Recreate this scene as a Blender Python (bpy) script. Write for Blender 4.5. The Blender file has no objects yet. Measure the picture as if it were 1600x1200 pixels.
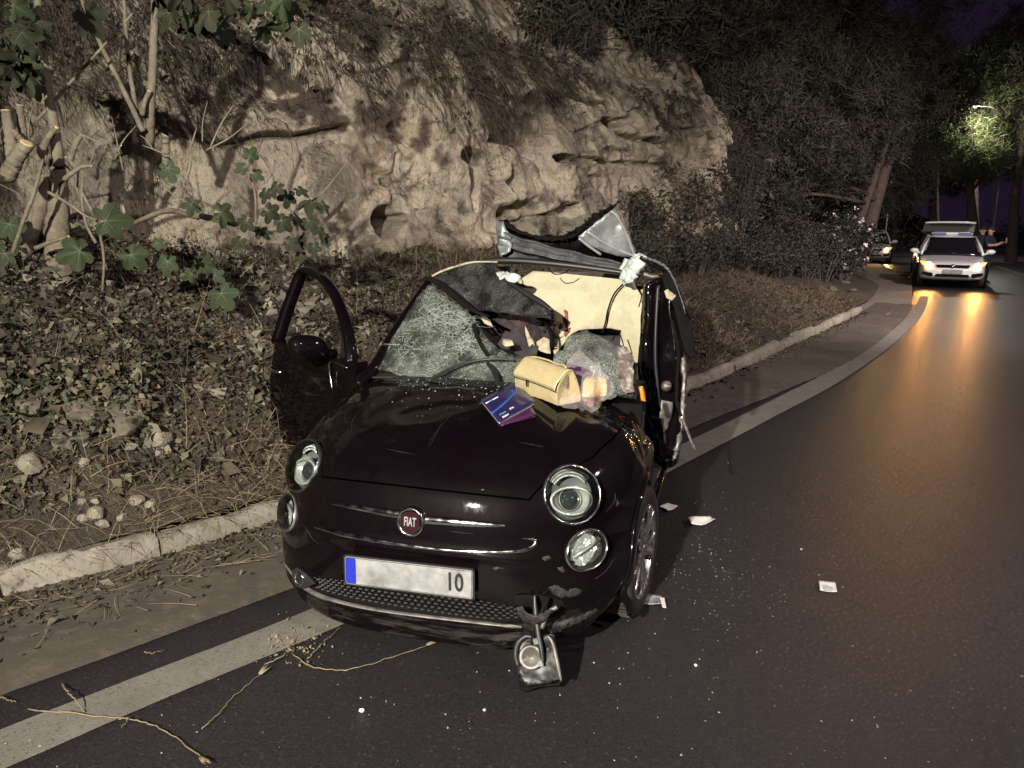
import bpy, bmesh, math, random
import numpy as np
from mathutils import Vector, Matrix
from mathutils.bvhtree import BVHTree
from mathutils.geometry import tessellate_polygon, delaunay_2d_cdt

scene = bpy.context.scene
COL = scene.collection
R = math.radians
random.seed(7)

# ---------------------------------------------------------------- camera
F_PX, PITCH, ROLL, CAM_H = 1212.0, R(11.75), R(0.7), 1.715
cam_d = bpy.data.cameras.new('camera')
cam_d.sensor_width = 36.0
cam_d.lens = 36.0 * F_PX / 1600.0
cam_d.clip_start = 0.05
cam_d.clip_end = 600.0
cam = bpy.data.objects.new('camera', cam_d)
cam.matrix_world = Matrix.Translation((0, 0, CAM_H)) @ Matrix.Rotation(math.pi / 2 - PITCH, 4, 'X') @ Matrix.Rotation(ROLL, 4, 'Z')
COL.objects.link(cam)
scene.camera = cam

# ---------------------------------------------------------------- world, lights, exposure
world = bpy.data.worlds.new('World')
scene.world = world
world.use_nodes = True
wn, wl = world.node_tree.nodes, world.node_tree.links
bg = wn['Background']
sky_n = wn.new('ShaderNodeTexSky')
sky_n.sky_type = 'NISHITA'
sky_n.sun_disc = False
sky_n.sun_elevation = R(-4)
sky_n.sun_rotation = R(200)
mixn = wn.new('ShaderNodeMix'); mixn.data_type = 'RGBA'; mixn.inputs[0].default_value = 0.93
mixn.inputs[7].default_value = (0.082, 0.048, 0.125, 1)      # town glow on the night air
wl.new(sky_n.outputs[0], mixn.inputs[6]); wl.new(mixn.outputs[2], bg.inputs[0])
bg.inputs[1].default_value = 0.145

def lamp(name, kind, loc, energy, color, radius=0.1, target=None, spot=60, blend=0.4):
    d = bpy.data.lights.new(name, kind)
    d.energy = energy; d.color = color
    if kind == 'SUN': d.angle = radius
    else: d.shadow_soft_size = radius
    if kind == 'SPOT':
        d.spot_size = R(spot); d.spot_blend = blend
    o = bpy.data.objects.new(name, d); COL.objects.link(o)
    o.location = loc
    if target is not None:
        o.rotation_euler = (Vector(target) - Vector(loc)).to_track_quat('-Z', 'Y').to_euler()
    return o
# faint moon-like sun for the night, then the scene's own lamps
lamp('sun', 'SUN', (0, 0, 30), 0.012, (1.0, 0.90, 0.86), R(0.5), target=(6, 18, 0))
KEY = Vector((-1.9, -2.6, 3.3))
lamp('rescue_vehicle_lamp', 'SPOT', KEY, 5600, (1.0, 0.94, 0.84), 0.05, target=(1.7, 9, 1.55), spot=90, blend=1.0)
lamp('street_lamp_light', 'SPOT', (5.2, -3.2, 6.2), 1500, (1.0, 0.84, 0.84), 0.10, target=(1.5, 4.5, 0), spot=112, blend=0.7)
lamp('street_lamp_light', 'SPOT', (12.5, 10.5, 7.6), 7400, (1.0, 0.85, 0.83), 0.15, target=(11.6, 16.5, 0), spot=108, blend=0.55)
lamp('street_lamp_light', 'SPOT', (8.5, 4.5, 7.2), 2000, (1.0, 0.84, 0.84), 0.12, target=(4.6, 7.6, 0), spot=84, blend=0.6)
lamp('street_lamp_light', 'SPOT', (27.0, 47.0, 8.5), 2600, (1.0, 0.86, 0.90), 0.15, target=(23.0, 50.0, 0), spot=130, blend=0.5)
scene.view_settings.view_transform = 'Standard'
scene.view_settings.look = 'None'
scene.view_settings.exposure = 0.0
scene.view_settings.gamma = 1.0
scene.view_settings.use_curve_mapping = False
scene.render.engine = 'CYCLES'
scene.cycles.use_denoising = True
scene.cycles.max_bounces = 8
scene.cycles.transparent_max_bounces = 24
scene.cycles.caustics_reflective = False
scene.cycles.caustics_refractive = False
scene.cycles.sample_clamp_indirect = 3.0

# ---------------------------------------------------------------- surveying helpers (photo pixel -> place)
_cp, _sp, _cr, _sr = math.cos(PITCH), math.sin(PITCH), math.cos(ROLL), math.sin(ROLL)
EYE = Vector((0, 0, CAM_H))
def ray(u, v):
    a, b = (u - 800) / F_PX, (v - 600) / F_PX
    x, y = _cr * a + _sr * b, -_sr * a + _cr * b
    return Vector((x, _cp - y * _sp, -_sp - y * _cp))
def at_z(u, v, z=0.0):
    d = ray(u, v); return EYE + d * ((z - CAM_H) / d.z)
def at_dist(u, v, dist):
    d = ray(u, v); return EYE + d * (dist / d.y)
def at_plane(u, v, p0, n):
    d = ray(u, v); return EYE + d * ((Vector(p0) - EYE).dot(Vector(n)) / d.dot(Vector(n)))

# ---------------------------------------------------------------- mesh helpers
def tag(o, label=None, cat=None, group=None, kind=None):
    if label: o['label'] = label
    if cat: o['category'] = cat
    if group: o['group'] = group
    if kind: o['kind'] = kind
    return o
def empty(name, loc=(0, 0, 0), rz=0.0, label=None, cat=None, group=None):
    o = bpy.data.objects.new(name, None)
    o.location = loc; o.rotation_euler = (0, 0, rz); o.empty_display_size = 0.1
    COL.objects.link(o)
    return tag(o, label, cat, group)
def link(name, me, parent=None, loc=None, rot=None, scale=None):
    o = bpy.data.objects.new(name, me); COL.objects.link(o)
    if parent is not None: o.parent = parent
    if loc is not None: o.location = loc
    if rot is not None: o.rotation_euler = rot
    if scale is not None: o.scale = scale
    return o
def copy_tree(o, parent=None):
    c = o.copy(); COL.objects.link(c)
    if parent is not None: c.parent = parent
    for ch in list(o.children): copy_tree(ch, c)
    return c

class MB:
    def __init__(s): s.v = []; s.f = []; s.m = []
    def add(s, vs, fs, mi=0):
        b = len(s.v); s.v.extend([tuple(p) for p in vs])
        for f in fs: s.f.append(tuple(i + b for i in f)); s.m.append(mi)
        return s
    def box(s, c, d, rot=None, mi=0):
        c = Vector(c); h = Vector(d) / 2
        vs = []
        for x in (-1, 1):
            for y in (-1, 1):
                for z in (-1, 1):
                    p = Vector((x * h.x, y * h.y, z * h.z))
                    if rot is not None: p = rot @ p
                    vs.append(c + p)
        return s.add(vs, [(0, 1, 3, 2), (4, 6, 7, 5), (0, 4, 5, 1), (2, 3, 7, 6), (0, 2, 6, 4), (1, 5, 7, 3)], mi)
    def tube(s, pts, r, n=8, mi=0, caps=True, flat=None):
        pts = [Vector(p) for p in pts]; m = len(pts)
        rs = r if isinstance(r, (list, tuple)) else [r] * m
        t0 = (pts[1] - pts[0]).normalized()
        up = Vector((0, 0, 1)) if abs(t0.z) < .9 else Vector((1, 0, 0))
        nx = t0.cross(up).normalized()
        vs = []
        for i, p in enumerate(pts):
            t = ((pts[min(i + 1, m - 1)] - pts[max(i - 1, 0)])).normalized()
            nx = (nx - t * nx.dot(t)).normalized(); ny = t.cross(nx)
            for k in range(n):
                a = 2 * math.pi * k / n
                vs.append(p + nx * (math.cos(a) * rs[i]) + ny * (math.sin(a) * rs[i] * (flat or 1)))
        fs = []
        for i in range(m - 1):
            for k in range(n):
                a, b = i * n + k, i * n + (k + 1) % n
                fs.append((a, b, b + n, a + n))
        if caps:
            fs.append(tuple(range(n - 1, -1, -1))); fs.append(tuple((m - 1) * n + k for k in range(n)))
        return s.add(vs, fs, mi)
    def lathe(s, prof, o, ax, n=24, mi=0, ey=1.0, xdir=None, cap0=False, cap1=False):
        o = Vector(o); ax = Vector(ax).normalized()
        if xdir is None:
            xdir = Vector((0, 0, 1)).cross(ax)
            if xdir.length < .01: xdir = Vector((1, 0, 0))
        x = Vector(xdir); x = (x - ax * x.dot(ax)).normalized(); y = ax.cross(x)
        vs = []
        for (r, h) in prof:
            for k in range(n):
                a = 2 * math.pi * k / n
                vs.append(o + ax * h + x * (math.cos(a) * r) + y * (math.sin(a) * r * ey))
        fs = []
        for i in range(len(prof) - 1):
            for k in range(n):
                a, b = i * n + k, i * n + (k + 1) % n
                fs.append((a, b, b + n, a + n))
        if cap0: fs.append(tuple(range(n - 1, -1, -1)))
        if cap1: fs.append(tuple((len(prof) - 1) * n + k for k in range(n)))
        return s.add(vs, fs, mi)
    def grid(s, P, mi=0, keep=None, closed=False):
        P = np.asarray(P); m, n = P.shape[:2]
        fs = []
        for i in range(m - 1):
            for j in range(n if closed else n - 1):
                if keep is not None and not keep[i, j]: continue
                j2 = (j + 1) % n
                fs.append((i * n + j, i * n + j2, (i + 1) * n + j2, (i + 1) * n + j))
        return s.add(P.reshape(-1, 3), fs, mi)
    def prism(s, poly, off, mi=0):
        poly = [Vector(p) for p in poly]; n = len(poly); off = Vector(off)
        tris = tessellate_polygon([poly])
        vs = poly + [p + off for p in poly]
        fs = [tuple(t) for t in tris] + [tuple(i + n for i in reversed(t)) for t in tris]
        fs += [(i, (i + 1) % n, (i + 1) % n + n, i + n) for i in range(n)]
        return s.add(vs, fs, mi)
    def mesh(s, name, mats):
        me = bpy.data.meshes.new(name)
        me.from_pydata([tuple(float(c) for c in p) for p in s.v], [], s.f)
        for m in (mats if isinstance(mats, (list, tuple)) else [mats]): me.materials.append(m)
        if any(s.m): me.polygons.foreach_set('material_index', s.m)
        return me
    def build(s, name, mats, parent=None, smooth=True, solid=0, bevel=0, sub=0, weld=False, fixn=True, angle=None):
        me = s.mesh(name, mats)
        if weld or fixn:
            bm = bmesh.new(); bm.from_mesh(me)
            if weld: bmesh.ops.remove_doubles(bm, verts=bm.verts, dist=1e-5)
            if fixn: bmesh.ops.recalc_face_normals(bm, faces=bm.faces)
            bm.to_mesh(me); bm.free()
        if smooth:
            me.polygons.foreach_set('use_smooth', [True] * len(me.polygons))
            if angle is not None: me.set_sharp_from_angle(angle=R(angle))
        o = link(name, me, parent)
        if solid:
            md = o.modifiers.new('s', 'SOLIDIFY'); md.thickness = solid; md.offset = 0
        if bevel:
            md = o.modifiers.new('b', 'BEVEL'); md.width = bevel; md.segments = 2; md.limit_method = 'ANGLE'
        if sub:
            md = o.modifiers.new('d', 'SUBSURF'); md.levels = sub; md.render_levels = sub
        return o

def spline(pts, n):
    P = np.array([tuple(p) for p in pts], float)
    if len(P) == 2: return [Vector(P[0] + (P[1] - P[0]) * t) for t in np.linspace(0, 1, n)]
    E = np.vstack([2 * P[0] - P[1], P, 2 * P[-1] - P[-2]])
    out = []
    for t in np.linspace(0, len(P) - 1 - 1e-9, n):
        i = int(t); u = t - i
        a, b, c, d = E[i], E[i + 1], E[i + 2], E[i + 3]
        out.append(.5 * ((2 * b) + (c - a) * u + (2 * a - 5 * b + 4 * c - d) * u * u + (3 * b - a - 3 * c + d) * u ** 3))
    return [Vector(p) for p in out]

# ---------------------------------------------------------------- numpy noise
def _hash(i, j, k, seed):
    with np.errstate(over='ignore'):
        h = (i.astype(np.uint32) * np.uint32(374761393) + j.astype(np.uint32) * np.uint32(668265263) + k.astype(np.uint32) * np.uint32(2147483647 - 77) + np.uint32(seed * 1013904223 & 0xffffffff))
        h = (h ^ (h >> np.uint32(13))) * np.uint32(1274126177)
        h = h ^ (h >> np.uint32(16))
        h = h * np.uint32(2246822519); h = h ^ (h >> np.uint32(15))
    return h.astype(np.float64) / 4294967295.0
def vnoise(p, seed=0):
    p = np.asarray(p, float); i = np.floor(p).astype(np.int64); f = p - i; f = f * f * f * (f * (f * 6 - 15) + 10)
    r = 0
    for a in (0, 1):
        for b in (0, 1):
            for c in (0, 1):
                w = (f[..., 0] if a else 1 - f[..., 0]) * (f[..., 1] if b else 1 - f[..., 1]) * (f[..., 2] if c else 1 - f[..., 2])
                r = r + w * _hash(i[..., 0] + a, i[..., 1] + b, i[..., 2] + c, seed)
    return r * 2 - 1
def fbm(p, octs=4, seed=0, gain=.5):
    p = np.asarray(p, float); r = 0; a = 1; t = 0
    for o in range(octs):
        r = r + a * vnoise(p * 2 ** o + 17.3 * o, seed + o); t += a; a *= gain
    return r / t
def voro(x, y, seed=0):
    i = np.floor(x).astype(np.int64); j = np.floor(y).astype(np.int64)
    F1 = np.full(x.shape, 9.); F2 = np.full(x.shape, 9.); hid = np.zeros(x.shape); cx = np.zeros(x.shape); cy = np.zeros(x.shape)
    for a in (-1, 0, 1):
        for b in (-1, 0, 1):
            px = i + a + _hash(i + a, j + b, 0 * i, seed); py = j + b + _hash(i + a, j + b, 0 * i + 1, seed)
            d = np.hypot(px - x, py - y); hh = _hash(i + a, j + b, 0 * i + 2, seed)
            c = d < F1
            F2 = np.where(c, F1, np.minimum(F2, d)); hid = np.where(c, hh, hid); cx = np.where(c, px, cx); cy = np.where(c, py, cy); F1 = np.where(c, d, F1)
    return F1, F2, hid, cx, cy

# ---------------------------------------------------------------- materials
def mat(name, color, rough=.5, metal=0, var=None, bump=None, coat=0, emit=None, trans=0, alpha=None, spec=None, coords='Object', rough_var=None, sheen=0, bump2=None, stain=None):
    m = bpy.data.materials.new(name); m.use_nodes = True
    n, l = m.node_tree.nodes, m.node_tree.links; b = n['Principled BSDF']
    b.inputs['Base Color'].default_value = (*color, 1); b.inputs['Roughness'].default_value = rough; b.inputs['Metallic'].default_value = metal
    if coat: b.inputs['Coat Weight'].default_value = coat; b.inputs['Coat Roughness'].default_value = .04
    if trans: b.inputs['Transmission Weight'].default_value = trans
    if alpha is not None: b.inputs['Alpha'].default_value = alpha
    if spec is not None: b.inputs['Specular IOR Level'].default_value = spec
    if emit: b.inputs['Emission Color'].default_value = (*emit[0], 1); b.inputs['Emission Strength'].default_value = emit[1]
    tc = n.new('ShaderNodeTexCoord').outputs[coords] if coords != 'Position' else n.new('ShaderNodeNewGeometry').outputs['Position']
    def noise(scale, detail=6, rough_=.6):
        t = n.new('ShaderNodeTexNoise'); t.inputs['Scale'].default_value = scale; t.inputs['Detail'].default_value = detail; t.inputs['Roughness'].default_value = rough_
        l.new(tc, t.inputs['Vector']); return t.outputs['Fac']
    def ramp(fac, lo, hi):
        r = n.new('ShaderNodeMapRange'); r.inputs[1].default_value = lo; r.inputs[2].default_value = hi; r.clamp = True
        l.new(fac, r.inputs[0]); return r.outputs[0]
    cur = None
    for (scale, col2, lo, hi) in (var or []):
        mx = n.new('ShaderNodeMix'); mx.data_type = 'RGBA'
        l.new(ramp(noise(scale), lo, hi), mx.inputs[0])
        if cur is None: mx.inputs[6].default_value = (*color, 1)
        else: l.new(cur, mx.inputs[6])
        mx.inputs[7].default_value = (*col2, 1); cur = mx.outputs[2]
    if cur is not None: l.new(cur, b.inputs['Base Color'])
    if rough_var:
        sc, r0, r1, lo, hi = rough_var
        q = n.new('ShaderNodeMapRange'); q.inputs[1].default_value = lo; q.inputs[2].default_value = hi; q.inputs[3].default_value = r0; q.inputs[4].default_value = r1
        l.new(noise(sc), q.inputs[0]); l.new(q.outputs[0], b.inputs['Roughness'])
    prev = None
    for bb in (bump, bump2):
        if bb:
            bp = n.new('ShaderNodeBump'); bp.inputs['Strength'].default_value = bb[1]; bp.inputs['Distance'].default_value = bb[2] if len(bb) > 2 else .01
            l.new(noise(bb[0], 8, .65), bp.inputs['Height'])
            if prev: l.new(prev, bp.inputs['Normal'])
            prev = bp.outputs['Normal']; l.new(prev, b.inputs['Normal'])
    return m
# ================================================================ THE SETTING
# ---- the kerb line, from which the gutter, the verge and the rock face are measured
KC = [at_z(0, 940), at_z(210, 886), at_z(420, 822), at_z(1062, 619), at_z(1200, 559), at_z(1347, 489)]
d0 = (KC[1] - KC[0]).normalized()
KC = [KC[0] - d0 * 6, KC[0] - d0 * 3] + KC
e0 = (KC[-1] - KC[-2]).normalized()
KC = KC + [KC[-1] + e0 * 4 + Vector((-.15, .3, 0)), KC[-1] + e0 * 9 + Vector((-.8, 1.2, 0)), KC[-1] + e0 * 22 + Vector((-4.5, 4, 0))]
_kp = spline(KC, 900)
_kl = np.concatenate([[0], np.cumsum([(_kp[i + 1] - _kp[i]).length for i in range(len(_kp) - 1)])])
_kx = np.array([p.x for p in _kp]); _ky = np.array([p.y for p in _kp])
_tx = np.gradient(_kx, _kl); _ty = np.gradient(_ky, _kl)
_w = np.ones(61) / 61
def _sm(a): return np.convolve(np.pad(a, 30, mode='edge'), _w, mode='valid')
_tx, _ty = _sm(_tx), _sm(_ty); _tn = np.hypot(_tx, _ty); _tx /= _tn; _ty /= _tn
def KP(s):
    """kerb point and left-hand normal (towards the rock) at arc length s, as arrays"""
    s = np.asarray(s, float)
    return np.interp(s, _kl, _kx), np.interp(s, _kl, _ky), -np.interp(s, _kl, _ty), np.interp(s, _kl, _tx)
def kerb_s(p):
    """arc length and distance from the kerb of a ground point"""
    i = int(np.argmin((_kx - p[0]) ** 2 + (_ky - p[1]) ** 2))
    return _kl[i], (p[0] - _kx[i]) * -_ty[i] + (p[1] - _ky[i]) * _tx[i]
S_END = kerb_s(KC[7])[0]            # where the built kerb stops
S_NEAR = kerb_s(KC[2])[0]
def sstep(a, b, x):
    t = np.clip((np.asarray(x, float) - a) / (b - a), 0, 1); return t * t * (3 - 2 * t)
S_MAX = 34.0
def bank_top(s):
    return np.interp(s, [0, 6, S_NEAR, S_NEAR + 1.6, S_NEAR + 3.4, S_NEAR + 6, S_END - 3.2, S_END - .6, S_END + 1.2, S_END + 9], [2.3, 2.15, 1.9, 1.75, 1.45, 1.38, 1.1, .62, .42, .5])
def bank_h(s, d):
    s = np.asarray(s, float); d = np.asarray(d, float)
    near = 1 - sstep(S_NEAR + 2, S_NEAR + 6, s)
    t = np.clip((d - .12) / 2.23, 0, None)
    prof = np.minimum(t, 1.0) ** np.where(near > .5, .92, 1.0) + np.maximum(t - 1, 0) * .45
    step = sstep(.55, .95, d + .25 * fbm(np.stack([s * .8, d * 0, d * 0], -1), 2, 5)) * .28 * near
    base = .112 + (bank_top(s) - .112) * (prof * (1 - .22 * near)) + step * sstep(2.6, 1.8, d) * .9
    n = .16 * fbm(np.stack([s * .9, d * .9, 0 * s], -1), 3, 11) * sstep(0.05, .6, d) + .05 * fbm(np.stack([s * 4, d * 4, 0 * s], -1), 3, 3) * sstep(0, .3, d)
    lump = .10 * near * sstep(.9, 1.5, d) * fbm(np.stack([s * 2.2, d * 2.2, 0 * s + 4], -1), 2, 31)
    return base + n + lump
def bank_pt(s, d, up=0.0):
    x, y, nx, ny = KP(s); return Vector((float(x + nx * d), float(y + ny * d), float(bank_h(np.array([s]), np.array([d]))[0]) + up))

# ---- materials of the ground
M = {}
M['asphalt'] = mat('asphalt', (.021, .019, .0205), .55, var=[(.5, (.029, .0265, .028), .35, .7), (48, (.056, .052, .054), .56, .72), (110, (.075, .070, .072), .60, .74), (85, (.008, .0075, .008), .52, .68)], bump=(130, .6, .010), coords='Position', rough_var=(60, .24, .38, .3, .7))
M['gutter'] = mat('gutter_concrete', (.084, .070, .052), .95, var=[(1.3, (.050, .041, .030), .35, .62), (14, (.110, .094, .072), .5, .75), (70, (.06, .052, .042), .58, .75)], bump=(60, .5, .01), coords='Position')
M['paint'] = mat('road_paint', (.185, .172, .142), .7, var=[(5, (.13, .12, .098), .4, .7), (60, (.095, .087, .072), .53, .70), (140, (.05, .047, .042), .58, .72)], bump=(150, .5, .006), coords='Position')
M['kerb'] = mat('kerb_concrete', (.27, .25, .20), .9, var=[(2.2, (.16, .143, .11), .4, .66), (16, (.34, .31, .25), .5, .8), (30, (.08, .07, .052), .56, .70), (7, (.12, .10, .07), .58, .70)], bump=(40, .6, .012), coords='Position')
M['soil'] = mat('soil', (.072, .056, .038), .95, var=[(2.5, (.045, .036, .025), .4, .65), (20, (.11, .088, .062), .5, .75), (60, (.035, .028, .02), .55, .75)], bump=(30, .9, .03), bump2=(120, .6, .008), coords='Position')
M['far_soil'] = mat('far_soil', (.06, .048, .04), .95, var=[(.6, (.04, .034, .028), .4, .6)], coords='Position')
M['path'] = mat('path_concrete', (.19, .165, .14), .9, var=[(.9, (.14, .12, .10), .35, .65), (9, (.22, .2, .17), .5, .8)], bump=(40, .4, .01), coords='Position')

# ---- base ground and road
g = MB()
xs = np.linspace(-260, 260, 40); ys = np.linspace(-120, 400, 40)
X, Y = np.meshgrid(xs, ys, indexing='ij')
g.grid(np.stack([X, Y, -0.03 + 0 * X], -1))
tag(g.build('ground', M['far_soil'], smooth=False), kind='structure')

# asphalt edge on the kerb side, traced from the photograph
AE = [at_z(-60, 1100), at_z(0, 1076), at_z(220, 997), at_z(440, 917), at_z(760, 800), at_z(1086, 661), at_z(1215, 610), at_z(1335, 556), at_z(1403, 502), at_z(1424, 470)]
_x = (AE[0] - AE[2]).normalized(); AE = [AE[0] + _x * k for k in (9, 6.5, 4.5, 3, 1.8, .9)] + AE
AE += [at_z(1424, 440), at_z(1392, 421), at_z(1352, 404)]
AE += [AE[-1] + Vector((1.5, 14, 0)), AE[-1] + Vector((-6, 34, 0))]
edge = spline(AE, 150)
NR = 70
rows = []
for p in edge:
    i_ = len(rows); t_ = (edge[min(i_ + 28, 149)] - edge[max(i_ - 28, 0)]).normalized()
    q = p + Vector((t_.y, -t_.x, 0)) * 32
    rows.append([p.lerp(q, (k / NR) ** 1.5) for k in range(NR + 1)])
road = MB(); road.grid(np.array([[tuple(c) for c in r] for r in rows]))
tag(road.build('road', M['asphalt'], fixn=True), kind='structure')

# gutter strip between kerb and asphalt (slopes a little towards the kerb)
ss = np.linspace(0, S_END + 2.5, 160)
kx, ky, knx, kny = KP(ss)
gt = []
ex = np.array([p.x for p in edge]); ey = np.array([p.y for p in edge])
for i in range(len(ss)):
    a = Vector((kx[i] - .02 * -knx[i], ky[i], 0)); n = Vector((-knx[i], -kny[i], 0))
    # distance along -n to the asphalt edge
    rel = (ex - kx[i]) * -ny if False else None
    dd = (ex - kx[i]) * n.x + (ey - ky[i]) * n.y; tt = (ex - kx[i]) * -n.y + (ey - ky[i]) * n.x
    j = int(np.argmin(np.abs(tt) + (dd < 0) * 5)); w = max(.25, dd[j] + .06)
    gt.append([tuple(Vector((kx[i], ky[i], 0)) + n * (w * t) + Vector((0, 0, .012 + .006 * math.sin(9 * t)))) for t in (-.05, .15, .35, .6, .85, 1.0)])
GP = np.array(gt); GP[:, -1, 2] = .006
GP[..., 2] += .006 * (1 + fbm(GP * 2.2, 3, 2)) * np.array([1, 1, 1, 1, 1, 0])
gu = MB(); gu.grid(GP)
tag(gu.build('gutter', M['gutter']), kind='structure')
# apron of old concrete past the end of the kerb, and the footpath climbing behind it
ap = [at_z(u, v, .014) for u, v in [(1347, 489), (1404, 502), (1425, 470), (1425, 441), (1392, 420), (1352, 403), (1325, 412), (1300, 440), (1290, 462)]]
b = MB(); b.prism([p for p in ap], (0, 0, -.03))
tag(b.build('pavement', M['path'], smooth=False), kind='structure')

# white edge line and the lane lines beyond
def stripe(name, L, Rr, z, n=120):
    a = spline([at_z(*p, z) for p in L], n); c = spline([at_z(*p, z) for p in Rr], n)
    P = []
    for i in range(n):
        w = .006 * vnoise(np.array([[i * .9, 0, 0]]), 3)[0]
        P.append([tuple(a[i].lerp(c[i], t)) for t in (0 + w, .5, 1 - w)])
    mb = MB(); mb.grid(np.array(P)); return tag(mb.build(name, M['paint']), kind='structure')
stripe('edge_line', [(-160, 1206), (0, 1140), (240, 1047), (472, 957), (800, 818), (1086, 684), (1215, 621), (1310, 572), (1380, 528), (1425, 486), (1438, 462)],
       [(-160, 1268), (8, 1200), (260, 1090), (516, 984), (830, 848), (1080, 719), (1215, 648), (1315, 594), (1392, 540), (1440, 494), (1452, 463)], .005)
stripe('lane_line', [(1556, 415), (1600, 428), (1660, 448)], [(1556, 417), (1600, 432), (1660, 454)], .005, 30)
# the far kerb and the dark verge on the other side of the road
fk = [at_z(1330, 368), at_z(1392, 371.5), at_z(1440, 376), at_z(1560, 384), at_z(1600, 388), at_z(1700, 398)]
fkp = spline(fk, 80)
b = MB(); b.grid(np.array([[tuple(p + Vector((0, 0, -.02))), tuple(p + Vector((0, 0, .16))), tuple(p + Vector((-.1, .5, .17))), tuple(p + Vector((-.3, 2.6, .16))), tuple(p + Vector((-.3, 2.7, -.02)))] for p in fkp]))
tag(b.build('far_kerb', M['kerb'], smooth=False), kind='structure')
P = []
for p in fkp:
    row = []
    for k in range(14):
        dd = 2.5 + k * 4.5
        row.append((p.x - .05 * dd, p.y + dd, .1 + .55 * max(0, k - 1) ** 1.25 + .5 * math.sin(p.x * .7 + k)))
    P.append(row)
b = MB(); b.grid(np.array(P)); tag(b.build('far_hill', M['far_soil']), kind='structure')

# ---- kerb stones
kerb = tag(bpy.data.objects.new('kerb', bpy.data.meshes.new('kerb')), kind='structure'); COL.objects.link(kerb)
kb = MB(); sr = np.arange(0, S_END, .05); kx, ky, knx, kny = KP(sr)
kb.grid(np.array([[(kx[i] + knx[i] * a, ky[i] + kny[i] * a, z) for a, z in ((.03, .0), (.03, .075), (.115, .075), (.115, 0))] for i in range(len(sr))]))
bmk = kb.mesh('kerb_bed', M['soil']); kerb.data = bmk
rng = random.Random(3); s = .2
while s < S_END - .05:
    ln = rng.uniform(.62, .82) if s < S_NEAR + 4 else rng.uniform(.95, 1.05)
    e = min(s + ln - .014, S_END)
    n = 11; q = np.linspace(s, e, n); x, y, nx, ny = KP(q)
    hh = .125 + rng.uniform(-.018, .012); tl = rng.uniform(-.02, .02); off = rng.uniform(-.012, .012)
    prof = [(0, -.02), (.004, .05), (.014, hh - .022), (.034, hh), (.08, hh + .004), (.128, hh - .004), (.142, .02)]
    P = np.array([[(x[i] + nx[i] * (a + off), y[i] + ny[i] * (a + off), z + tl * (q[i] - s) * (z > 0)) for a, z in prof] for i in range(n)])
    chip = fbm(P * 9, 3, 8)[..., None]; wt = np.array([0, .4, 1, 1.2, .9, .8, .2])[None, :, None]
    P = P + chip * wt * .034 * np.array([.5, .5, 1.0])
    b = MB(); b.grid(P)
    m0 = len(b.v) - n * 7
    b.f.append(tuple(range(6, -1, -1))); b.m.append(0); b.f.append(tuple((n - 1) * 7 + k for k in range(7))); b.m.append(0)
    b.build('kerb_stone', M['kerb'], kerb, angle=60)
    s = e + .014

# ---- the verge: one sheet from the kerb up to and under the rock
ss = np.concatenate([np.linspace(0, S_NEAR - 1, 60), np.linspace(S_NEAR - .98, S_END + 1, 430), np.linspace(S_END + 1.1, S_MAX, 60)])
dd = np.concatenate([np.linspace(.13, 3.2, 110), np.linspace(3.4, 16, 18)])
SS, DD = np.meshgrid(ss, dd, indexing='ij')
x, y, nx, ny = KP(SS)
hz = bank_h(SS, DD)
b = MB(); b.grid(np.stack([x + nx * DD, y + ny * DD, hz], -1))
verge = tag(b.build('verge', M['soil']), kind='structure')

# ---- the rock face
WALL_D = 2.35
W_S0, W_S1 = 1.5, S_END + .2
def wall_base(s):
    x, y, nx, ny = KP(s); return x + nx * WALL_D, y + ny * WALL_D, nx, ny
def wall_sv(u, v):
    """(s, height) on the undisplaced rock face seen at a photo pixel"""
    d = ray(u, v); best = None
    q = np.linspace(W_S0, W_S1, 1200); bx, by, nx, ny = wall_base(q)
    t = np.arctan2(bx, by); a = math.atan2(d.x, d.y)
    for _ in range(4):
        i = int(np.argmin(np.abs(t - a)))
        dist = math.hypot(bx[i], by[i]) / math.hypot(d.x, d.y); z = CAM_H + d.z * dist
        h = max(0, z - .9); bx2 = bx + nx * h * .2; by2 = by + ny * h * .2
        t = np.arctan2(bx2, by2)
    return q[i], z
def lean(h): return np.maximum(h - .7, 0) * .16 + np.maximum(h - 3.4, 0) * .42
ws = np.linspace(W_S0, W_S1, 860); wh = np.concatenate([np.linspace(.3, 4.6, 350), np.linspace(4.64, 8.5, 60)])
WS, WH = np.meshgrid(ws, wh, indexing='ij')
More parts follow.
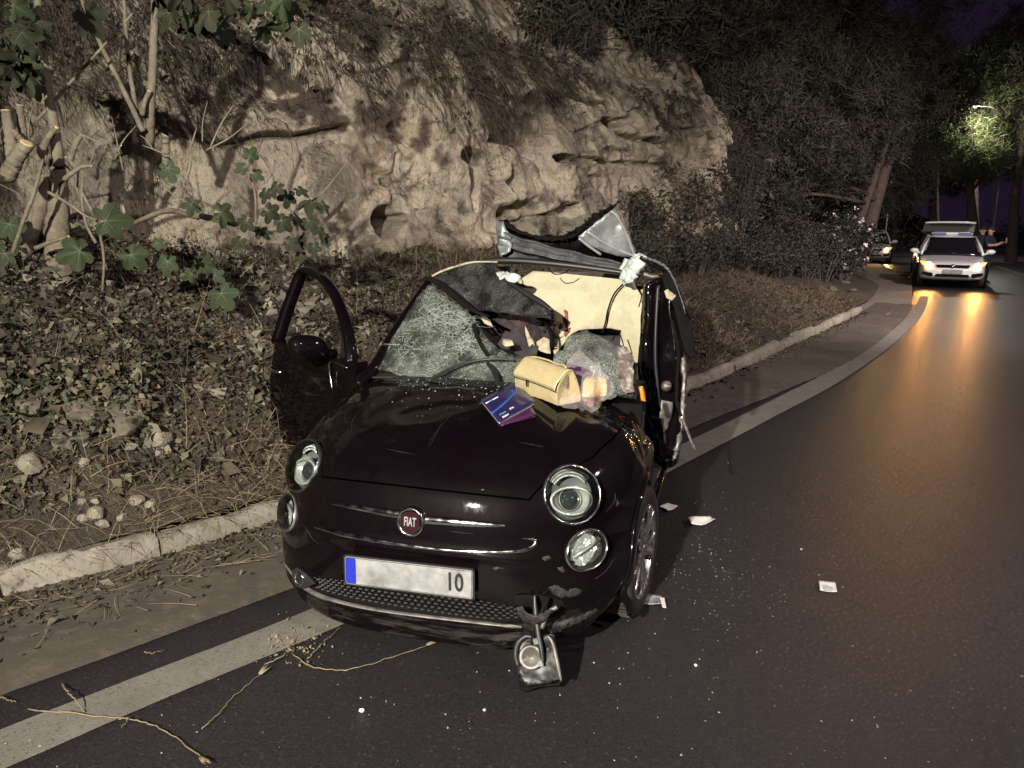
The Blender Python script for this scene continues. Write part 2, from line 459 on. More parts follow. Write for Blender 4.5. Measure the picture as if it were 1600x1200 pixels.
def wall_disp(WS, WH):
    p = np.stack([WS, WH, 0 * WS], -1)
    wx = WS + .35 * fbm(p * 1.1, 3, 51); wy = WH + .25 * fbm(p * 1.1 + 9, 3, 52)
    F1, F2, hid, cx, cy = voro(wx / 1.35, wy / .85, 21)
    D = .40 * fbm(p * .55, 3, 41) + (hid - .5) * .26 + ((wx / 1.35 - cx) * (hid * 7 % 1 - .5) + (wy / .85 - cy) * (hid * 13 % 1 - .7)) * .16
    rt = sstep(S_NEAR + 5.5, S_NEAR + 8, WS)
    wx2 = wx + .16 * fbm(p * 3.3 + 2, 3, 57); wy2 = wy + .14 * fbm(p * 3.3 + 5, 3, 58) + .25 * wx
    G1, G2, gid, gx, gy = voro(wx2 / .46, wy2 / .36, 22)
    D = D + (gid - .5) * (.04 + .09 * rt) + ((wy2 / .36 - gy) * (gid * 11 % 1 - .6)) * .05
    D = D - .07 * np.exp(-((F2 - F1) / .045) ** 2) * sstep(-.25, .1, fbm(p * 1.7, 2, 77)) - (.02 + .035 * rt) * np.exp(-((G2 - G1) / .07) ** 2) * sstep(-.2, .2, fbm(p * 2.7, 2, 78))
    D = D + .06 * fbm(p * 3.1, 5, 61, .62) + .030 * fbm(p * 13, 4, 62, .65) - .05 * np.abs(fbm(p * 6, 4, 64, .6)) + .035 * np.abs(fbm(p * 2.3 + 7, 4, 66, .6))
    bed = np.sin((wy + .22 * wx * .3) * 7 + 3 * vnoise(p * .8, 4)); D = D + .010 * bed * sstep(-.1, .35, fbm(p * .9 + 4, 2, 79))
    return D
D = wall_disp(WS, WH)
# the smooth pale face beside the fig and the clefts and holes one can see in the photograph
def seg_dist(px, py, ax, ay, bx, by):
    t = np.clip(((px - ax) * (bx - ax) + (py - ay) * (by - ay)) / ((bx - ax) ** 2 + (by - ay) ** 2 + 1e-9), 0, 1)
    return np.hypot(px - ax - t * (bx - ax), py - ay - t * (by - ay))
jit = .03 * fbm(np.stack([WS * 5, WH * 5, 0 * WS], -1), 3, 91)
def cleft(pts, width, depth):
    global D; depth *= 2.0; width *= .85
    q = [wall_sv(*p) for p in pts]; m = np.full(WS.shape, 9.)
    for a, c in zip(q[:-1], q[1:]): m = np.minimum(m, seg_dist(WS + jit, WH + jit * .8, a[0], a[1], c[0], c[1]))
    D = D - depth * np.exp(-(m / width) ** 2)
def hole(u, v, ru, rv, depth, rot=0):
    global D
    c = wall_sv(u, v); e = wall_sv(u + ru, v); k = wall_sv(u, v - rv)
    a = (WS + jit - c[0]) / max(abs(e[0] - c[0]), .02); bb = (WH + jit - c[1]) / max(abs(k[1] - c[1]), .02)
    r = np.hypot(a * math.cos(rot) + bb * math.sin(rot), -a * math.sin(rot) + bb * math.cos(rot))
    D = D - depth * (1 - sstep(.75, 1.1, r))
sm_c = wall_sv(430, 250); msk = np.exp(-(((WS - sm_c[0]) / 1.15) ** 4 + ((WH - sm_c[1]) / .62) ** 4))
smooth_D = .12 + .06 * fbm(np.stack([WS, WH, 0 * WS], -1) * .8, 2, 7) + .03 * fbm(np.stack([WS * 4, WH * 4, 0 * WS], -1), 5, 63, .6) - .02 * np.abs(fbm(np.stack([WS * 7, WH * 7, 0 * WS], -1), 4, 67, .6)) + .014 * fbm(np.stack([WS * 16, WH * 16, 0 * WS], -1), 3, 65)
D = D * (1 - .85 * msk) + smooth_D * .85 * msk
cleft([(262, 190), (300, 206), (345, 222), (395, 216), (440, 212), (500, 200), (540, 197)], .022, .16)
cleft([(335, 190), (360, 178), (385, 176)], .014, .08)
cleft([(633, 235), (636, 280), (640, 330)], .016, .10)
cleft([(690, 135), (740, 205), (752, 245), (758, 330)], .03, .12)
cleft([(470, 240), (455, 300), (480, 360)], .02, .05)
cleft([(545, 318), (520, 345)], .02, .08)
cleft([(860, 150), (905, 145), (950, 165), (985, 205), (1050, 220)], .04, .14)
cleft([(806, 260), (812, 300)], .03, .2)
cleft([(880, 245), (960, 250), (1045, 255)], .03, .10)
hole(625, 347, 26, 22, .75, .4); hole(652, 343, 10, 7, .4); hole(628, 190, 8, 8, .35); hole(752, 243, 22, 14, .6); hole(755, 270, 9, 30, .35); hole(880, 148, 28, 11, .5); hole(975, 190, 22, 8, .4); hole(812, 285, 7, 22, .45); hole(1045, 222, 14, 8, .4); hole(885, 246, 18, 7, .35)
hole(838, 345, 24, 34, .30, .3)
def blur(a):
    p = np.pad(a, 1, mode='edge'); q = (p[:-2] + 2 * p[1:-1] + p[2:]) / 4; return (q[:, :-2] + 2 * q[:, 1:-1] + q[:, 2:]) / 4
T1, T2, tid, tx_, ty_ = voro((WS + .10 * fbm(np.stack([WS * 6, WH * 6, 0 * WS], -1), 3, 87)) / .21, (WH + .10 * fbm(np.stack([WS * 6, WH * 6, 0 * WS + 3], -1), 3, 88)) / .16, 23)
D = D + ((tid - .5) * .045 + ((WH / .16 - ty_) * (tid * 9 % 1 - .7)) * .02) * (1 - .75 * msk) * sstep(-.25, .25, fbm(np.stack([WS * .9, WH * .9, 0 * WS + 8], -1), 2, 89))
D = blur(blur(D)) + .006 * fbm(np.stack([WS * 30, WH * 30, 0 * WS], -1), 2, 68)
bx, by, nx, ny = wall_base(WS)
# the face turns back into the hillside at its far end
turn = np.maximum(WS - (W_S1 - .9), 0) ** 1.5 * 1.9 + np.maximum(WH - 5.2, 0) * .6
NX2, NY2 = nx.copy(), ny.copy()
off = lean(WH) + turn
RX, RY = bx + nx * (off) - nx * D, by + ny * off - ny * D
RZ = WH + .04 * fbm(np.stack([WS * 2, WH * 2, 0 * WS + 3], -1), 2, 14)
M['rock'] = mat('rock', (.47, .415, .30), .93, coords='Position',
    var=[(.75, (.38, .325, .245), .35, .65), (1.7, (.30, .268, .215), .50, .64), (.55, (.47, .34, .24), .53, .66), (6, (.50, .44, .33), .48, .75), (4.2, (.165, .14, .105), .57, .68), (26, (.24, .20, .145), .52, .70), (1.3, (.10, .083, .060), .575, .66), (60, (.12, .10, .075), .6, .7)],
    bump=(24, 1.0, .04), bump2=(110, .8, .012))
def block_tones(m, scale, lo, hi):
    # every block of rock has its own tone
    n, l = m.node_tree.nodes, m.node_tree.links; b_ = n['Principled BSDF']; src = b_.inputs['Base Color'].links[0].from_socket
    pos = n.new('ShaderNodeNewGeometry').outputs['Position']; nz = n.new('ShaderNodeTexNoise'); nz.inputs['Scale'].default_value = 2.2; nz.inputs['Detail'].default_value = 5; l.new(pos, nz.inputs['Vector'])
    va = n.new('ShaderNodeVectorMath'); va.operation = 'MULTIPLY_ADD'; va.inputs[1].default_value = (.55, .55, .4); l.new(nz.outputs['Color'], va.inputs[0]); l.new(pos, va.inputs[2])
    vo = n.new('ShaderNodeTexVoronoi'); vo.inputs['Scale'].default_value = scale; l.new(va.outputs[0], vo.inputs['Vector'])
    sp = n.new('ShaderNodeSeparateColor'); l.new(vo.outputs['Color'], sp.inputs[0])
    mr = n.new('ShaderNodeMapRange'); mr.inputs[3].default_value = lo; mr.inputs[4].default_value = hi; l.new(sp.outputs[0], mr.inputs[0])
    mx = n.new('ShaderNodeMix'); mx.data_type = 'RGBA'; mx.blend_type = 'MULTIPLY'; mx.inputs[0].default_value = 1
    l.new(src, mx.inputs[6]); l.new(mr.outputs[0], mx.inputs[7]); l.new(mx.outputs[2], b_.inputs['Base Color'])
block_tones(M['rock'], 1.25, .70, 1.28); block_tones(M['rock'], 3.7, .80, 1.18)
b = MB(); b.grid(np.stack([RX, RY, RZ], -1))
rock = tag(b.build('rock_face', M['rock'], angle=40), kind='structure')
def wall_pt(u, v, lift=.05):
    s, h = wall_sv(u, v)
    i = int(np.clip(np.searchsorted(ws, s), 0, len(ws) - 1)); j = int(np.clip(np.searchsorted(wh, h), 0, len(wh) - 1))
    n_ = Vector((-NX2[i, j], -NY2[i, j], 0))
    return Vector((RX[i, j], RY[i, j], RZ[i, j])) + n_ * lift
wall_bvh = BVHTree.FromPolygons([Vector(p) for p in zip(RX.ravel(), RY.ravel(), RZ.ravel())], b.f)
verge_bvh = BVHTree.FromPolygons([v.co.copy() for v in verge.data.vertices], [tuple(p.vertices) for p in verge.data.polygons])
def on_land(u, v):
    """the first point of verge or rock seen at a photo pixel"""
    d = ray(u, v).normalized(); best = None
    for t in (wall_bvh, verge_bvh):
        h = t.ray_cast(EYE, d)
        if h[0] is not None and (best is None or h[3] < best[3]): best = h
    return (best[0], best[1]) if best else (None, None)
# hill behind and above the rock
P = []
for s_ in np.linspace(0, S_MAX, 60):
    x, y, nx_, ny_ = KP(s_)
    hh = np.interp(s_, [0, W_S1 - 1.5, W_S1 + 2, S_MAX], [7.6, 7.2, 1.0, 1.0])
    row = []
    for k in range(16):
        dd_ = 4.6 + k * 2.2; up = hh + (1.0 if s_ < W_S1 else .75) * k ** .9
        row.append((x + nx_ * dd_, y + ny_ * dd_, up + .4 * math.sin(s_ * 1.3 + k)))
    P.append(row)
b = MB(); b.grid(np.array(P)); tag(b.build('hillside', M['far_soil']), kind='structure')
# ================================================================ THE WRECKED CAR
YAW = R(16.0)
CAR = empty('wrecked_car', (-.377, 2.755, 0), -math.pi / 2 - YAW,
            'small dark plum hatchback wrecked with its roof torn open and windscreen shattered', 'car')
CMW = Matrix.Translation(CAR.location) @ Matrix.Rotation(CAR.rotation_euler.z, 4, 'Z')
CIN = CMW.inverted()
LEYE = CIN @ EYE
def lray(u, v): return (CIN.to_3x3() @ ray(u, v)).normalized()
def LP(u, v, p0, n):
    """car-local point at a photo pixel on the car-local plane (p0, n)"""
    d = lray(u, v); n = Vector(n); return LEYE + d * ((Vector(p0) - LEYE).dot(n) / d.dot(n))
def LX(u, v, X): return LP(u, v, (X, 0, 0), (1, 0, 0))

M['car_paint'] = mat('car_paint', (.0026, .0011, .0020), .5, .0, coat=.55, spec=.03, var=[(900, (.011, .002, .006), .64, .76), (3, (.0016, .0010, .0015), .4, .7)], rough_var=(7, .4, .55, .3, .7))
M['black_plastic'] = mat('black_plastic', (.012, .012, .012), .45, bump=(300, .2, .002))
M['dull_black'] = mat('dull_black', (.006, .0055, .0055), .95, spec=.1)
M['rubber'] = mat('rubber', (.018, .017, .017), .75, bump=(120, .3, .003), var=[(12, (.04, .036, .03), .5, .8)])
M['chrome'] = mat('chrome', (.62, .62, .60), .12, 1, rough_var=(30, .06, .25, .3, .7))
M['dusty_metal'] = mat('dusty_metal', (.20, .19, .175), .5, .55, var=[(9, (.08, .07, .06), .4, .65), (40, (.30, .27, .20), .58, .75)], bump=(60, .3, .004))
M['primer'] = mat('primer', (.31, .33, .32), .42, .3, var=[(7, (.20, .21, .21), .4, .7), (30, (.42, .44, .42), .6, .8)], bump=(9, .25, .01), coat=.3)
M['headliner'] = mat('headliner', (.42, .385, .255), .95, var=[(6, (.36, .33, .215), .4, .7), (45, (.45, .415, .285), .5, .7), (3, (.33, .29, .19), .55, .75)], bump=(220, .35, .003))
M['stain'] = mat('dried_red_stain', (.13, .016, .016), .6, var=[(60, (.26, .06, .05), .45, .7)])
M['foam'] = mat('dark_foam', (.055, .034, .030), .95, var=[(14, (.014, .010, .010), .4, .6), (60, (.10, .075, .06), .6, .75)], bump=(50, .9, .02))
M['dark_fabric'] = mat('dark_fabric', (.022, .019, .021), .95, bump=(200, .4, .003), var=[(10, (.04, .035, .034), .5, .7)])
M['foil_cloth'] = mat('foil_cloth', (.46, .51, .47), .5, .1, bump=(30, .5, .01), var=[(18, (.25, .28, .26), .5, .7)])
M['plate'] = mat('plate_white', (.29, .29, .28), .4, var=[(9, (.15, .15, .145), .42, .62), (50, (.22, .22, .21), .5, .7)])
M['plate_blue'] = mat('plate_blue', (.012, .022, .30), .4)
M['ink'] = mat('ink_black', (.012, .012, .014), .5)
M['tyre'] = M['rubber']
M['rim'] = mat('rim_alloy', (.55, .53, .52), .25, .9, rough_var=(25, .15, .4, .3, .7))
M['amber'] = mat('amber_reflection', (.75, .22, .02), .2, coat=1)  # colour of the headlight reflection put on the wing edge
M['badge_red'] = mat('badge_red', (.020, .003, .006), .3, coat=.5)
M['bright_metal'] = mat('bright_metal', (.42, .42, .40), .22, .45, rough_var=(30, .1, .35, .3, .7))
M['cream'] = mat('cream_trim', (.36, .32, .215), .8, var=[(25, (.17, .135, .08), .5, .70)])

def glass_mat(name, tint=(.9, .95, .92), rough=.02):
    m = bpy.data.materials.new(name); m.use_nodes = True; n, l = m.node_tree.nodes, m.node_tree.links
    for x in list(n):
        if x.type != 'OUTPUT_MATERIAL': n.remove(x)
    out = [x for x in n if x.type == 'OUTPUT_MATERIAL'][0]
    t = n.new('ShaderNodeBsdfTransparent'); t.inputs[0].default_value = (*tint, 1)
    g = n.new('ShaderNodeBsdfGlossy'); g.inputs['Roughness'].default_value = rough
    fr = n.new('ShaderNodeFresnel'); fr.inputs[0].default_value = 1.5
    mx = n.new('ShaderNodeMixShader'); l.new(fr.outputs[0], mx.inputs[0]); l.new(t.outputs[0], mx.inputs[1]); l.new(g.outputs[0], mx.inputs[2]); l.new(mx.outputs[0], out.inputs[0])
    return m
M['clear'] = glass_mat('clear_glass')
M['dark_glass'] = glass_mat('dark_glass', (.06, .07, .075))
def cracked_mat(name, tint, frost_col, s1, s2, frost_lo, frost_hi, amount):
    m = bpy.data.materials.new(name); m.use_nodes = True; n, l = m.node_tree.nodes, m.node_tree.links
    for x in list(n):
        if x.type != 'OUTPUT_MATERIAL': n.remove(x)
    out = [x for x in n if x.type == 'OUTPUT_MATERIAL'][0]
    tc = n.new('ShaderNodeTexCoord').outputs['Object']
    nz = n.new('ShaderNodeTexNoise'); nz.inputs['Scale'].default_value = 6; nz.inputs['Detail'].default_value = 4; l.new(tc, nz.inputs['Vector'])
    wv = n.new('ShaderNodeVectorMath'); wv.operation = 'MULTIPLY_ADD'; wv.inputs[1].default_value = (.05, .05, .05)
    l.new(nz.outputs['Color'], wv.inputs[0]); l.new(tc, wv.inputs[2])
    def edge(sc, w):
        v = n.new('ShaderNodeTexVoronoi'); v.feature = 'DISTANCE_TO_EDGE'; v.inputs['Scale'].default_value = sc; l.new(wv.outputs[0], v.inputs['Vector'])
        r = n.new('ShaderNodeMapRange'); r.inputs[1].default_value = w; r.inputs[2].default_value = 0; l.new(v.outputs['Distance'], r.inputs[0]); return r.outputs[0]
    def m2(op, a, b):
        q = n.new('ShaderNodeMath'); q.operation = op; q.use_clamp = True
        for i, x in enumerate((a, b)):
            if isinstance(x, (int, float)): q.inputs[i].default_value = x
            else: l.new(x, q.inputs[i])
        return q.outputs[0]
    e1, e2 = edge(s1, .05), edge(s2, .10)
    f = n.new('ShaderNodeTexNoise'); f.inputs['Scale'].default_value = 5.5; f.inputs['Detail'].default_value = 7; f.inputs['Roughness'].default_value = .65; l.new(tc, f.inputs['Vector'])
    fr = n.new('ShaderNodeMapRange'); fr.inputs[1].default_value = frost_lo; fr.inputs[2].default_value = frost_hi; l.new(f.outputs['Fac'], fr.inputs[0])
    fine = n.new('ShaderNodeTexNoise'); fine.inputs['Scale'].default_value = 140; fine.inputs['Detail'].default_value = 3; l.new(tc, fine.inputs['Vector'])
    fm = n.new('ShaderNodeMapRange'); fm.inputs[1].default_value = .40; fm.inputs[2].default_value = .72; l.new(fine.outputs['Fac'], fm.inputs[0])
    fac = m2('ADD', m2('MULTIPLY', m2('MULTIPLY', e1, fm.outputs[0]), .22), m2('MULTIPLY', m2('MULTIPLY', e2, fr.outputs[0]), .9))
    fac = m2('ADD', fac, m2('MULTIPLY', m2('MULTIPLY', fr.outputs[0], fm.outputs[0]), amount))
    fac = m2('ADD', m2('ADD', fac, m2('MULTIPLY', e2, .10)), m2('ADD', m2('MULTIPLY', fr.outputs[0], amount * .22), .03))
    tr = n.new('ShaderNodeBsdfTransparent'); tr.inputs[0].default_value = (*tint, 1)
    gl = n.new('ShaderNodeBsdfGlossy'); gl.inputs['Roughness'].default_value = .06
    fn = n.new('ShaderNodeFresnel'); fn.inputs[0].default_value = 1.45
    bp = n.new('ShaderNodeBump'); bp.inputs['Strength'].default_value = .8; bp.inputs['Distance'].default_value = .01; l.new(fac, bp.inputs['Height'])
    l.new(bp.outputs[0], gl.inputs['Normal']); l.new(bp.outputs[0], fn.inputs['Normal'])
    a = n.new('ShaderNodeMixShader'); l.new(fn.outputs[0], a.inputs[0]); l.new(tr.outputs[0], a.inputs[1]); l.new(gl.outputs[0], a.inputs[2])
    pb = n.new('ShaderNodeBsdfPrincipled'); pb.inputs['Base Color'].default_value = (*frost_col, 1); pb.inputs['Roughness'].default_value = .35; l.new(bp.outputs[0], pb.inputs['Normal'])
    c = n.new('ShaderNodeMixShader'); l.new(fac, c.inputs[0]); l.new(a.outputs[0], c.inputs[1]); l.new(pb.outputs[0], c.inputs[2]); l.new(c.outputs[0], out.inputs[0])
    return m
M['cracked'] = cracked_mat('cracked_glass', (.62, .66, .62), (.33, .37, .315), 9, 60, .43, .72, .85)
M['crazed'] = cracked_mat('crazed_glass', (.50, .58, .52), (.42, .45, .40), 14, 70, .33, .66, .75)
M['roof_glass'] = cracked_mat('tinted_cracked_glass', (.10, .10, .11), (.15, .15, .145), 26, 110, .42, .66, .5)

def grime(m):
    # road dust and rub marks thrown up over the lower bumper
    n, l = m.node_tree.nodes, m.node_tree.links; b_ = n['Principled BSDF']
    src = b_.inputs['Base Color'].links[0].from_socket; rs_ = b_.inputs['Roughness'].links[0].from_socket
    tc = n.new('ShaderNodeTexCoord').outputs['Object']; sx = n.new('ShaderNodeSeparateXYZ'); l.new(tc, sx.inputs[0])
    def mr(sock, a, b, c=0, d=1):
        q = n.new('ShaderNodeMapRange'); q.inputs[1].default_value = a; q.inputs[2].default_value = b; q.inputs[3].default_value = c; q.inputs[4].default_value = d; l.new(sock, q.inputs[0]); return q.outputs[0]
    def mul(a, b):
        q = n.new('ShaderNodeMath'); q.operation = 'MULTIPLY'; q.use_clamp = True
        for i, x in enumerate((a, b)):
            if isinstance(x, float): q.inputs[i].default_value = x
            else: l.new(x, q.inputs[i])
        return q.outputs[0]
    def nz(scale, vec=tc, det=7):
        q = n.new('ShaderNodeTexNoise'); q.inputs['Scale'].default_value = scale; q.inputs['Detail'].default_value = det; q.inputs['Roughness'].default_value = .7; l.new(vec, q.inputs['Vector']); return q.outputs['Fac']
    mp = n.new('ShaderNodeMapping'); mp.inputs['Scale'].default_value = (1, .35, 2.2); l.new(tc, mp.inputs['Vector'])
    f = mul(mr(nz(9, mp.outputs[0]), .50, .64), mr(sx.outputs[2], .30, .12))
    f2 = mul(mul(mr(nz(3.0), .40, .75), mr(nz(160), .35, .70)), .07)
    mx = n.new('ShaderNodeMath'); mx.operation = 'MAXIMUM'; l.new(mul(f, .85), mx.inputs[0]); l.new(f2, mx.inputs[1])
    mix = n.new('ShaderNodeMix'); mix.data_type = 'RGBA'; l.new(mx.outputs[0], mix.inputs[0]); l.new(src, mix.inputs[6]); mix.inputs[7].default_value = (.075, .068, .056, 1); l.new(mix.outputs[2], b_.inputs['Base Color'])
    l.new(mr(mx.outputs[0], 0, .7, .6, .05), b_.inputs['Coat Weight'])
    l.new(mr(nz(40), .3, .7, .02, .10), b_.inputs['Coat Roughness'])
grime(M['car_paint'])
# ---------------------------------------------------------------- front shell
AX, AZ = -.85, .45
PROF = [(-.16, .075), (-.09, .082), (-.035, .105), (-.004, .165), (.002, .23), (.003, .30), (.006, .37), (.004, .45), (-.002, .53), (-.013, .60), (-.03, .66), (-.058, .718), (-.105, .765), (-.20, .815), (-.34, .862), (-.5, .897), (-.7, .930), (-.85, .948), (-1.0, .960)]
pp = np.array([tuple(p)[:2] for p in spline([(a, b, 0) for a, b in PROF], 700)])
PTH = np.degrees(np.arctan2(pp[:, 1] - AZ, pp[:, 0] - AX)); PRR = np.hypot(pp[:, 0] - AX, pp[:, 1] - AZ)
def prof_r(th): return np.interp(th, PTH, PRR)
TH_SEAM = float(np.degrees(math.atan2(.722 - AZ, -.060 - AX))); TH0, TH1 = float(PTH[0]), 104.0
def nexp(th): return np.interp(th, [-25, -8, 8, 20, 34, 60, 104], [3.3, 3.1, 2.65, 2.65, 3.2, 4.2, 4.8])
def width(th): return np.interp(th, [-23, -15, -5, 8, 40, 104], [.785, .812, .824, .820, .806, .79])
def y_hood(th): return np.interp(th, [-30, TH_SEAM, 24, 29, 38, 55, 80, 104], [.43, .43, .47, .54, .615, .668, .695, .70])
th_rows = np.concatenate([np.linspace(TH0, TH_SEAM, 92), np.linspace(TH_SEAM, 50, 50)[1:], np.linspace(50, TH1, 44)[1:]])
IS = 91
NH, NF = 58, 62
def row(th):
    n, W, Rr = float(nexp(th)), float(width(th)), float(prof_r(th))
    ph = np.linspace(0, math.pi / 2 - .006, 420)
    y = W * np.sin(ph) ** (2 / n); r = Rr * np.cos(ph) ** (2 / n)
    L = np.concatenate([[0], np.cumsum(np.hypot(np.diff(y), np.diff(r)))])
    Lh = np.interp(float(y_hood(th)), y, L)
    q = np.concatenate([np.linspace(0, Lh, NH + 1), np.linspace(Lh, L[-1], NF + 1)[1:]])
    yy, rr = np.interp(q, L, y), np.interp(q, L, r)
    return np.stack([AX + rr * math.cos(R(th)), yy, AZ + rr * math.sin(R(th))], -1)
G = np.array([row(t) for t in th_rows])          # rows x cols x 3, half a car
def soft(a, b, x): return sstep(a, b, x)
# the recess of the lower grille, the step of the bumper lip and a crease under the moustache
yy, zz = G[..., 1], G[..., 2]
gr_top = .335 - .055 * (yy / .5) ** 2; gr_bot = .232 + .008 * (yy / .5) ** 2
gmask = soft(-.006, .004, gr_top - zz) * soft(-.006, .004, zz - gr_bot) * soft(.50, .47, yy) * (th_rows[:, None] < 30)
G[..., 0] -= .045 * gmask
lip = np.exp(-((zz - gr_bot + .018) / .016) ** 2) * (th_rows[:, None] < 0) * soft(.74, .6, yy); G[..., 0] += .012 * lip
cr = np.exp(-((zz - (.505 - .02 * (yy / .5) ** 2)) / .02) ** 2) * soft(.52, .40, yy) * (th_rows[:, None] < 20); G[..., 0] += .010 * cr
GL = G.copy(); GRt = G.copy(); GRt[..., 1] *= -1   # left side of the car (+y) and right side (-y)
def damage(P):
    """the left rear corner of the bonnet and the lower left of the bumper are beaten in"""
    P = P.copy(); x, y, z = P[..., 0], P[..., 1], P[..., 2]
    q = np.stack([x * 5, y * 5, z * 5], -1)
    w = sstep(.36, .60, y) * sstep(-.52, -.84, x) * sstep(.62, .75, z)
    P[..., 2] += w * (.05 * fbm(q, 3, 5) - .025); P[..., 1] += w * .03 * fbm(q + 7, 3, 6) - w * .015
    w2 = sstep(.30, .45, y) * sstep(.36, .25, z) * sstep(-.4, -.2, x)
    P[..., 0] += w2 * (.030 * fbm(q * 2, 3, 9) - .014); P[..., 2] += w2 * .012 * fbm(q * 2 + 3, 3, 10)
    w3 = np.exp(-(((x + .55) / .18) ** 2 + ((y + .1) / .3) ** 2)) * sstep(.7, .8, z); P[..., 2] -= w3 * .006
    P[..., 2] += sstep(.75, .85, z) * .0022 * fbm(np.stack([x * 6, y * 6, z], -1), 2, 15)
    return P
GL, GRt = damage(GL), damage(GRt)
def fnormals(P):
    dv = np.gradient(P, axis=0); du = np.gradient(P, axis=1); n = np.cross(du, dv)
    n /= np.linalg.norm(n, axis=-1, keepdims=True) + 1e-12
    return n
# bvh of the closed skin for tracing
_b = MB(); _b.grid(GL); _b.grid(GRt)
skin = BVHTree.FromPolygons([Vector(p) for p in _b.v], _b.f)
def on_car(u, v, lift=0.0):
    h = skin.ray_cast(LEYE, lray(u, v))
    if h[0] is None: return None, None
    n = h[1] if h[1].dot(LEYE - h[0]) > 0 else -h[1]
    return h[0] + n * lift, n
def front_at(y, z):
    h = skin.ray_cast(Vector((.6, y, z)), Vector((-1, 0, 0))); n = h[1] if h[1].x > 0 else -h[1]; return h[0], n

HLC = [front_at(s * .572, .705) for s in (-1, 1)]
DLC = [front_at(s * .638, .50) for s in (-1, 1)]
FOG = front_at(-.515, .262)
HL_N = [(n + Vector((.35, 0, .05))).normalized() for c, n in HLC]
WC = Vector((-.735, 0, .292)); ARCH = .335
def keep_faces(P, sgn):
    c = (P[:-1, :-1] + P[1:, :-1] + P[:-1, 1:] + P[1:, 1:]) / 4
    k = np.ones(c.shape[:2], bool)
    k &= ~((np.hypot(c[..., 0] - WC.x, c[..., 2] - WC.z) < ARCH) & (np.abs(c[..., 1]) > .52))
    i = 1 if sgn > 0 else 0
    for (C0, n, r) in ((HLC[i][0], HL_N[i], .108), (DLC[i][0], DLC[i][1], .070)):
        d = c - np.array(C0); a = d @ np.array(n); rad = np.sqrt(np.maximum((d ** 2).sum(-1) - a ** 2, 0))
        k &= ~((rad < r) & (np.abs(a) < .12))
    return k
def hem(P, edge_pts, nrm, inward, mb):
    """a thin folded edge so that the panel has thickness at its shut line"""
    a = edge_pts; b_ = edge_pts - nrm * .016 + inward * .002
    mb.grid(np.stack([a, b_], 0))
hood, fas = MB(), MB()
for P, sg in ((GL, 1), (GRt, -1)):
    nr = fnormals(P) * (1 if sg > 0 else -1)
    if (nr[40, 5] @ np.array([1, 0, 0])) < 0: nr = -nr
    keep = keep_faces(P, sg)
    gap = .0035
    # bonnet: rows >= IS, cols <= NH
    H = P[IS:, :NH + 1].copy()
    H[0] += (H[1] - H[0]) / np.linalg.norm(H[1] - H[0], axis=-1, keepdims=True) * gap
    H[:, -1] += (H[:, -2] - H[:, -1]) / np.linalg.norm(H[:, -2] - H[:, -1], axis=-1, keepdims=True) * gap
    H += nr[IS:, :NH + 1] * .002
    hood.grid(H, keep=keep[IS:, :NH]); nn = nr[IS:, :NH + 1]
    hem(H, H[0], nn[0], 0, hood); hem(H, H[:, -1], nn[:, -1], 0, hood); hem(H, H[-1], nn[-1], 0, hood)
    # nose and wings
    A = P[:IS + 1].copy()
    A[-1, :NH + 1] -= (A[-1, :NH + 1] - A[-2, :NH + 1]) / np.linalg.norm(A[-1, :NH + 1] - A[-2, :NH + 1], axis=-1, keepdims=True) * gap
    fas.grid(A, keep=keep[:IS]); hem(A, A[-1, :NH + 1], nr[IS, :NH + 1], 0, fas)
    B = P[IS:, NH:].copy()
    B[:, 0] += (B[:, 1] - B[:, 0]) / np.linalg.norm(B[:, 1] - B[:, 0], axis=-1, keepdims=True) * gap
    fas.grid(B, keep=keep[IS:, NH:]); hem(B, B[:, 0], nr[IS:, NH], 0, fas)
    # the wing behind the arch, back to the door
    top = P[-1, NH:]; ext = []
    for t in np.linspace(0, 1, 9):
        q = top.copy(); q[:, 0] = top[:, 0] * (1 - t) + (-1.135) * t
        q[:, 1] += sg * .004 * math.sin(t * 3); ext.append(q)
    E_ = np.array(ext); ce = (E_[:-1, :-1] + E_[1:, 1:]) / 2
    fas.grid(E_, keep=np.hypot(ce[..., 0] - WC.x, ce[..., 2] - WC.z) > ARCH)
    lo = np.array([[(x, sg * (.785 - .02 * (z < .25)), z) for x in np.linspace(-1.135, -.98, 6)] for z in np.linspace(.19, .47, 12)])
    cl = (lo[:-1, :-1] + lo[1:, 1:]) / 2
    fas.grid(lo, keep=np.hypot(cl[..., 0] - WC.x, cl[..., 2] - WC.z) > ARCH)
hood.build('bonnet', M['car_paint'], CAR, weld=True, angle=50)
nose = fas.build('front_wings_and_bumper', M['car_paint'], CAR, weld=True, angle=50)
# arch lips and liners
for sg in (-1, 1):
    lp = []
    for a in np.linspace(-28, 208, 60):
        x, z = WC.x + (ARCH + .004) * math.cos(R(a)), WC.z + (ARCH + .004) * math.sin(R(a))
        h = skin.ray_cast(Vector((x, sg * 1.2, z)), Vector((0, -sg, 0)))
        y = h[0].y if h[0] is not None and abs(h[0].y) > .6 else sg * .787
        if x < -.95: y = sg * .787
        lp.append(Vector((x, y, z)))
    for _ in range(3): lp = [lp[0]] + [(lp[i - 1] + lp[i] * 2 + lp[i + 1]) / 4 for i in range(1, len(lp) - 1)] + [lp[-1]]
    b = MB(); b.tube(lp, .013, 8); b.build('arch_lip', M['car_paint'], CAR)
    b = MB(); b.grid(np.array([[(WC.x + r * math.cos(R(a)), sg * y, WC.z + r * math.sin(R(a))) for r, y in ((ARCH + .005, .715), (ARCH + .02, .60), (ARCH + .0, .46), (.05, .45))] for a in np.linspace(-25, 205, 30)]))
    b.build('arch_liner', M['dull_black'], CAR)

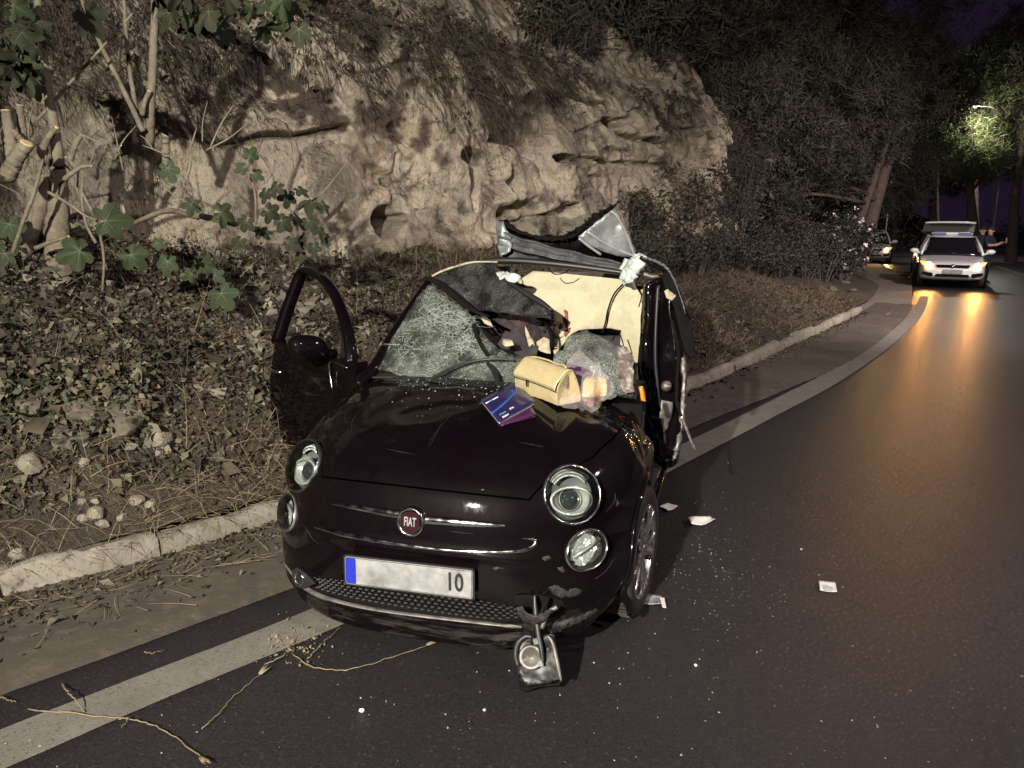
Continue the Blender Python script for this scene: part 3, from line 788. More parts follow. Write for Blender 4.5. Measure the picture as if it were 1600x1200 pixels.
# ---------------------------------------------------------------- lamps
def frame_of(n, up=Vector((0, 0, 1))):
    n = n.normalized(); x = up.cross(n).normalized(); y = n.cross(x); return x, y, n
for i, sg in enumerate((-1, 1)):
    C0, n = HLC[i][0], HL_N[i]; x, y, n = frame_of(n)
    C0 = C0 + n * .004
    hl = MB(); hl.lathe([(.105, -.03), (.113, -.012), (.117, .000), (.114, .009), (.109, .011), (.104, .004), (.101, -.02)], C0, n, 48)
    hl = hl.build('headlight', M['black_plastic'], CAR)
    b = MB(); b.lathe([(.1075, .010), (.110, .0145), (.1125, .010), (.110, .006)], C0, n, 48); b.build('bezel', M['chrome'], hl)
    b = MB(); b.lathe([(.104, -.006), (.092, -.03), (.075, -.055), (.03, -.07), (.002, -.072)], C0, n, 40); b.build('housing', mat('lamp_housing', (.16, .16, .16), .35, .4) if i == 0 else bpy.data.materials['lamp_housing'], hl)
    # eye shaped chrome surround of the projector
    e = []
    for a in np.linspace(0, 2 * math.pi, 49):
        rx, ry = .080, .057
        px = rx * math.cos(a); py = ry * math.sin(a) * (1.0 if math.sin(a) < 0 else .80)
        e.append(C0 + x * px + y * (py - .018 + .10 * px * -sg * .25) - n * .012)
    b = MB(); b.tube(e[:-1] + [e[0]], .0055, 8, caps=False); b.build('surround', M['bright_metal'], hl)
    b = MB(); b.lathe([(.074, -.014), (.062, -.034), (.045, -.046)], C0 - y * .016, n, 36, ey=.78); b.build('reflector', M['bright_metal'], hl)
    b = MB(); b.lathe([(.046, -.046), (.047, -.030), (.041, -.026), (.039, -.034)], C0 - y * .016, n, 32); b.build('projector_ring', M['dusty_metal'], hl)
    b = MB(); b.lathe([(.039, -.036), (.034, -.022), (.022, -.012), (.008, -.008), (.001, -.0075)], C0 - y * .016, n, 32); b.build('projector', mat('projector_glass', (.02, .022, .024), .04, 0, coat=1) if i == 0 else bpy.data.materials['projector_glass'], hl)
    b = MB()
    for k in range(26):
        for q in range(3):
            a = R(38 + 104 * k / 25); rr = .097 - q * .011
            c = C0 + x * (rr * math.cos(a)) + y * (rr * math.sin(a)) - n * (.010 + .004 * q)
            t = (x * -math.sin(a) + y * math.cos(a)); rd = (x * math.cos(a) + y * math.sin(a))
            b.box(c, (.0042, .009, .006), Matrix((t, rd, n)).transposed())
    b.build('light_guide', M['bright_metal'], hl)
    b = MB(); b.lathe([(.109, .008), (.098, .021), (.078, .031), (.05, .038), (.02, .0415), (.001, .042)], C0, n, 48); b.build('lens', M['clear'], hl)
    # lower lamp
    C0, n = DLC[i]; n = (n + Vector((.25, 0, .1))).normalized(); x, y, n = frame_of(n); C0 = C0 + n * .006; dx_ = (x + y * (.42 * sg)).normalized(); x = (dx_ - n * dx_.dot(n)).normalized(); y = n.cross(x)
    dl = MB(); dl.lathe([(.080, -.02), (.091, -.004), (.094, .006), (.088, .013), (.082, .008), (.078, -.012)], C0, n, 40, ey=.80, xdir=dx_); dl = dl.build('driving_lamp', M['dusty_metal'], CAR)
    b = MB(); b.lathe([(.083, .010), (.088, .016), (.092, .009)], C0, n, 40, ey=.80, xdir=dx_); b.build('bezel', M['chrome'], dl)
    b = MB(); rg = np.random.RandomState(4)
    P = np.array([[tuple(C0 + x * (r * math.cos(a)) + y * (r * .80 * math.sin(a)) - n * (.006 + .022 * (1 - (r / .083) ** 2) + .010 * rg.rand())) for a in np.linspace(0, 2 * math.pi, 25)] for r in np.linspace(.002, .082, 8)])
    b.grid(P); b.build('reflector', M['bright_metal'], dl, smooth=False)
    b = MB(); b.box(C0 - n * .012, (.12, .010, .012), Matrix((x, y, n)).transposed()); b.build('bar', M['bright_metal'], dl)
    b = MB(); b.lathe([(.084, .008), (.07, .02), (.045, .028), (.001, .032)], C0, n, 40, ey=.80, xdir=dx_); b.build('lens', M['clear'], dl)
# little fog lamp left in the bumper on one side only
C0, n = FOG; n = Vector((.95, -.25, .1)).normalized(); x, y, n = frame_of(n); C0 = C0 + n * .012 + Vector((0, 0, .012))
b = MB(); b.prism([C0 + x * a + y * c - n * .012 for a, c in ((-.045, .025), (-.02, .042), (.03, .03), (.085, .0), (.03, -.036), (-.02, -.040), (-.042, -.02))], n * .016); fg = b.build('fog_lamp', M['black_plastic'], CAR, smooth=False, bevel=.003)
b = MB(); b.lathe([(.021, .004), (.027, .012), (.029, .008), (.029, .0)], C0, n, 24); b.build('bezel', M['chrome'], fg)
b = MB(); b.lathe([(.022, .006), (.014, -.004), (.001, -.008)], C0, n, 24); b.build('reflector', M['rim'], fg)
b = MB(); b.lathe([(.022, .008), (.012, .012), (.001, .013)], C0, n, 24); b.build('lens', M['clear'], fg)

# ---------------------------------------------------------------- trims traced on the nose
def trim(name, pts, w, material=None, lift=.004, h=.5, parent=CAR, n=36, label=None):
    q = [];
    for u, v in [tuple(p)[:2] for p in spline([(a, c, 0) for a, c in pts], n)]:
        p, nn = on_car(u, v, lift)
        if p is not None: q.append((p, nn))
    if len(q) < 4: return None
    for _ in range(2): q = [q[0]] + [((q[i - 1][0] + q[i][0] * 2 + q[i + 1][0]) / 4, q[i][1]) for i in range(1, len(q) - 1)] + [q[-1]]
    ws = np.interp(np.linspace(0, 1, len(q)), np.linspace(0, 1, len(w)), w) if isinstance(w, (list, tuple)) else [w] * len(q)
    P = []
    for i, (p, nn) in enumerate(q):
        t = (q[min(i + 1, len(q) - 1)][0] - q[max(i - 1, 0)][0]).normalized(); s_ = nn.cross(t).normalized()
        P.append([tuple(p + s_ * (ws[i] * math.cos(a)) + nn * (ws[i] * h * math.sin(a))) for a in np.linspace(0, 2 * math.pi, 9)[:-1]])
    b = MB(); b.grid(np.array(P), closed=True); o = b.build(name, material or M['chrome'], parent)
    return tag(o, label)
trim('chrome_trim', [(520, 787), (560, 793), (600, 800), (632, 806)], [.004, .012, .017, .018])
trim('chrome_trim', [(666, 812), (710, 816), (750, 819), (789, 821)], [.018, .017, .013, .005])
trim('bumper_trim', [(493, 823), (530, 833), (580, 843), (622, 850), (680, 858), (740, 862), (800, 862), (826, 858), (838, 848), (833, 842), (815, 841)], [.005, .012, .011, .008, .007, .007, .008, .008, .008, .005, .003], M['chrome'])
trim('lip_trim', [(440, 868), (452, 890), (480, 921), (520, 938), (580, 952), (650, 962), (720, 970), (780, 977), (815, 979)], [.006, .010, .011, .010, .009, .009, .009, .009, .006], M['dusty_metal'], .003, .4)
# lower grille
gp = []
bk = MB()
pts = []
for yv in np.linspace(-.475, .475, 60):
    r_ = []
    for t in np.linspace(0, 1, 9):
        zt, zb = .337 - .055 * (yv / .5) ** 2, .230 + .008 * (yv / .5) ** 2
        z = zb + (zt - zb) * t; p, n_ = front_at(float(yv), float(z)); r_.append(tuple(p + Vector((.006, 0, 0))))
    pts.append(r_)
bk.grid(np.array(pts))
grl = bk.build('grille', M['dull_black'], CAR)
b = MB(); nrw = 6
for r_ in range(nrw):
    for k in range(34):
        yv = -.47 + .94 * (k + .5 * (r_ % 2)) / 33.5
        if abs(yv) > .47: continue
        zt, zb = .333 - .055 * (yv / .5) ** 2, .234 + .008 * (yv / .5) ** 2
        if zt - zb < .02: continue
        z = zb + (zt - zb) * (r_ + .5) / nrw; p, n_ = front_at(yv, z); p = p + Vector((.016, 0, 0))
        w_ = .0105; hh = .0042
        b.add([p + Vector((0, -w_, 0)), p + Vector((.004, -w_ * .5, hh)), p + Vector((.004, w_ * .5, hh)), p + Vector((0, w_, 0)), p + Vector((.006, w_ * .5, -hh)), p + Vector((.006, -w_ * .5, -hh)),
               p + Vector((-.012, -w_, 0)), p + Vector((-.012, w_, 0))], [(0, 5, 4, 3, 2, 1), (0, 1, 2, 3, 7, 6), (0, 6, 7, 3, 4, 5)])
o = b.build('grille_mesh', M['black_plastic'], grl, smooth=False); o['kind'] = 'stuff'
# badge
C0, n = front_at(0, .604); n = Vector((1, 0, .12)).normalized(); x, y, n = frame_of(n); C0 = C0 + n * .006
bd = MB(); bd.lathe([(.0, .006), (.044, .006), (.046, .010), (.052, .013), (.0565, .009), (.058, -.004), (.058, -.02)], C0, n, 40); bd = bd.build('badge', M['chrome'], CAR)
b = MB(); pl = []
for a in np.linspace(0, 2 * math.pi, 33)[:-1]:
    ca, sa = math.cos(a), math.sin(a); k = .0385 / (abs(ca) ** 3.2 + abs(sa) ** 3.2) ** (1 / 3.2)
    pl.append(C0 + x * (k * ca * .96) + y * (k * sa) + n * .0075)
b.prism(pl, n * .003); b.build('shield', M['badge_red'], bd, smooth=False)
def text_mesh(body, size, mtx, material, parent, name='lettering', extrude=.001, sx=1.0, bold=0.0):
    cu = bpy.data.curves.new('lettering', 'FONT'); cu.body = body; cu.size = size; cu.align_x = 'CENTER'; cu.align_y = 'CENTER'; cu.extrude = extrude; cu.offset = bold; cu.resolution_u = 3
    t = bpy.data.objects.new('tmp', cu); COL.objects.link(t)
    dg = bpy.context.evaluated_depsgraph_get(); me = bpy.data.meshes.new_from_object(t.evaluated_get(dg)); me.name = name
    bpy.data.objects.remove(t); bpy.data.curves.remove(cu)
    me.transform(mtx @ Matrix.Diagonal((sx, 1, 1, 1))); me.materials.clear(); me.materials.append(material)
    return link(name, me, parent)
def basis(x, y, n, o): return Matrix(((x.x, y.x, n.x, o.x), (x.y, y.y, n.y, o.y), (x.z, y.z, n.z, o.z), (0, 0, 0, 1)))
text_mesh('FIAT', .048, basis(x, y, n, C0 + n * .0115), M['bright_metal'], bd, sx=.52, bold=.0010)
# number plate with its blue band
po = Vector((.034, 0, .398)); px_, py_ = Vector((0, 1, 0)), Vector((0, 0, 1)); n = Vector((1, 0, 0))
pm = Matrix.Rotation(R(-3), 3, 'Y') @ Matrix.Rotation(R(1.5), 3, 'X')
px_, py_, n = pm @ px_, pm @ py_, pm @ n
def rrect(w, h, r, k=5):
    out = []
    for cx, cy, a0 in ((w / 2 - r, h / 2 - r, 0), (-w / 2 + r, h / 2 - r, 90), (-w / 2 + r, -h / 2 + r, 180), (w / 2 - r, -h / 2 + r, 270)):
        for j in range(k): a = R(a0 + 90 * j / (k - 1)); out.append((cx + r * math.cos(a), cy + r * math.sin(a)))
    return out
b = MB(); b.prism([po + px_ * a + py_ * c - n * .008 for a, c in rrect(.535, .122, .012)], n * .007); pf = b.build('number_plate', M['black_plastic'], CAR, smooth=False)
b = MB(); b.prism([po + px_ * a + py_ * c - n * .001 for a, c in rrect(.520, .110, .010)], n * .003); b.build('plate_face', M['plate'], pf, smooth=False)
b = MB(); b.prism([po + px_ * (a - .236) + py_ * c + n * .002 for a, c in rrect(.044, .104, .008)], n * .0012); b.build('blue_band', M['plate_blue'], pf, smooth=False)
b = MB(); rr_ = [po + px_ * a + py_ * c + n * .0025 for a, c in rrect(.514, .104, .009)]; b.tube(rr_ + [rr_[0]], .0011, 5); b.build('border', M['ink'], pf)
text_mesh('10', .098, basis(px_, py_, n, po + px_ * .190 + n * .003), M['ink'], pf, sx=.74, bold=.002)
# ---------------------------------------------------------------- body shell behind the nose
def plan_ring(z, w, xr, rr):
    """half outline of the rear body in plan from the door edge round the tail"""
    P = []
    for x in np.linspace(-1.14, xr + rr, 30): P.append((x, w))
    for a in np.linspace(0, 90, 14)[1:]: P.append((xr + rr - rr * math.sin(R(a)), w - rr + rr * math.cos(R(a))))
    for y in np.linspace(w - rr, 0, 8)[1:]: P.append((xr, y))
    return [(x, y, z) for x, y in P]
lv = [(.18, .74, -3.46, .25), (.22, .775, -3.52, .28), (.36, .80, -3.555, .30), (.55, .808, -3.55, .30), (.72, .805, -3.50, .30), (.88, .79, -3.44, .30), (.97, .765, -3.38, .30)]
half = np.array([plan_ring(*l) for l in lv])
RW = Vector((-3.03, 0, .292))
b = MB()
for sg in (-1, 1):
    P = half.copy(); P[..., 1] *= sg
    c = (P[:-1, :-1] + P[1:, 1:]) / 2
    k = ~((c[..., 0] > -2.16) & (c[..., 2] > .27)) & ~((np.hypot(c[..., 0] - RW.x, c[..., 2] - RW.z) < .33) & (np.abs(c[..., 1]) > .6))
    b.grid(P, keep=k)
b.build('rear_body', M['car_paint'], CAR, weld=True, solid=.012)
# floor, bulkhead, dashboard
b = MB(); b.box((-2.2, 0, .22), (2.5, 1.46, .03)); b.build('cabin_floor', M['dark_fabric'], CAR, smooth=False)
b = MB(); b.box((-1.06, 0, .55), (.03, 1.46, .66)); b.build('bulkhead', M['dull_black'], CAR, smooth=False)
dp = [(-1.05, .93), (-1.12, .955), (-1.28, .965), (-1.42, .945), (-1.49, .88), (-1.50, .76), (-1.42, .66), (-1.2, .6)]
P = np.array([[(x - .06 * (1 - (y / .7) ** 2) * 0, y, z - .03 * abs(y / .7) ** 3) for x, z in [tuple(p)[:2] for p in spline([(a, c, 0) for a, c in dp], 24)]] for y in np.linspace(-.70, .70, 24)])
b = MB(); b.grid(P); b.build('dashboard', M['black_plastic'], CAR, solid=.01)
# cowl below the glass
b = MB(); b.grid(np.array([[(-.985 - t * .17 - .10 * (y / .7) ** 2 * t, y, .950 - .008 * math.sin(3 * t) + .01 * t - .03 * (y / .72) ** 4) for t in np.linspace(0, 1, 6)] for y in np.linspace(-.69, .69, 30)]))
b.build('cowl', M['black_plastic'], CAR, solid=.01)
def seat(y, name, lab, tilt):
    b = MB(); bx_ = []
    def slab(c, s, rot):
        # rounded cushion from a superellipsoid grid
        P = []
        for u in np.linspace(-math.pi / 2, math.pi / 2, 13):
            rw = []
            for v in np.linspace(0, 2 * math.pi, 25)[:-1]:
                f = lambda w, e: math.copysign(abs(w) ** e, w)
                q = Vector((s[0] / 2 * f(math.cos(u), .5) * f(math.cos(v), .5), s[1] / 2 * f(math.cos(u), .5) * f(math.sin(v), .5), s[2] / 2 * f(math.sin(u), .5)))
                rw.append(tuple(Vector(c) + rot @ q))
            P.append(rw)
        b.grid(np.array(P), closed=True)
    slab((-1.95, y, .46), (.50, .50, .15), Matrix.Rotation(R(-6), 3, 'Y'))
    slab((-2.24, y, .74), (.13, .48, .62), Matrix.Rotation(R(tilt), 3, 'Y'))
    slab((-2.36, y, 1.12), (.10, .27, .19), Matrix.Rotation(R(tilt), 3, 'Y'))
    return tag(b.build(name, M['dark_fabric'], CAR), lab)
seat(-.36, 'seat', None, -18); seat(.36, 'seat', None, -24)
# right quarter with its pillar still standing, tail and hatch
for sg in (-1,):
    b = MB(); b.prism([(-2.5, sg * .745, .95), (-3.36, sg * .72, .95), (-3.22, sg * .60, 1.28), (-3.02, sg * .56, 1.40), (-2.86, sg * .57, 1.405)], (0, -sg * .06, 0)); b.build('rear_pillar', M['car_paint'], CAR, smooth=False, bevel=.012)
b = MB(); b.grid(np.array([[(x, y, z) for x, z in ((-3.40, .95), (-3.32, 1.12), (-3.2, 1.27))] for y in np.linspace(-.62, .62, 9)])); b.build('hatch_glass', M['dark_glass'], CAR, solid=.006)

# ---------------------------------------------------------------- traced sheet metal, glass and lining
def inside(poly, pts):
    x, y = pts[:, 0], pts[:, 1]; c = np.zeros(len(pts), bool); n = len(poly)
    for i in range(n):
        x1, y1 = poly[i]; x2, y2 = poly[(i + 1) % n]
        k = ((y1 > y) != (y2 > y)) & (x < (x2 - x1) * (y - y1) / (y2 - y1 + 1e-12) + x1); c ^= k
    return c
def sheet(name, poly, place, material, step=7, amp=0, scl=8, seed=1, solid=.004, rag=0, parent=CAR, smooth=True, label=None, angle=60, hole=None, extra=None):
    rg = np.random.RandomState(seed); bd_ = []
    n = len(poly)
    for i in range(n):
        a, c = np.array(poly[i], float), np.array(poly[(i + 1) % n], float); k = max(1, int(np.linalg.norm(c - a) / step))
        for j in range(k):
            p = a + (c - a) * j / k
            if rag and j: p = p + rg.randn(2) * rag
            bd_.append(p)
    bd_ = np.array(bd_); lo, hi = bd_.min(0), bd_.max(0)
    gx, gy = np.meshgrid(np.arange(lo[0], hi[0], step), np.arange(lo[1], hi[1], step)); q = np.stack([gx.ravel(), gy.ravel()], -1) + rg.uniform(-.3, .3, (gx.size, 2)) * step
    q = q[inside(bd_, q)]
    dmin = np.array([np.min(np.hypot(*(bd_ - p).T)) for p in q]) if len(q) else np.zeros(0)
    q = q[dmin > step * .45] if len(q) else q
    allp = np.vstack([bd_, q]); nb = len(bd_)
    vv, _, ff, *_ = delaunay_2d_cdt([Vector(p) for p in allp], [], [list(range(nb))], 1, 1e-4)
    pts = [place(p.x, p.y) for p in vv]
    A = np.array([tuple(p) for p in pts])
    if amp:
        c0 = place(*allp.mean(0)); n_ = (place(allp[:, 0].mean() + 6, allp[:, 1].mean()) - c0).cross(place(allp[:, 0].mean(), allp[:, 1].mean() + 6) - c0).normalized()
        d = fbm(A * scl + seed * 3.7, 3, seed) * amp + np.abs(fbm(A * scl * .6 + seed, 2, seed + 5)) * amp
        A = A + d[:, None] * np.array(n_)
    if extra is not None: A = extra(A)
    b = MB(); b.add([tuple(p) for p in A], [tuple(f) for f in ff])
    if hole is not None:
        ctr = [np.mean([[vv[i].x, vv[i].y] for i in f], 0) for f in b.f]; k = inside(np.array(hole, float), np.array(ctr)); b.f = [f for f, h in zip(b.f, k) if not h]; b.m = [0] * len(b.f)
    o = b.build(name, material, parent, smooth=smooth, solid=solid, angle=angle, fixn=True)
    return tag(o, label)
def plane(p0, n): return lambda u, v: LP(u, v, p0, n)
WS_P, WS_N = (-1.0, 0, .965), Vector((.555, 0, .832)).normalized()          # windscreen plane
WS_N = Vector((1.40 - .965, 0, 1.68 - 1.0)).normalized()
ws_pl = plane(WS_P, WS_N)
# windscreen, the part still hanging in its frame and the lower strip lying over the dash
tag(sheet('windscreen', [(585, 566), (600, 538), (630, 492), (668, 443), (684, 450), (706, 470), (724, 486), (742, 498), (752, 512), (764, 530), (782, 544), (806, 556), (832, 562), (862, 566), (868, 590), (840, 606), (770, 604), (700, 596), (640, 586), (592, 577)],
      ws_pl, M['cracked'], 6, .022, 7, 3, .0035, 1.0), 'cracked greenish windscreen glass still held by the right pillar')
rr_ = random.Random(21); crk = MB()
def crack(u, v, ang, ln, w):
    q = []; n_ = max(3, int(ln / 5))
    for i in range(n_ + 1):
        q.append(ws_pl(u, v) + WS_N * .016); ang += rr_.uniform(-.42, .42); u += ln / n_ * math.cos(ang); v += ln / n_ * math.sin(ang) * .8
    ok = inside(np.array(WSP, float), np.array([[u, v]]))[0]
    crk.tube(q, [w * (1 - .6 * i / n_) for i in range(n_ + 1)], 4, caps=False); return u, v
WSP = [(590, 566), (605, 538), (634, 495), (668, 448), (684, 456), (706, 476), (742, 504), (764, 535), (806, 560), (860, 572), (840, 600), (770, 598), (640, 580)]
for (cu, cv, nr_, ln) in [(rr_.gauss(708, 26), rr_.gauss(510, 24), rr_.randint(5, 10), rr_.uniform(14, 40)) for _ in range(26)] + [(700, 512, 14, 60), (738, 540, 9, 50)]:
    if not inside(np.array(WSP, float), np.array([[cu, cv]]))[0]: continue
    for k in range(nr_):
        a = 2 * math.pi * k / nr_ + rr_.uniform(-.35, .35); L0 = ln * rr_.uniform(.4, 1.15)
        while L0 > 8 and not inside(np.array(WSP, float), np.array([[cu + L0 * math.cos(a), cv + L0 * .8 * math.sin(a)]]))[0]: L0 *= .8
        crack(cu + 3 * math.cos(a), cv + 3 * math.sin(a), a, L0, .0009)
        for q in range(3):
            r_ = L0 * rr_.uniform(.15, .9); crack(cu + r_ * math.cos(a), cv + r_ * .8 * math.sin(a), a + 1.57, 2 * math.pi * r_ / nr_ * rr_.uniform(.6, 1.6), .0007)
tag(crk.build('crack_lines', mat('crack_white', (.34, .39, .34), .3, coat=.6), bpy.data.objects['windscreen']), kind='stuff')
# torn right hand piece, bulging over the dash
def bulge(u, v):
    p = ws_pl(u, v); t = math.exp(-(((u - 925) / 40) ** 2 + ((v - 565) / 45) ** 2)); return p + (LEYE - p).normalized() * (.12 * t)
sheet('windscreen_piece', [(862, 566), (874, 546), (892, 524), (912, 515), (938, 520), (962, 534), (978, 548), (986, 556), (990, 585), (993, 612), (975, 616), (950, 622), (920, 622), (890, 614), (868, 600)], bulge, M['crazed'], 5, .03, 9, 8, .006, 1.5, label='milky crushed piece of windscreen bulging over the bonnet edge')
sheet('glass_flap', [(966, 540), (982, 545), (990, 556), (992, 590), (995, 612), (980, 616), (970, 600), (967, 570)], lambda u, v: bulge(u, v) + Vector((.05, 0, .02)), mat('dirty_laminate', (.13, .10, .085), .7, var=[(30, (.34, .33, .29), .52, .66), (14, (.05, .035, .03), .5, .65)], bump=(60, .6, .01)), 4, .02, 14, 12, .004, 1.0, label='dirty brown laminate flap at the windscreen corner')
# A pillar on the right side, header rail bent down from it
def tubepx(name, pts, r, material, place, parent=CAR, n=30, flat=None, label=None, sides=8, jag=0):
    q = [place(p[0], p[1]) if len(p) == 2 else LX(p[0], p[1], p[2]) for p in pts]
    q = spline(q, n) if len(q) > 2 else spline(q, n)
    rr = [float(x) for x in np.interp(np.linspace(0, 1, n), np.linspace(0, 1, len(r)), r)] if isinstance(r, (list, tuple)) else r
    if jag:
        jr = random.Random(int(pts[0][0] + pts[0][1])); rr = [(x if isinstance(rr, list) else rr) * jr.uniform(1 - jag, 1 + jag) for x in (rr if isinstance(rr, list) else q)]
        q = [p + Vector((jr.uniform(-1, 1), jr.uniform(-1, 1), jr.uniform(-1, 1))) * rr[i] * jag * .6 for i, p in enumerate(q)]
    b = MB(); b.tube(q, rr, sides, flat=flat); return tag(b.build(name, material, parent, angle=35 if jag else None), label)
tubepx('windscreen_pillar', [(556, 600), (583, 572), (604, 533), (634, 486), (668, 438)], [.035, .032, .024, .022, .022], M['car_paint'], lambda u, v: ws_pl(u, v) - WS_N * .015)
tubepx('header_rail', [(664, 438), (680, 441), (700, 455), (722, 474), (744, 489), (764, 497)], [.02, .03, .034, .030, .022, .012], M['dull_black'], lambda u, v: ws_pl(u, v) + WS_N * .01, flat=.5)
# sunroof glass fallen into the cabin
RG_P, RG_N = (-1.72, 0, 1.36), Vector((.80, -.05, .60)).normalized()
rg_pl = plane(RG_P, RG_N)
rg = sheet('roof_glass', [(676, 432), (690, 424), (714, 417), (742, 411), (776, 412), (786, 428), (799, 446), (830, 467), (861, 485), (861, 497), (830, 494), (800, 490), (772, 487), (746, 486), (722, 470), (700, 450)], rg_pl, M['roof_glass'], 6, .02, 8, 5, .005, .8, label='dark tinted roof glass shattered and fallen into the cabin')
tubepx('glass_frame', [(797, 444), (820, 459), (845, 474), (863, 487)], [.012, .018, .018, .012], M['black_plastic'], lambda u, v: rg_pl(u, v) + RG_N * .015, rg)
tubepx('edge_strip', [(676, 433), (692, 425), (716, 417), (742, 411), (778, 411)], [.006, .007, .007, .006, .004], M['cream'], lambda u, v: rg_pl(u, v) + RG_N * .01, rg)
tubepx('wind_deflector', [(742, 411), (760, 408), (790, 407), (830, 409), (900, 416), (990, 428)], [.008, .016, .02, .02, .02, .014], M['black_plastic'], plane((-1.95, 0, 1.4), (1, 0, 0)))
# headliner hanging behind
HP, HN = (-2.05, .2, 1.1), Vector((.97, -.06, .25)).normalized()
h_pl = plane(HP, HN)
hd = sheet('headliner', [(800, 447), (813, 436), (832, 424), (880, 424), (930, 425), (972, 428), (990, 440), (1003, 462), (1004, 500), (1000, 545), (997, 590), (990, 612), (966, 612), (968, 560), (971, 516), (955, 513), (920, 514), (904, 516), (893, 522), (878, 540), (866, 556), (862, 530), (864, 500), (862, 486), (830, 466)],
           h_pl, M['headliner'], 8, .012, 5, 4, .012, .3, label='pale yellow roof lining torn loose and hanging in the cabin')
for k, pg in enumerate([[(883, 484), (887, 486), (888, 500), (891, 508), (888, 512), (883, 500)], [(876, 506), (881, 504), (882, 511), (877, 514)], [(887, 514), (893, 512), (891, 520), (884, 527), (882, 522)]]):
    sheet('stain', pg, lambda u, v: h_pl(u, v) + HN * .013, M['stain'], 3, 0, 8, k, .001, .4, hd, label=None)
tubepx('cable', [(976, 446), (962, 462), (953, 485), (949, 505), (944, 522)], .005, M['dull_black'], lambda u, v: h_pl(u, v) + HN * .05, label='thin black cable hanging before the roof lining')
sheet('torn_lining', [(776, 428), (786, 423), (794, 428), (802, 433), (816, 436), (806, 446), (796, 444), (790, 436), (782, 440)], lambda u, v: rg_pl(u, v) + RG_N * .03, M['foil_cloth'], 4, .03, 16, 61, .004, .8, label='pale shredded lining at the top edge of the roof glass')
for k, q in enumerate([[(778, 418), (784, 430), (780, 442), (786, 450)], [(792, 416), (796, 426), (792, 434)], [(858, 420), (866, 428), (880, 427), (890, 421)], [(1000, 430), (994, 446), (1002, 462), (998, 480)], [(1012, 430), (1024, 446), (1020, 470), (1028, 492)], [(968, 520), (974, 540), (970, 556), (980, 566)], [(752, 500), (766, 512), (778, 512), (790, 524)], [(820, 540), (832, 552), (846, 552), (858, 562)]]):
    tubepx('wire', q, .0035, M['dull_black'], plane((-1.75, 0, 1.2), Vector((.9, .1, .3)).normalized()), n=20, sides=5)
# dark foam block, torn trim and shards in the hole
sheet('torn_trim', [(742, 487), (772, 487), (802, 491), (832, 494), (861, 497), (863, 512), (858, 526), (842, 534), (824, 536), (806, 532), (790, 524), (766, 520), (752, 508)], plane((-1.9, 0, 1.2), (.9, 0, .44)), M['foam'], 6, .07, 9, 21, .03, 1.5, label='brown padded sun blind torn out below the roof glass')
sheet('torn_trim', [(786, 520), (806, 520), (828, 528), (840, 540), (836, 556), (815, 556), (790, 546), (776, 538)], plane((-1.5, 0, 1.1), (.8, 0, .6)), M['dark_fabric'], 5, .05, 12, 22, .02, 1.5, label='black torn padding above the dashboard')
sheet('shard', [(820, 508), (826, 520), (834, 535), (838, 548), (832, 552), (826, 540), (821, 522)], plane((-1.5, 0, 1.1), (.8, 0, .6)), M['cream'], 5, .01, 12, 23, .004, .5)
sheet('shard', [(838, 534), (850, 526), (858, 530), (860, 552), (850, 550), (838, 544)], plane((-1.52, 0, 1.1), (.8, 0, .6)), M['cream'], 5, .01, 12, 24, .006, .8)
sheet('shard', [(750, 489), (758, 494), (766, 500), (770, 510), (760, 507), (753, 499)], plane((-1.5, 0, 1.1), (.8, 0, .6)), M['cream'], 5, .01, 12, 25, .006, .8)
sheet('shard', [(786, 530), (800, 532), (803, 539), (790, 542), (785, 538)], plane((-1.3, 0, 1.1), (.8, 0, .6)), M['cream'], 5, .006, 12, 26, .01, .3, label='small pale interior lamp lying on the dash')
# torn splinters at the edge of the lining
rr_ = random.Random(5)
for k in range(9):
    u, v = 858 + rr_.uniform(-2, 6), 500 + k * 5; a = plane((-1.9, 0, 1.15), (1, 0, 0))
    tubepx('splinter', [(u - 6, v + rr_.uniform(-4, 6)), (u, v), (u + rr_.uniform(4, 14), v + rr_.uniform(-9, 5))], [.008, .006, .001], M['dull_black'], a, n=6, sides=5)
tubepx('torn_strip', [(846, 500), (858, 516), (862, 536), (862, 556)], [.006, .008, .008, .004], M['dull_black'], plane((-1.8, 0, 1.1), (1, 0, 0)))

# ---------------------------------------------------------------- the roof skin folded back
M['fin_grey'] = mat('fin_grey', (.20, .21, .205), .4, .3, var=[(7, (.11, .115, .115), .4, .65), (30, (.28, .30, .29), .58, .75)], bump=(9, .4, .01), coat=.4)
M['rail_grey'] = mat('rail_grey', (.13, .135, .135), .35, .4, var=[(8, (.05, .05, .055), .42, .62), (40, (.26, .27, .27), .58, .72)], bump=(12, .5, .01), coat=.5)
TP = (-2.15, 0, 1.5)
roof_lo = plane(TP, Vector((.96, 0, .28)).normalized())
roof_hi = plane((-2.35, 0, 1.5), Vector((.92, 0, -.40)).normalized())
rf = sheet('torn_roof', [(777, 348), (790, 346), (794, 352), (815, 362), (840, 370), (870, 372), (900, 368), (925, 352), (943, 340), (962, 352), (985, 382), (996, 402), (992, 424), (960, 418), (900, 405), (840, 392), (782, 380)], roof_hi, M['car_paint'], 6, .06, 7, 6, .006, 1.5, label='roof skin ripped up and folded back over the cabin')
def ridge(c0, c1, dz):
    return None
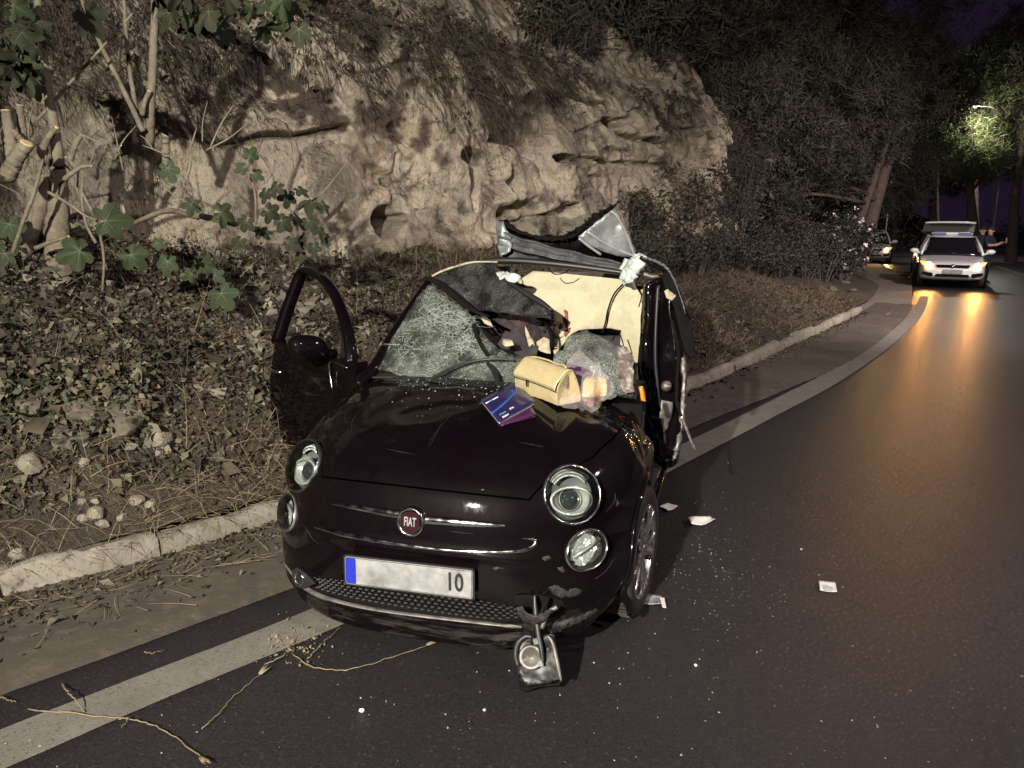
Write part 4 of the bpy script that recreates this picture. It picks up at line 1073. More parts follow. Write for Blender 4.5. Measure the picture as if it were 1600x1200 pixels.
def rail(name, top, bot, mtl, place, prof, label=None, n=40):
    a, c = spline([(u, v, 0) for u, v in top], n), spline([(u, v, 0) for u, v in bot], n); P = []
    for i in range(n):
        rw = []
        for t, out in prof:
            u, v = a[i].x + (c[i].x - a[i].x) * t, a[i].y + (c[i].y - a[i].y) * t
            p = place(u, v); rw.append(tuple(p + (LEYE - p).normalized() * out + Vector((0, 0, .004 * math.sin(i * .7)))))
        P.append(rw)
    b = MB(); b.grid(np.array(P)); return tag(b.build(name, mtl, rf, solid=.004, angle=35), label)
rail('folded_rail', [(778, 358), (830, 375), (890, 391), (950, 405), (1000, 415)], [(780, 382), (830, 396), (890, 408), (950, 420), (1000, 430)], M['rail_grey'], roof_lo,
     [(0, 0), (.08, .03), (.2, .035), (.26, .005), (.40, .0), (.46, .04), (.58, .045), (.64, .01), (.9, .0), (1, .03)], 'grey ribbed header rail of the torn roof')
sheet('torn_end', [(776, 346), (790, 346), (792, 356), (800, 368), (800, 392), (783, 400), (779, 375)], lambda u, v: roof_lo(u, v) + Vector((.03, 0, 0)), M['fin_grey'], 4, .03, 14, 9, .006, 1.0, rf, label='crumpled grey end of the header rail')
sheet('under_rail', [(781, 384), (830, 398), (890, 410), (950, 421), (992, 428), (985, 432), (930, 426), (860, 418), (800, 410), (782, 404)], lambda u, v: roof_lo(u, v) + Vector((-.05, 0, 0)), M['black_plastic'], 6, .01, 8, 10, .005, .6, rf)
FP = (-2.2, .5, 1.5); fin = plane(FP, Vector((.93, .30, -.2)).normalized())
sheet('roof_fin', [(906, 370), (918, 360), (932, 348), (944, 340), (957, 330), (966, 334), (974, 346), (984, 366), (993, 386), (997, 402), (975, 400), (950, 394), (925, 384)], lambda u, v: fin(u, v) + Vector((.06, 0, 0)), M['fin_grey'], 5, .022, 9, 13, .005, .7, rf, label='grey triangular fin of torn roof sheet standing up')
for q in ([(908, 372), (926, 386), (942, 397)], [(920, 361), (945, 378), (975, 392), (994, 400)], [(957, 330), (968, 340), (982, 368), (995, 402)]):
    tubepx('fold', q, .008, M['primer'], lambda u, v: fin(u, v) + Vector((.07, 0, 0)), rf, 16)
tubepx('torn_edge', [(793, 351), (816, 363), (845, 371), (873, 373), (898, 366), (918, 352), (936, 340), (954, 328), (962, 322), (969, 314)], [.010, .014, .012, .014, .022, .026, .026, .018, .008, .003], M['dull_black'], lambda u, v: roof_hi(u, v) + Vector((.05, 0, 0)), rf, 60, label='ragged black torn lip of the roof skin', jag=.45, sides=6)
rr_ = random.Random(8)
for k in range(16):
    u = 885 + k * 5; v = np.interp(u, [885, 918, 960], [369, 352, 324]); p0 = roof_hi(u, v) + Vector((.07, 0, 0))
    b = MB(); b.tube([p0, p0 + Vector((rr_.uniform(0, .03), rr_.uniform(-.03, .03), rr_.uniform(-.04, .035)))], [.012, .002], 5); b.build('tatter', M['dull_black'], rf)
# twisted silver cloth bundle at the left corner
b = MB(); rg_ = np.random.RandomState(3)
for k in range(9):
    o_ = rg_.uniform(-7, 7, 2); pl_ = plane((-2.05 + .02 * k, 0, 1.4), (1, 0, 0))
    q = spline([pl_(978 + o_[0] * .6, 442 + o_[1] * .6), pl_(984 + o_[0], 424 + o_[1]), pl_(996 + o_[1], 411 + o_[0] * .7), pl_(1006 + o_[0] * .6, 402 + o_[1] * .3)], 18)
    b.tube(q, [float(.018 + .018 * math.sin(math.pi * t) + .005 * rg_.randn()) for t in np.linspace(0, 1, 18)], 9, flat=.6)
b.v = [tuple(np.array(q) + .016 * np.array([float(vnoise(np.array([[q[0] * 38 + s_ * 9, q[1] * 38, q[2] * 38]]), 5 + s_)[0]) for s_ in range(3)])) for q in b.v]
tag(b.build('airbag_bundle', M['foil_cloth'], CAR), 'crumpled silvery curtain bundle twisted round the left roof corner')
# the left side: crushed door seen on its edge, bent pillar, hanging frame and wires
DP = (-1.75, .83, .8); DN = Vector((.78, .62, .08)).normalized(); d_pl = plane(DP, DN)
ld = sheet('door', [(1012, 444), (1024, 436), (1042, 432), (1050, 448), (1053, 480), (1059, 520), (1064, 560), (1063, 600), (1060, 640), (1055, 680), (1050, 716), (1038, 722), (1029, 706), (1020, 660), (1012, 620), (1006, 580), (1004, 545), (1008, 500)], d_pl, M['car_paint'], 6, .05, 6, 31, .05, .5, label='crushed left door and pillar twisted edge on')
tubepx('seam', [(1021, 446), (1018, 500), (1017, 560), (1022, 620), (1032, 690)], .010, M['black_plastic'], lambda u, v: d_pl(u, v) + DN * .045, ld)
tubepx('seam', [(1040, 440), (1036, 480), (1042, 520), (1046, 560)], .006, M['chrome'], lambda u, v: d_pl(u, v) + DN * .06, ld)
tubepx('trim_edge', [(1060, 545), (1064, 590), (1061, 640), (1053, 700), (1046, 718)], [.008, .012, .014, .012, .006], M['dusty_metal'], lambda u, v: d_pl(u, v) + DN * .03, ld, 44, jag=.5, sides=6)
sheet('lock_plate', [(1022, 622), (1040, 626), (1039, 642), (1032, 668), (1026, 672), (1019, 648)], lambda u, v: d_pl(u, v) + DN * .07, M['dusty_metal'], 6, .01, 9, 32, .006, .3, ld)
p = d_pl(1031, 601) + DN * .055; b = MB(); b.lathe([(.028, 0), (.03, .015), (.022, .028), (.012, .03), (.010, .045), (.001, .046)], p, DN, 20); b.build('hinge_bolt', M['dusty_metal'], ld)
sheet('jamb', [(1003, 470), (1010, 468), (1010, 520), (1006, 560), (1012, 600), (1022, 640), (1018, 660), (1000, 610), (996, 570), (1000, 530)], plane((-1.9, .7, 1), (1, .15, 0)), M['dull_black'], 6, .02, 8, 33, .02, .4, label='black door jamb behind the crushed door')
tubepx('pillar_lining', [(1004, 452), (1008, 470), (1009, 500), (1004, 518)], [.012, .02, .022, .012], M['cream'], plane((-1.95, .7, 1), (1, .2, 0)), flat=.5)
hf = sheet('window_frame', [(1036, 428), (1047, 424), (1056, 440), (1068, 472), (1080, 512), (1088, 556), (1080, 561), (1070, 548), (1060, 510), (1050, 472), (1040, 446)], plane((-1.55, .95, 1.2), Vector((.8, .5, .2)).normalized()), M['dull_black'], 5, .02, 8, 34, .02, .4, label='black window frame strip bent out and hanging')
tubepx('metal_edge', [(1004, 402), (1024, 408), (1044, 422), (1056, 444), (1066, 472), (1071, 490)], [.010, .012, .011, .008, .007, .003], M['fin_grey'], plane((-1.5, .95, 1.2), Vector((.8, .5, .2)).normalized()), hf, 40, jag=.4, sides=6, flat=.5)
tubepx('bracket', [(1000, 402), (1018, 412), (1034, 420), (1040, 430)], [.02, .03, .026, .012], M['car_paint'], plane((-1.85, .8, 1.2), (1, 0, 0)), hf, flat=.5)
tubepx('bracket', [(1006, 428), (1022, 432), (1040, 428)], [.02, .026, .016], M['dusty_metal'], plane((-1.88, .8, 1.2), (1, 0, 0)), hf, flat=.6)
sheet('clip', [(1038, 455), (1042, 452), (1056, 462), (1049, 470), (1041, 465)], plane((-1.5, .9, 1.2), Vector((.8, .5, .2)).normalized()), M['cream'], 4, .005, 8, 35, .012, .2, hf)
tubepx('wire', [(1050, 500), (1056, 525), (1060, 560), (1057, 600), (1057, 628), (1064, 648), (1072, 668), (1080, 690), (1086, 702)], .007, M['dull_black'], plane((-1.5, .98, .8), Vector((.8, .5, .2)).normalized()), n=50, label='long loose wire dangling beside the crushed door')
tubepx('wire_core', [(1064, 650), (1072, 669), (1080, 690), (1086, 702)], .0085, M['rim'], plane((-1.5, .98, .8), Vector((.8, .5, .2)).normalized()), n=20)
b = MB(); p, n_ = on_car(1001, 612, .004)
sheet('headlight_reflection', [(999, 604), (1003, 603), (1007, 616), (1008, 628), (1003, 626), (1001, 616)], plane((-1.05, .78, .9), Vector((.6, .75, .3)).normalized()), M['amber'], 4, .01, 8, 36, .012, .2)  # orange headlight reflection on the crumpled wing, put in as an amber piece
# ---------------------------------------------------------------- right door, swung open
door = MB()
HX = []
us = np.linspace(0, 1, 26); vs = np.linspace(0, 1, 20)
P = []
for v in vs:
    z = .27 + .70 * v
    xe = 1.03 + .03 * math.sin(v * 3) - .10 * max(0, .25 - v) / .25; xs_ = .0 + .02 * v
    P.append([(xs_ + (xe - xs_) * u, .012 + .045 * math.sin(math.pi * min(1, v * .9 + .08)) - .02 * (abs(u - .5) * 2) ** 6 - .012 * math.exp(-((z - .78) / .02) ** 2), z) for u in us])
door.grid(np.array(P))
Q = np.array(P); Q[..., 1] = -.075
door.grid(Q)
ring = [tuple(Q[i, 0]) for i in range(20)] + [tuple(Q[-1, j]) for j in range(26)] + [tuple(Q[i, -1]) for i in range(19, -1, -1)] + [tuple(Q[0, j]) for j in range(25, -1, -1)]
ringo = [P[i][0] for i in range(20)] + [P[-1][j] for j in range(26)] + [P[i][-1] for i in range(19, -1, -1)] + [P[0][j] for j in range(25, -1, -1)]
door.grid(np.array([ring, ringo]))
dr = door.build('door', M['car_paint'], CAR, weld=True, angle=40)
tag(dr, 'undamaged right door swung wide open')
dr.location = (-1.15, -.80, 0); dr.rotation_euler = (0, 0, R(180 + 57))
fr = [Vector(p) for p in ((1.03, -.02, .96), (.985, -.05, 1.10), (.93, -.085, 1.25), (.875, -.115, 1.372), (.845, -.12, 1.405), (.80, -.122, 1.412), (.68, -.12, 1.40), (.52, -.11, 1.36), (.36, -.09, 1.27), (.22, -.06, 1.15), (.13, -.035, 1.03), (.10, -.02, .95))]
b = MB(); b.tube(spline(fr, 60), [float(t) for t in np.interp(np.linspace(0, 1, 60), [0, .3, .42, .55, 1], [.046, .042, .038, .036, .04])], 8, flat=.7); b.build('window_frame', M['car_paint'], dr)
b = MB(); b.prism([(.10, -.03, .95), (.13, -.035, 1.02), (.235, -.062, 1.15), (.26, -.06, .955)], (0, .02, 0)); b.build('quarter_panel', M['black_plastic'], dr, smooth=False)
b = MB(); P = []
for u in np.linspace(-math.pi / 2, math.pi / 2, 15):
    rw = []
    for v in np.linspace(0, 2 * math.pi, 29)[:-1]:
        f = lambda w, e: math.copysign(abs(w) ** e, w)
        rw.append((.25 + .062 * f(math.cos(u), .7) * math.cos(v), .155 + .112 * f(math.sin(u), .8), 1.035 + .072 * f(math.cos(u), .7) * math.sin(v) + .02 * math.sin(u)))
    P.append(rw)
b.grid(np.array(P), closed=True); b.tube([(.24, .0, .985), (.245, .06, 1.0), (.25, .1, 1.02)], [.03, .026, .03], 10); b.build('wing_mirror', M['car_paint'], dr)
b = MB(); b.tube(spline([(.82, .055, .80), (.86, .085, .803), (.93, .085, .806), (.97, .05, .808)], 16), [.008] + [.013] * 14 + [.008], 8, flat=.7); b.build('handle', M['chrome'], dr)
b = MB(); b.box((.5, -.085, .62), (.8, .03, .5)); b.build('door_lining', M['dark_fabric'], dr, smooth=False, bevel=.02)
b = MB(); b.tube(spline([(.05, .03, .94), (.2, .048, .955), (.22, .05, .90), (.19, .05, .80)], 20), .004, 6); b.build('bright_edge', M['chrome'], dr)

# ---------------------------------------------------------------- wheels
def wheel(c, sg, spin, steer):
    tyre = MB(); ax = Vector((0, 1, 0)); o = Vector((0, 0, 0))
    pr = [(.205, -.085), (.225, -.098), (.262, -.100), (.284, -.088), (.291, -.06), (.292, -.03), (.292, .03), (.291, .06), (.284, .088), (.262, .100), (.225, .098), (.205, .085)]
    tyre.lathe(pr, o, ax, 48); w = tyre.build('wheel', M['tyre'], CAR)
    b = MB()
    for k in range(60):
        a = 2 * math.pi * k / 60
        for q in (-.055, .055): b.box((.2925 * math.cos(a), q, .2925 * math.sin(a)), (.006, .045, .012), Matrix.Rotation(-a, 3, 'Y'))
    tag(b.build('tread', M['tyre'], w, smooth=False), kind='stuff')
    b = MB(); b.lathe([(.212, .092), (.206, .098), (.198, .090), (.192, .02), (.19, -.07)], o, ax, 48)
    for k in range(5):
        a0 = 2 * math.pi * k / 5
        for s_ in (-.13, .13):
            pts_ = [(.03 + .0 * s_, a0 + s_ * 1.6, .075), (.10, a0 + s_ * 1.3, .085), (.16, a0 + s_ * 1.7, .090), (.201, a0 + s_ * 2.2, .088)]
            b.tube(spline([(r_ * math.cos(t), y_, r_ * math.sin(t)) for r_, t, y_ in pts_], 10), [.016, .015, .014, .014, .013, .013, .013, .013, .014, .016], 8)
    b.lathe([(.001, .098), (.026, .097), (.034, .085), (.034, .05)], o, ax, 24); b.build('rim', M['rim'], w)
    b = MB(); b.lathe([(.135, .02), (.135, .0), (.06, .0)], o, ax, 36); b.build('brake_disc', M['dusty_metal'], w)
    w.location = c; w.rotation_euler = (0, spin, (0 if sg > 0 else math.pi) + steer)
    return w
wheel((WC.x, .715, .290), 1, .4, R(-6)); wheel((WC.x, -.715, .290), -1, .1, R(-6)); wheel((RW.x, .70, .290), 1, .9, 0); wheel((RW.x, -.70, .290), -1, .2, 0)

# ---------------------------------------------------------------- wipers, torn out fog lamp
cw_pl = plane((-1.02, 0, .985), Vector((.45, 0, .9)).normalized())
tubepx('wiper', [(672, 604), (690, 592), (715, 580), (745, 572), (775, 569), (806, 571)], [.009, .008, .007, .007, .006, .005], M['black_plastic'], lambda u, v: cw_pl(u, v) + Vector((.02, 0, .03)), label='black wiper arm arched up off the shattered glass')
tubepx('wiper', [(766, 572), (774, 582), (780, 596), (784, 610)], [.010, .012, .013, .012], M['black_plastic'], lambda u, v: cw_pl(u, v) + Vector((.04, 0, .02)), label='short wiper stub behind the blue booklet')
tubepx('wiper', [(742, 516), (747, 532), (754, 548), (762, 562)], [.012, .011, .009, .006], M['dull_black'], lambda u, v: ws_pl(u, v) + WS_N * .03, label='bent black wiper blade caught in the windscreen')
b = MB(); b.lathe([(.002, 0), (.016, .002), (.018, .012), (.012, .018)], on_car(666, 604, .0)[0], (0, 0, 1), 14); b.build('wiper_spindle', M['black_plastic'], CAR)
M['scraped'] = mat('scraped_plastic', (.022, .020, .017), .6, var=[(60, (.11, .10, .08), .55, .72), (30, (.008, .007, .008), .40, .58)], bump=(60, .8, .01))
def fpl(u, v): return LP(u, v, (.05, 0, .1), Vector((.93, 0, .36)).normalized())
fl = sheet('torn_fog_lamp', [(806, 1010), (812, 999), (826, 992), (838, 1000), (852, 992), (864, 990), (872, 1030), (879, 1062), (850, 1068), (824, 1072), (812, 1058), (806, 1040)], fpl, M['black_plastic'], 5, .02, 14, 41, .03, .4, label='broken fog lamp housing torn out and dangling below the bumper')
tubepx('bracket', [(812, 1040), (808, 1022), (812, 1004), (824, 994), (836, 996)], [.010, .012, .012, .010, .006], M['black_plastic'], lambda u, v: fpl(u, v) + Vector((.02, 0, .01)), fl)
tubepx('edge', [(858, 992), (866, 1004), (873, 1034), (879, 1062)], [.006, .008, .008, .005], M['dusty_metal'], lambda u, v: fpl(u, v) + Vector((.025, 0, .01)), fl)
tubepx('stay', [(838, 932), (839, 955), (843, 990), (848, 1015), (851, 1036)], [.006, .009, .011, .010, .006], M['black_plastic'], lambda u, v: fpl(u, v) + Vector((.03, 0, .02)), fl, flat=.6)
tubepx('cable', [(858, 938), (850, 955), (846, 972), (836, 992), (834, 1010)], .007, M['dull_black'], lambda u, v: fpl(u, v) + Vector((.02, 0, .02)), fl)
tubepx('cable', [(872, 952), (858, 962), (848, 985)], .009, M['dusty_metal'], lambda u, v: fpl(u, v) + Vector((.02, 0, .02)), fl)
b = MB(); p = fpl(832, 1030) + Vector((.02, 0, .02)); b.lathe([(.042, -.01), (.046, .006), (.040, .016), (.030, .006), (.012, -.004), (.001, -.006)], p, (.9, .1, .42), 28); b.build('reflector', M['dusty_metal'], fl)
for u, v in ((841, 1004), (848, 1038)):
    p = fpl(u, v) + Vector((.035, 0, .025)); b = MB(); b.box(p, (.01, .018, .02), Matrix.Rotation(R(20), 3, 'X')); b.build('clip', M['plate'], fl, smooth=False)
sheet('skid_tab', [(810, 1064), (824, 1068), (850, 1064), (879, 1064), (874, 1072), (845, 1072), (822, 1080), (812, 1074)], lambda u, v: LP(u, v, (.05, 0, .02), (.5, 0, .86)), M['dull_black'], 5, .006, 10, 44, .012, .5, fl)
sheet('torn_edge', [(806, 950), (816, 949), (826, 958), (840, 962), (850, 958), (858, 952), (864, 956), (856, 966), (846, 974), (834, 979), (820, 974), (808, 962)], lambda u, v: LP(u, v, (.03, 0, .2), (1, 0, 0)), M['scraped'], 4, .02, 18, 42, .006, 1.0, label='pale splintered bumper edge round the missing fog lamp')
def oncar(u, v):
    p = on_car(u, v, .0015)[0]
    return p if p is not None else LP(u, v, (-.02, 0, .1), (1, 0, 0))
for k, (pg, lab) in enumerate([
    ([(836, 990), (850, 976), (880, 968), (910, 960), (930, 950), (936, 955), (918, 966), (890, 980), (860, 992)], 'pale scraped patch low on the broken bumper corner'),
    ([(856, 918), (866, 914), (884, 922), (900, 918), (912, 924), (896, 932), (876, 934), (864, 928)], 'pale scraped patch above the torn out fog lamp'),
    ([(846, 872), (858, 868), (862, 872), (852, 877)], None), ([(870, 886), (880, 884), (884, 892), (874, 892)], None),
    ([(770, 1000 - 112), (786, 886), (788, 889), (774, 892)], None), ([(964, 778), (970, 786), (966, 794), (962, 790)], None)]):
    sheet('scuff', pg, oncar, M['scraped'], 4, 0, 8, 50 + k, .001, 1.3, label=lab)
for k, (a, c) in enumerate([((690, 650), (672, 705)), ((706, 640), (668, 700)), ((560, 640), (548, 676)), ((600, 700), (650, 712)), ((810, 690), (850, 700)), ((950, 800), (962, 770)), ((930, 905), (965, 870)), ((470, 820), (500, 850)), ((700, 830), (740, 834))]):
    q = [oncar(a[0] + (c[0] - a[0]) * t + 3 * math.sin(t * 5 + k), a[1] + (c[1] - a[1]) * t) for t in np.linspace(0, 1, 14)]
    b = MB(); b.tube(q, [.0005 + .0008 * math.sin(math.pi * t) for t in np.linspace(0, 1, 14)], 5); b.build('scratch', M['scraped'], CAR)
sheet('socket', [(804, 930), (838, 928), (880, 938), (884, 950), (870, 962), (840, 968), (806, 962)], lambda u, v: on_car(u, v, .003)[0] or LP(u, v, (0, 0, .2), (1, 0, 0)), M['dull_black'], 6, 0, 8, 43, .003, .6, label='dark empty fog lamp socket in the bumper')
# ================================================================ THINGS ON THE BONNET AND THE ROAD
def cw(p): return CMW @ p
def hoodw(u, v, lift=0.0):
    p, n = on_car(u, v, lift)
    return cw(p), (CMW.to_3x3() @ n).normalized()
M['bag_leather'] = mat('bag_leather', (.40, .325, .175), .5, var=[(9, (.34, .275, .145), .4, .7), (60, (.44, .36, .20), .5, .7)], bump=(150, .35, .003))
M['gold'] = mat('gold_metal', (.55, .42, .18), .3, 1)
M['booklet_blue'] = mat('booklet_blue', (.014, .011, .062), .3, coat=.5)
M['booklet_purple'] = mat('booklet_purple', (.050, .014, .048), .35, coat=.4)
M['print_blue'] = mat('print_blue', (.035, .085, .34), .4)
M['print_cyan'] = mat('print_cyan', (.25, .55, .70), .4)
M['print_white'] = mat('print_white', (.75, .75, .75), .5)
M['paper'] = mat('paper', (.62, .61, .56), .8, var=[(12, (.5, .49, .45), .45, .7)], bump=(20, .3, .005))
M['print_grey'] = mat('print_grey', (.22, .22, .22), .6)
# ---- handbag
A_, n_ = hoodw(806, 608); B_, _ = hoodw(871, 641); C_, _ = hoodw(895, 629)
bx_ = (B_ - A_); blen = bx_.length; bx_.normalize()
bz_ = n_.lerp(Vector((0, 0, 1)), .4).normalized(); by_ = bz_.cross(bx_).normalized(); bx_ = by_.cross(bz_).normalized()
if by_.dot(C_ - B_) < 0: by_ = -by_
bdep = max(.085, min(.125, (C_ - B_).dot(by_)))
BAG = empty('handbag', A_, 0, 'tan leather handbag with gold clasp lying on the bonnet', 'handbag')
hgt = .150
def bagp(x, y, z): return bx_ * (x * blen) + by_ * (y * bdep) + bz_ * z
prof = [(.02, 0), (-.01, .02), (-.015, .05), (.0, .078), (.06, .095), (.20, .120), (.36, .140), (.48, .147), (.60, .144), (.74, .122), (.88, .08), (.99, .03), (.98, 0)]
pr = [tuple(p)[:2] for p in spline([(a, c, 0) for a, c in prof], 40)]
P = []
for i, x in enumerate(np.linspace(0, 1, 26)):
    e = min(x, 1 - x); pinch = .06 * math.exp(-(e / .05) ** 2)
    P.append([tuple(bagp(x + (.012 * math.sin(q * 9) if 0 < i < 25 else 0) * .3, .5 + (y - .5) * (1 - pinch) - .05 * math.exp(-(e / .10) ** 2) * 0, z * (1 - .03 * math.exp(-(e / .1) ** 2)) - .004 * math.sin(x * 7) * (z > .1))) for q, (y, z) in enumerate(pr)])
P = np.array(P); P = P + .0035 * fbm(P * 22, 3, 12)[..., None] * np.array(by_ + bz_); b = MB(); b.grid(P)
for side in (0, -1):
    ctr = P[side].mean(0); inn = ctr + np.array(bx_) * (.016 if side == 0 else -.016)
    ringp = P[side]; mid = ringp * .5 + inn * .5
    b.grid(np.array([ringp, mid]), closed=True); b.grid(np.array([mid, mid * .1 + inn * .9]), closed=True)
bag_body = b.build('bag_body', M['bag_leather'], BAG, weld=True, angle=50)
fl_ = []
for x in np.linspace(-.004, 1.004, 22):
    fl_.append([tuple(bagp(x, y, z) + (by_ * (y - .5) * .02 + bz_ * .0045 - by_ * (.004 if y < .2 else 0))) for y, z in [(.74, .122), (.60, .144), (.48, .147), (.36, .140), (.20, .120), (.06, .096), (.0, .080), (-.012, .064 + .006 * math.sin(x * 3))]])
b = MB(); b.grid(np.array(fl_)); b.build('flap', M['bag_leather'], BAG, solid=.003)
b = MB(); b.tube([bagp(x, -.02, .0575 + .006 * math.sin(x * 3)) - by_ * .002 for x in np.linspace(0, 1, 14)], .0022, 6); b.build('flap_piping', M['ink'], BAG)
for xx in (.004, .996):
    b = MB(); b.tube([bagp(xx, y, z) for y, z in pr], .0022, 6); b.build('edge_piping', M['bag_leather'], BAG)
b = MB(); b.tube(spline([bagp(.06, .55, .150), bagp(.2, .6, .156), bagp(.45, .62, .158), bagp(.65, .6, .155), bagp(.82, .58, .160), bagp(.90, .55, .153)], 30), .0045, 8); b.build('handle', M['bag_leather'], BAG)
b = MB(); b.tube(spline([bagp(.05, .66, .1445), bagp(.4, .72, .142), bagp(.85, .70, .141)], 20), .0025, 6); b.build('handle_seam', M['ink'], BAG)
P = []
for t in np.linspace(0, 2 * math.pi, 21)[:-1]: P.append(bagp(.34, -.03, .058) - by_ * .006 + bx_ * (.008 * math.cos(t)) + bz_ * (.020 * math.sin(t) * (1 if abs(math.sin(t)) < .99 else 1)))
b = MB(); b.prism(P, -by_ * .006); b.build('clasp', M['gold'], BAG, smooth=False, bevel=.002)
b = MB()
for k in range(7):
    c_ = bagp(1.02, .32, .128 - k * .008); b.tube([c_ + (bx_ if k % 2 else by_) * (.005 * math.cos(a)) + bz_ * (.006 * math.sin(a)) for a in np.linspace(0, 2 * math.pi, 10)], .0014, 5, caps=False)
o = b.build('chain', M['dusty_metal'], BAG); o['kind'] = 'stuff'
# ---- booklets
def booklet(name, c4, th, label, mtl, lift=.006, cover=False, group=None):
    q = [hoodw(u, v, lift)[0] for u, v in c4]                   # left, top, right, bottom corners
    o_ = (q[0] + q[2]) / 2; x = (q[1] - q[0]).normalized(); n = x.cross(q[3] - q[0]).normalized()
    if n.dot(EYE - o_) < 0: n = -n
    r = empty(name, o_, 0, label, 'booklet', group)
    q = [p - o_ for p in q]
    b = MB()
    def surf(a, c, up): 
        p = q[0] * (1 - a) * (1 - c) + q[1] * a * (1 - c) + q[2] * a * c + q[3] * (1 - a) * c
        return p + n * (up + .010 * c * c * a)
    N = 10
    for k, (u0, mt_) in enumerate(((th, 0),)): b.grid(np.array([[tuple(surf(a, c, th)) for a in np.linspace(0, 1, N)] for c in np.linspace(0, 1, N)]))
    b.build('cover', mtl, r, solid=.0012)
    b = MB(); b.grid(np.array([[tuple(surf(a, c, 0) - n * (.010 * c * c * a)) for a in np.linspace(0.01, .99, N)] for c in np.linspace(.01, .985, N)])); b.build('pages', M['booklet_purple'] if not cover else M['print_grey'], r, solid=.002)
    return r, surf, n, x
BK, surf, n, x = booklet('booklet', [(751, 630), (806, 601), (836, 635), (780, 666)], .007, 'dark blue booklet with white lettering lying beside the tan handbag', M['booklet_blue'], .008, True)
band = []
for a in np.linspace(.0, 1, 24):
    c0 = .60 - .36 * a ** 1.5; w = .065
    band.append([tuple(surf(a, c0 + w * t, .0085)) for t in (-.5, .5)])
b = MB(); b.grid(np.array(band)); b.build('printed_band', M['print_blue'], BK, solid=.0004)
for dd_ in (-.055, .05, .06):
    b = MB(); b.tube([surf(a, .60 - .36 * a ** 1.5 + dd_ * (1 - .5 * a), .0086) for a in np.linspace(.25, 1, 20)], .0004, 4); b.build('printed_line', M['print_blue'], BK)
up = (surf(.3, .2, 0) - surf(.3, .8, 0)).normalized(); nn = x.cross(up).normalized()
text_mesh('the', .024, basis(x, up, nn, surf(.44, .80, .0105)), M['print_white'], BK, extrude=.0002, bold=.0008)
text_mesh('Enjoy', .022, basis(x, up, nn, surf(.20, .80, .0105)), M['print_cyan'], BK, extrude=.0002)
text_mesh('Ride!', .024, basis(x, up, nn, surf(.21, .925, .0105)), M['print_white'], BK, extrude=.0002, bold=.0008)
b = MB(); b.prism([surf(.175, .20, .0085) + x * (.009 * math.cos(t)) + up * (.006 * math.sin(t)) for t in np.linspace(0, 2 * math.pi, 17)[:-1]], nn * .0004); b.build('emblem', M['print_cyan'], BK, smooth=False)
for a0, a1 in ((.04, .135), (.22, .38)):
    b = MB(); b.prism([surf(a0, .185, .0085), surf(a1, .185, .0085), surf(a1, .225, .0085), surf(a0, .225, .0085)], nn * .0004); b.build('small_print', M['print_white'], BK, smooth=False)
booklet('booklet', [(762, 634), (812, 606), (838, 652), (783, 667)], .002, 'second dark booklet half hidden under the blue booklet', M['booklet_purple'], .002)
# ---- clear plastic bag with a purple booklet and a gold pouch
b = MB(); hz_ = lambda u, v, l: cw(bulge(u, v)) + (EYE - cw(bulge(u, v))).normalized() * l
def wsheet(name, poly, place, material, label=None, cat=None, **k):
    o = sheet(name, poly, place, material, parent=None, **k)
    return tag(o, label, cat)
def hp_(lift):
    def f(u, v):
        t = min(1, max(0, (v - 575) / 50)); a = cw(bulge(u, v)); h = on_car(u, max(v, 628), 0)[0]
        d = ray(u, v); dist = (a - EYE).length * (1 - t) + ((cw(h) - EYE).length if h is not None else (a - EYE).length) * t
        return EYE + d.normalized() * (min(dist, (a - EYE).length + .05) - lift)
    return f
wsheet('purple_booklet', [(876, 583), (884, 566), (922, 578), (908, 602)], hp_(.07), M['booklet_purple'], 'small purple booklet inside the clear plastic bag', 'booklet', step=6, amp=.003, solid=.004)
wsheet('gold_pouch', [(888, 596), (906, 602), (914, 590), (947, 590), (948, 618), (930, 621), (895, 619)], hp_(.055), mat('gold_cloth', (.62, .46, .19), .38, .35, bump=(40, .5, .01), var=[(20, (.45, .33, .13), .5, .7)]), 'shiny gold pouch inside the clear plastic bag', 'pouch', step=5, amp=.012, solid=.02, seed=5)
wsheet('beaded_purse', [(908, 622), (920, 620), (944, 620), (938, 630), (923, 635), (914, 630)], hp_(.03), mat('copper_beads', (.34, .13, .075), .35, .6, bump=(160, 1, .01), var=[(190, (.7, .45, .36), .55, .65), (110, (.05, .02, .015), .5, .62)]), 'copper beaded purse at the bottom of the clear plastic bag', 'purse', step=4, amp=.006, solid=.012, seed=7)
pm_ = bpy.data.materials.new('clear_film'); pm_.use_nodes = True
nt = pm_.node_tree; bs = nt.nodes['Principled BSDF']; bs.inputs['Base Color'].default_value = (.80, .72, .74, 1); bs.inputs['Roughness'].default_value = .08; bs.inputs['Alpha'].default_value = .17; bs.inputs['Coat Weight'].default_value = 1; bs.inputs['Coat Roughness'].default_value = .06; bs.inputs['Specular IOR Level'].default_value = 1.0
M['film'] = pm_
wsheet('plastic_bag', [(862, 622), (872, 600), (874, 582), (884, 566), (896, 552), (904, 545), (912, 552), (922, 562), (934, 572), (948, 586), (958, 598), (962, 610), (950, 622), (936, 634), (922, 640), (898, 640), (878, 634)], hp_(.095), M['film'], 'crumpled clear plastic bag beside the tan handbag', 'plastic bag', step=6, amp=.045, scl=8, solid=0, seed=17, smooth=False, rag=.8)

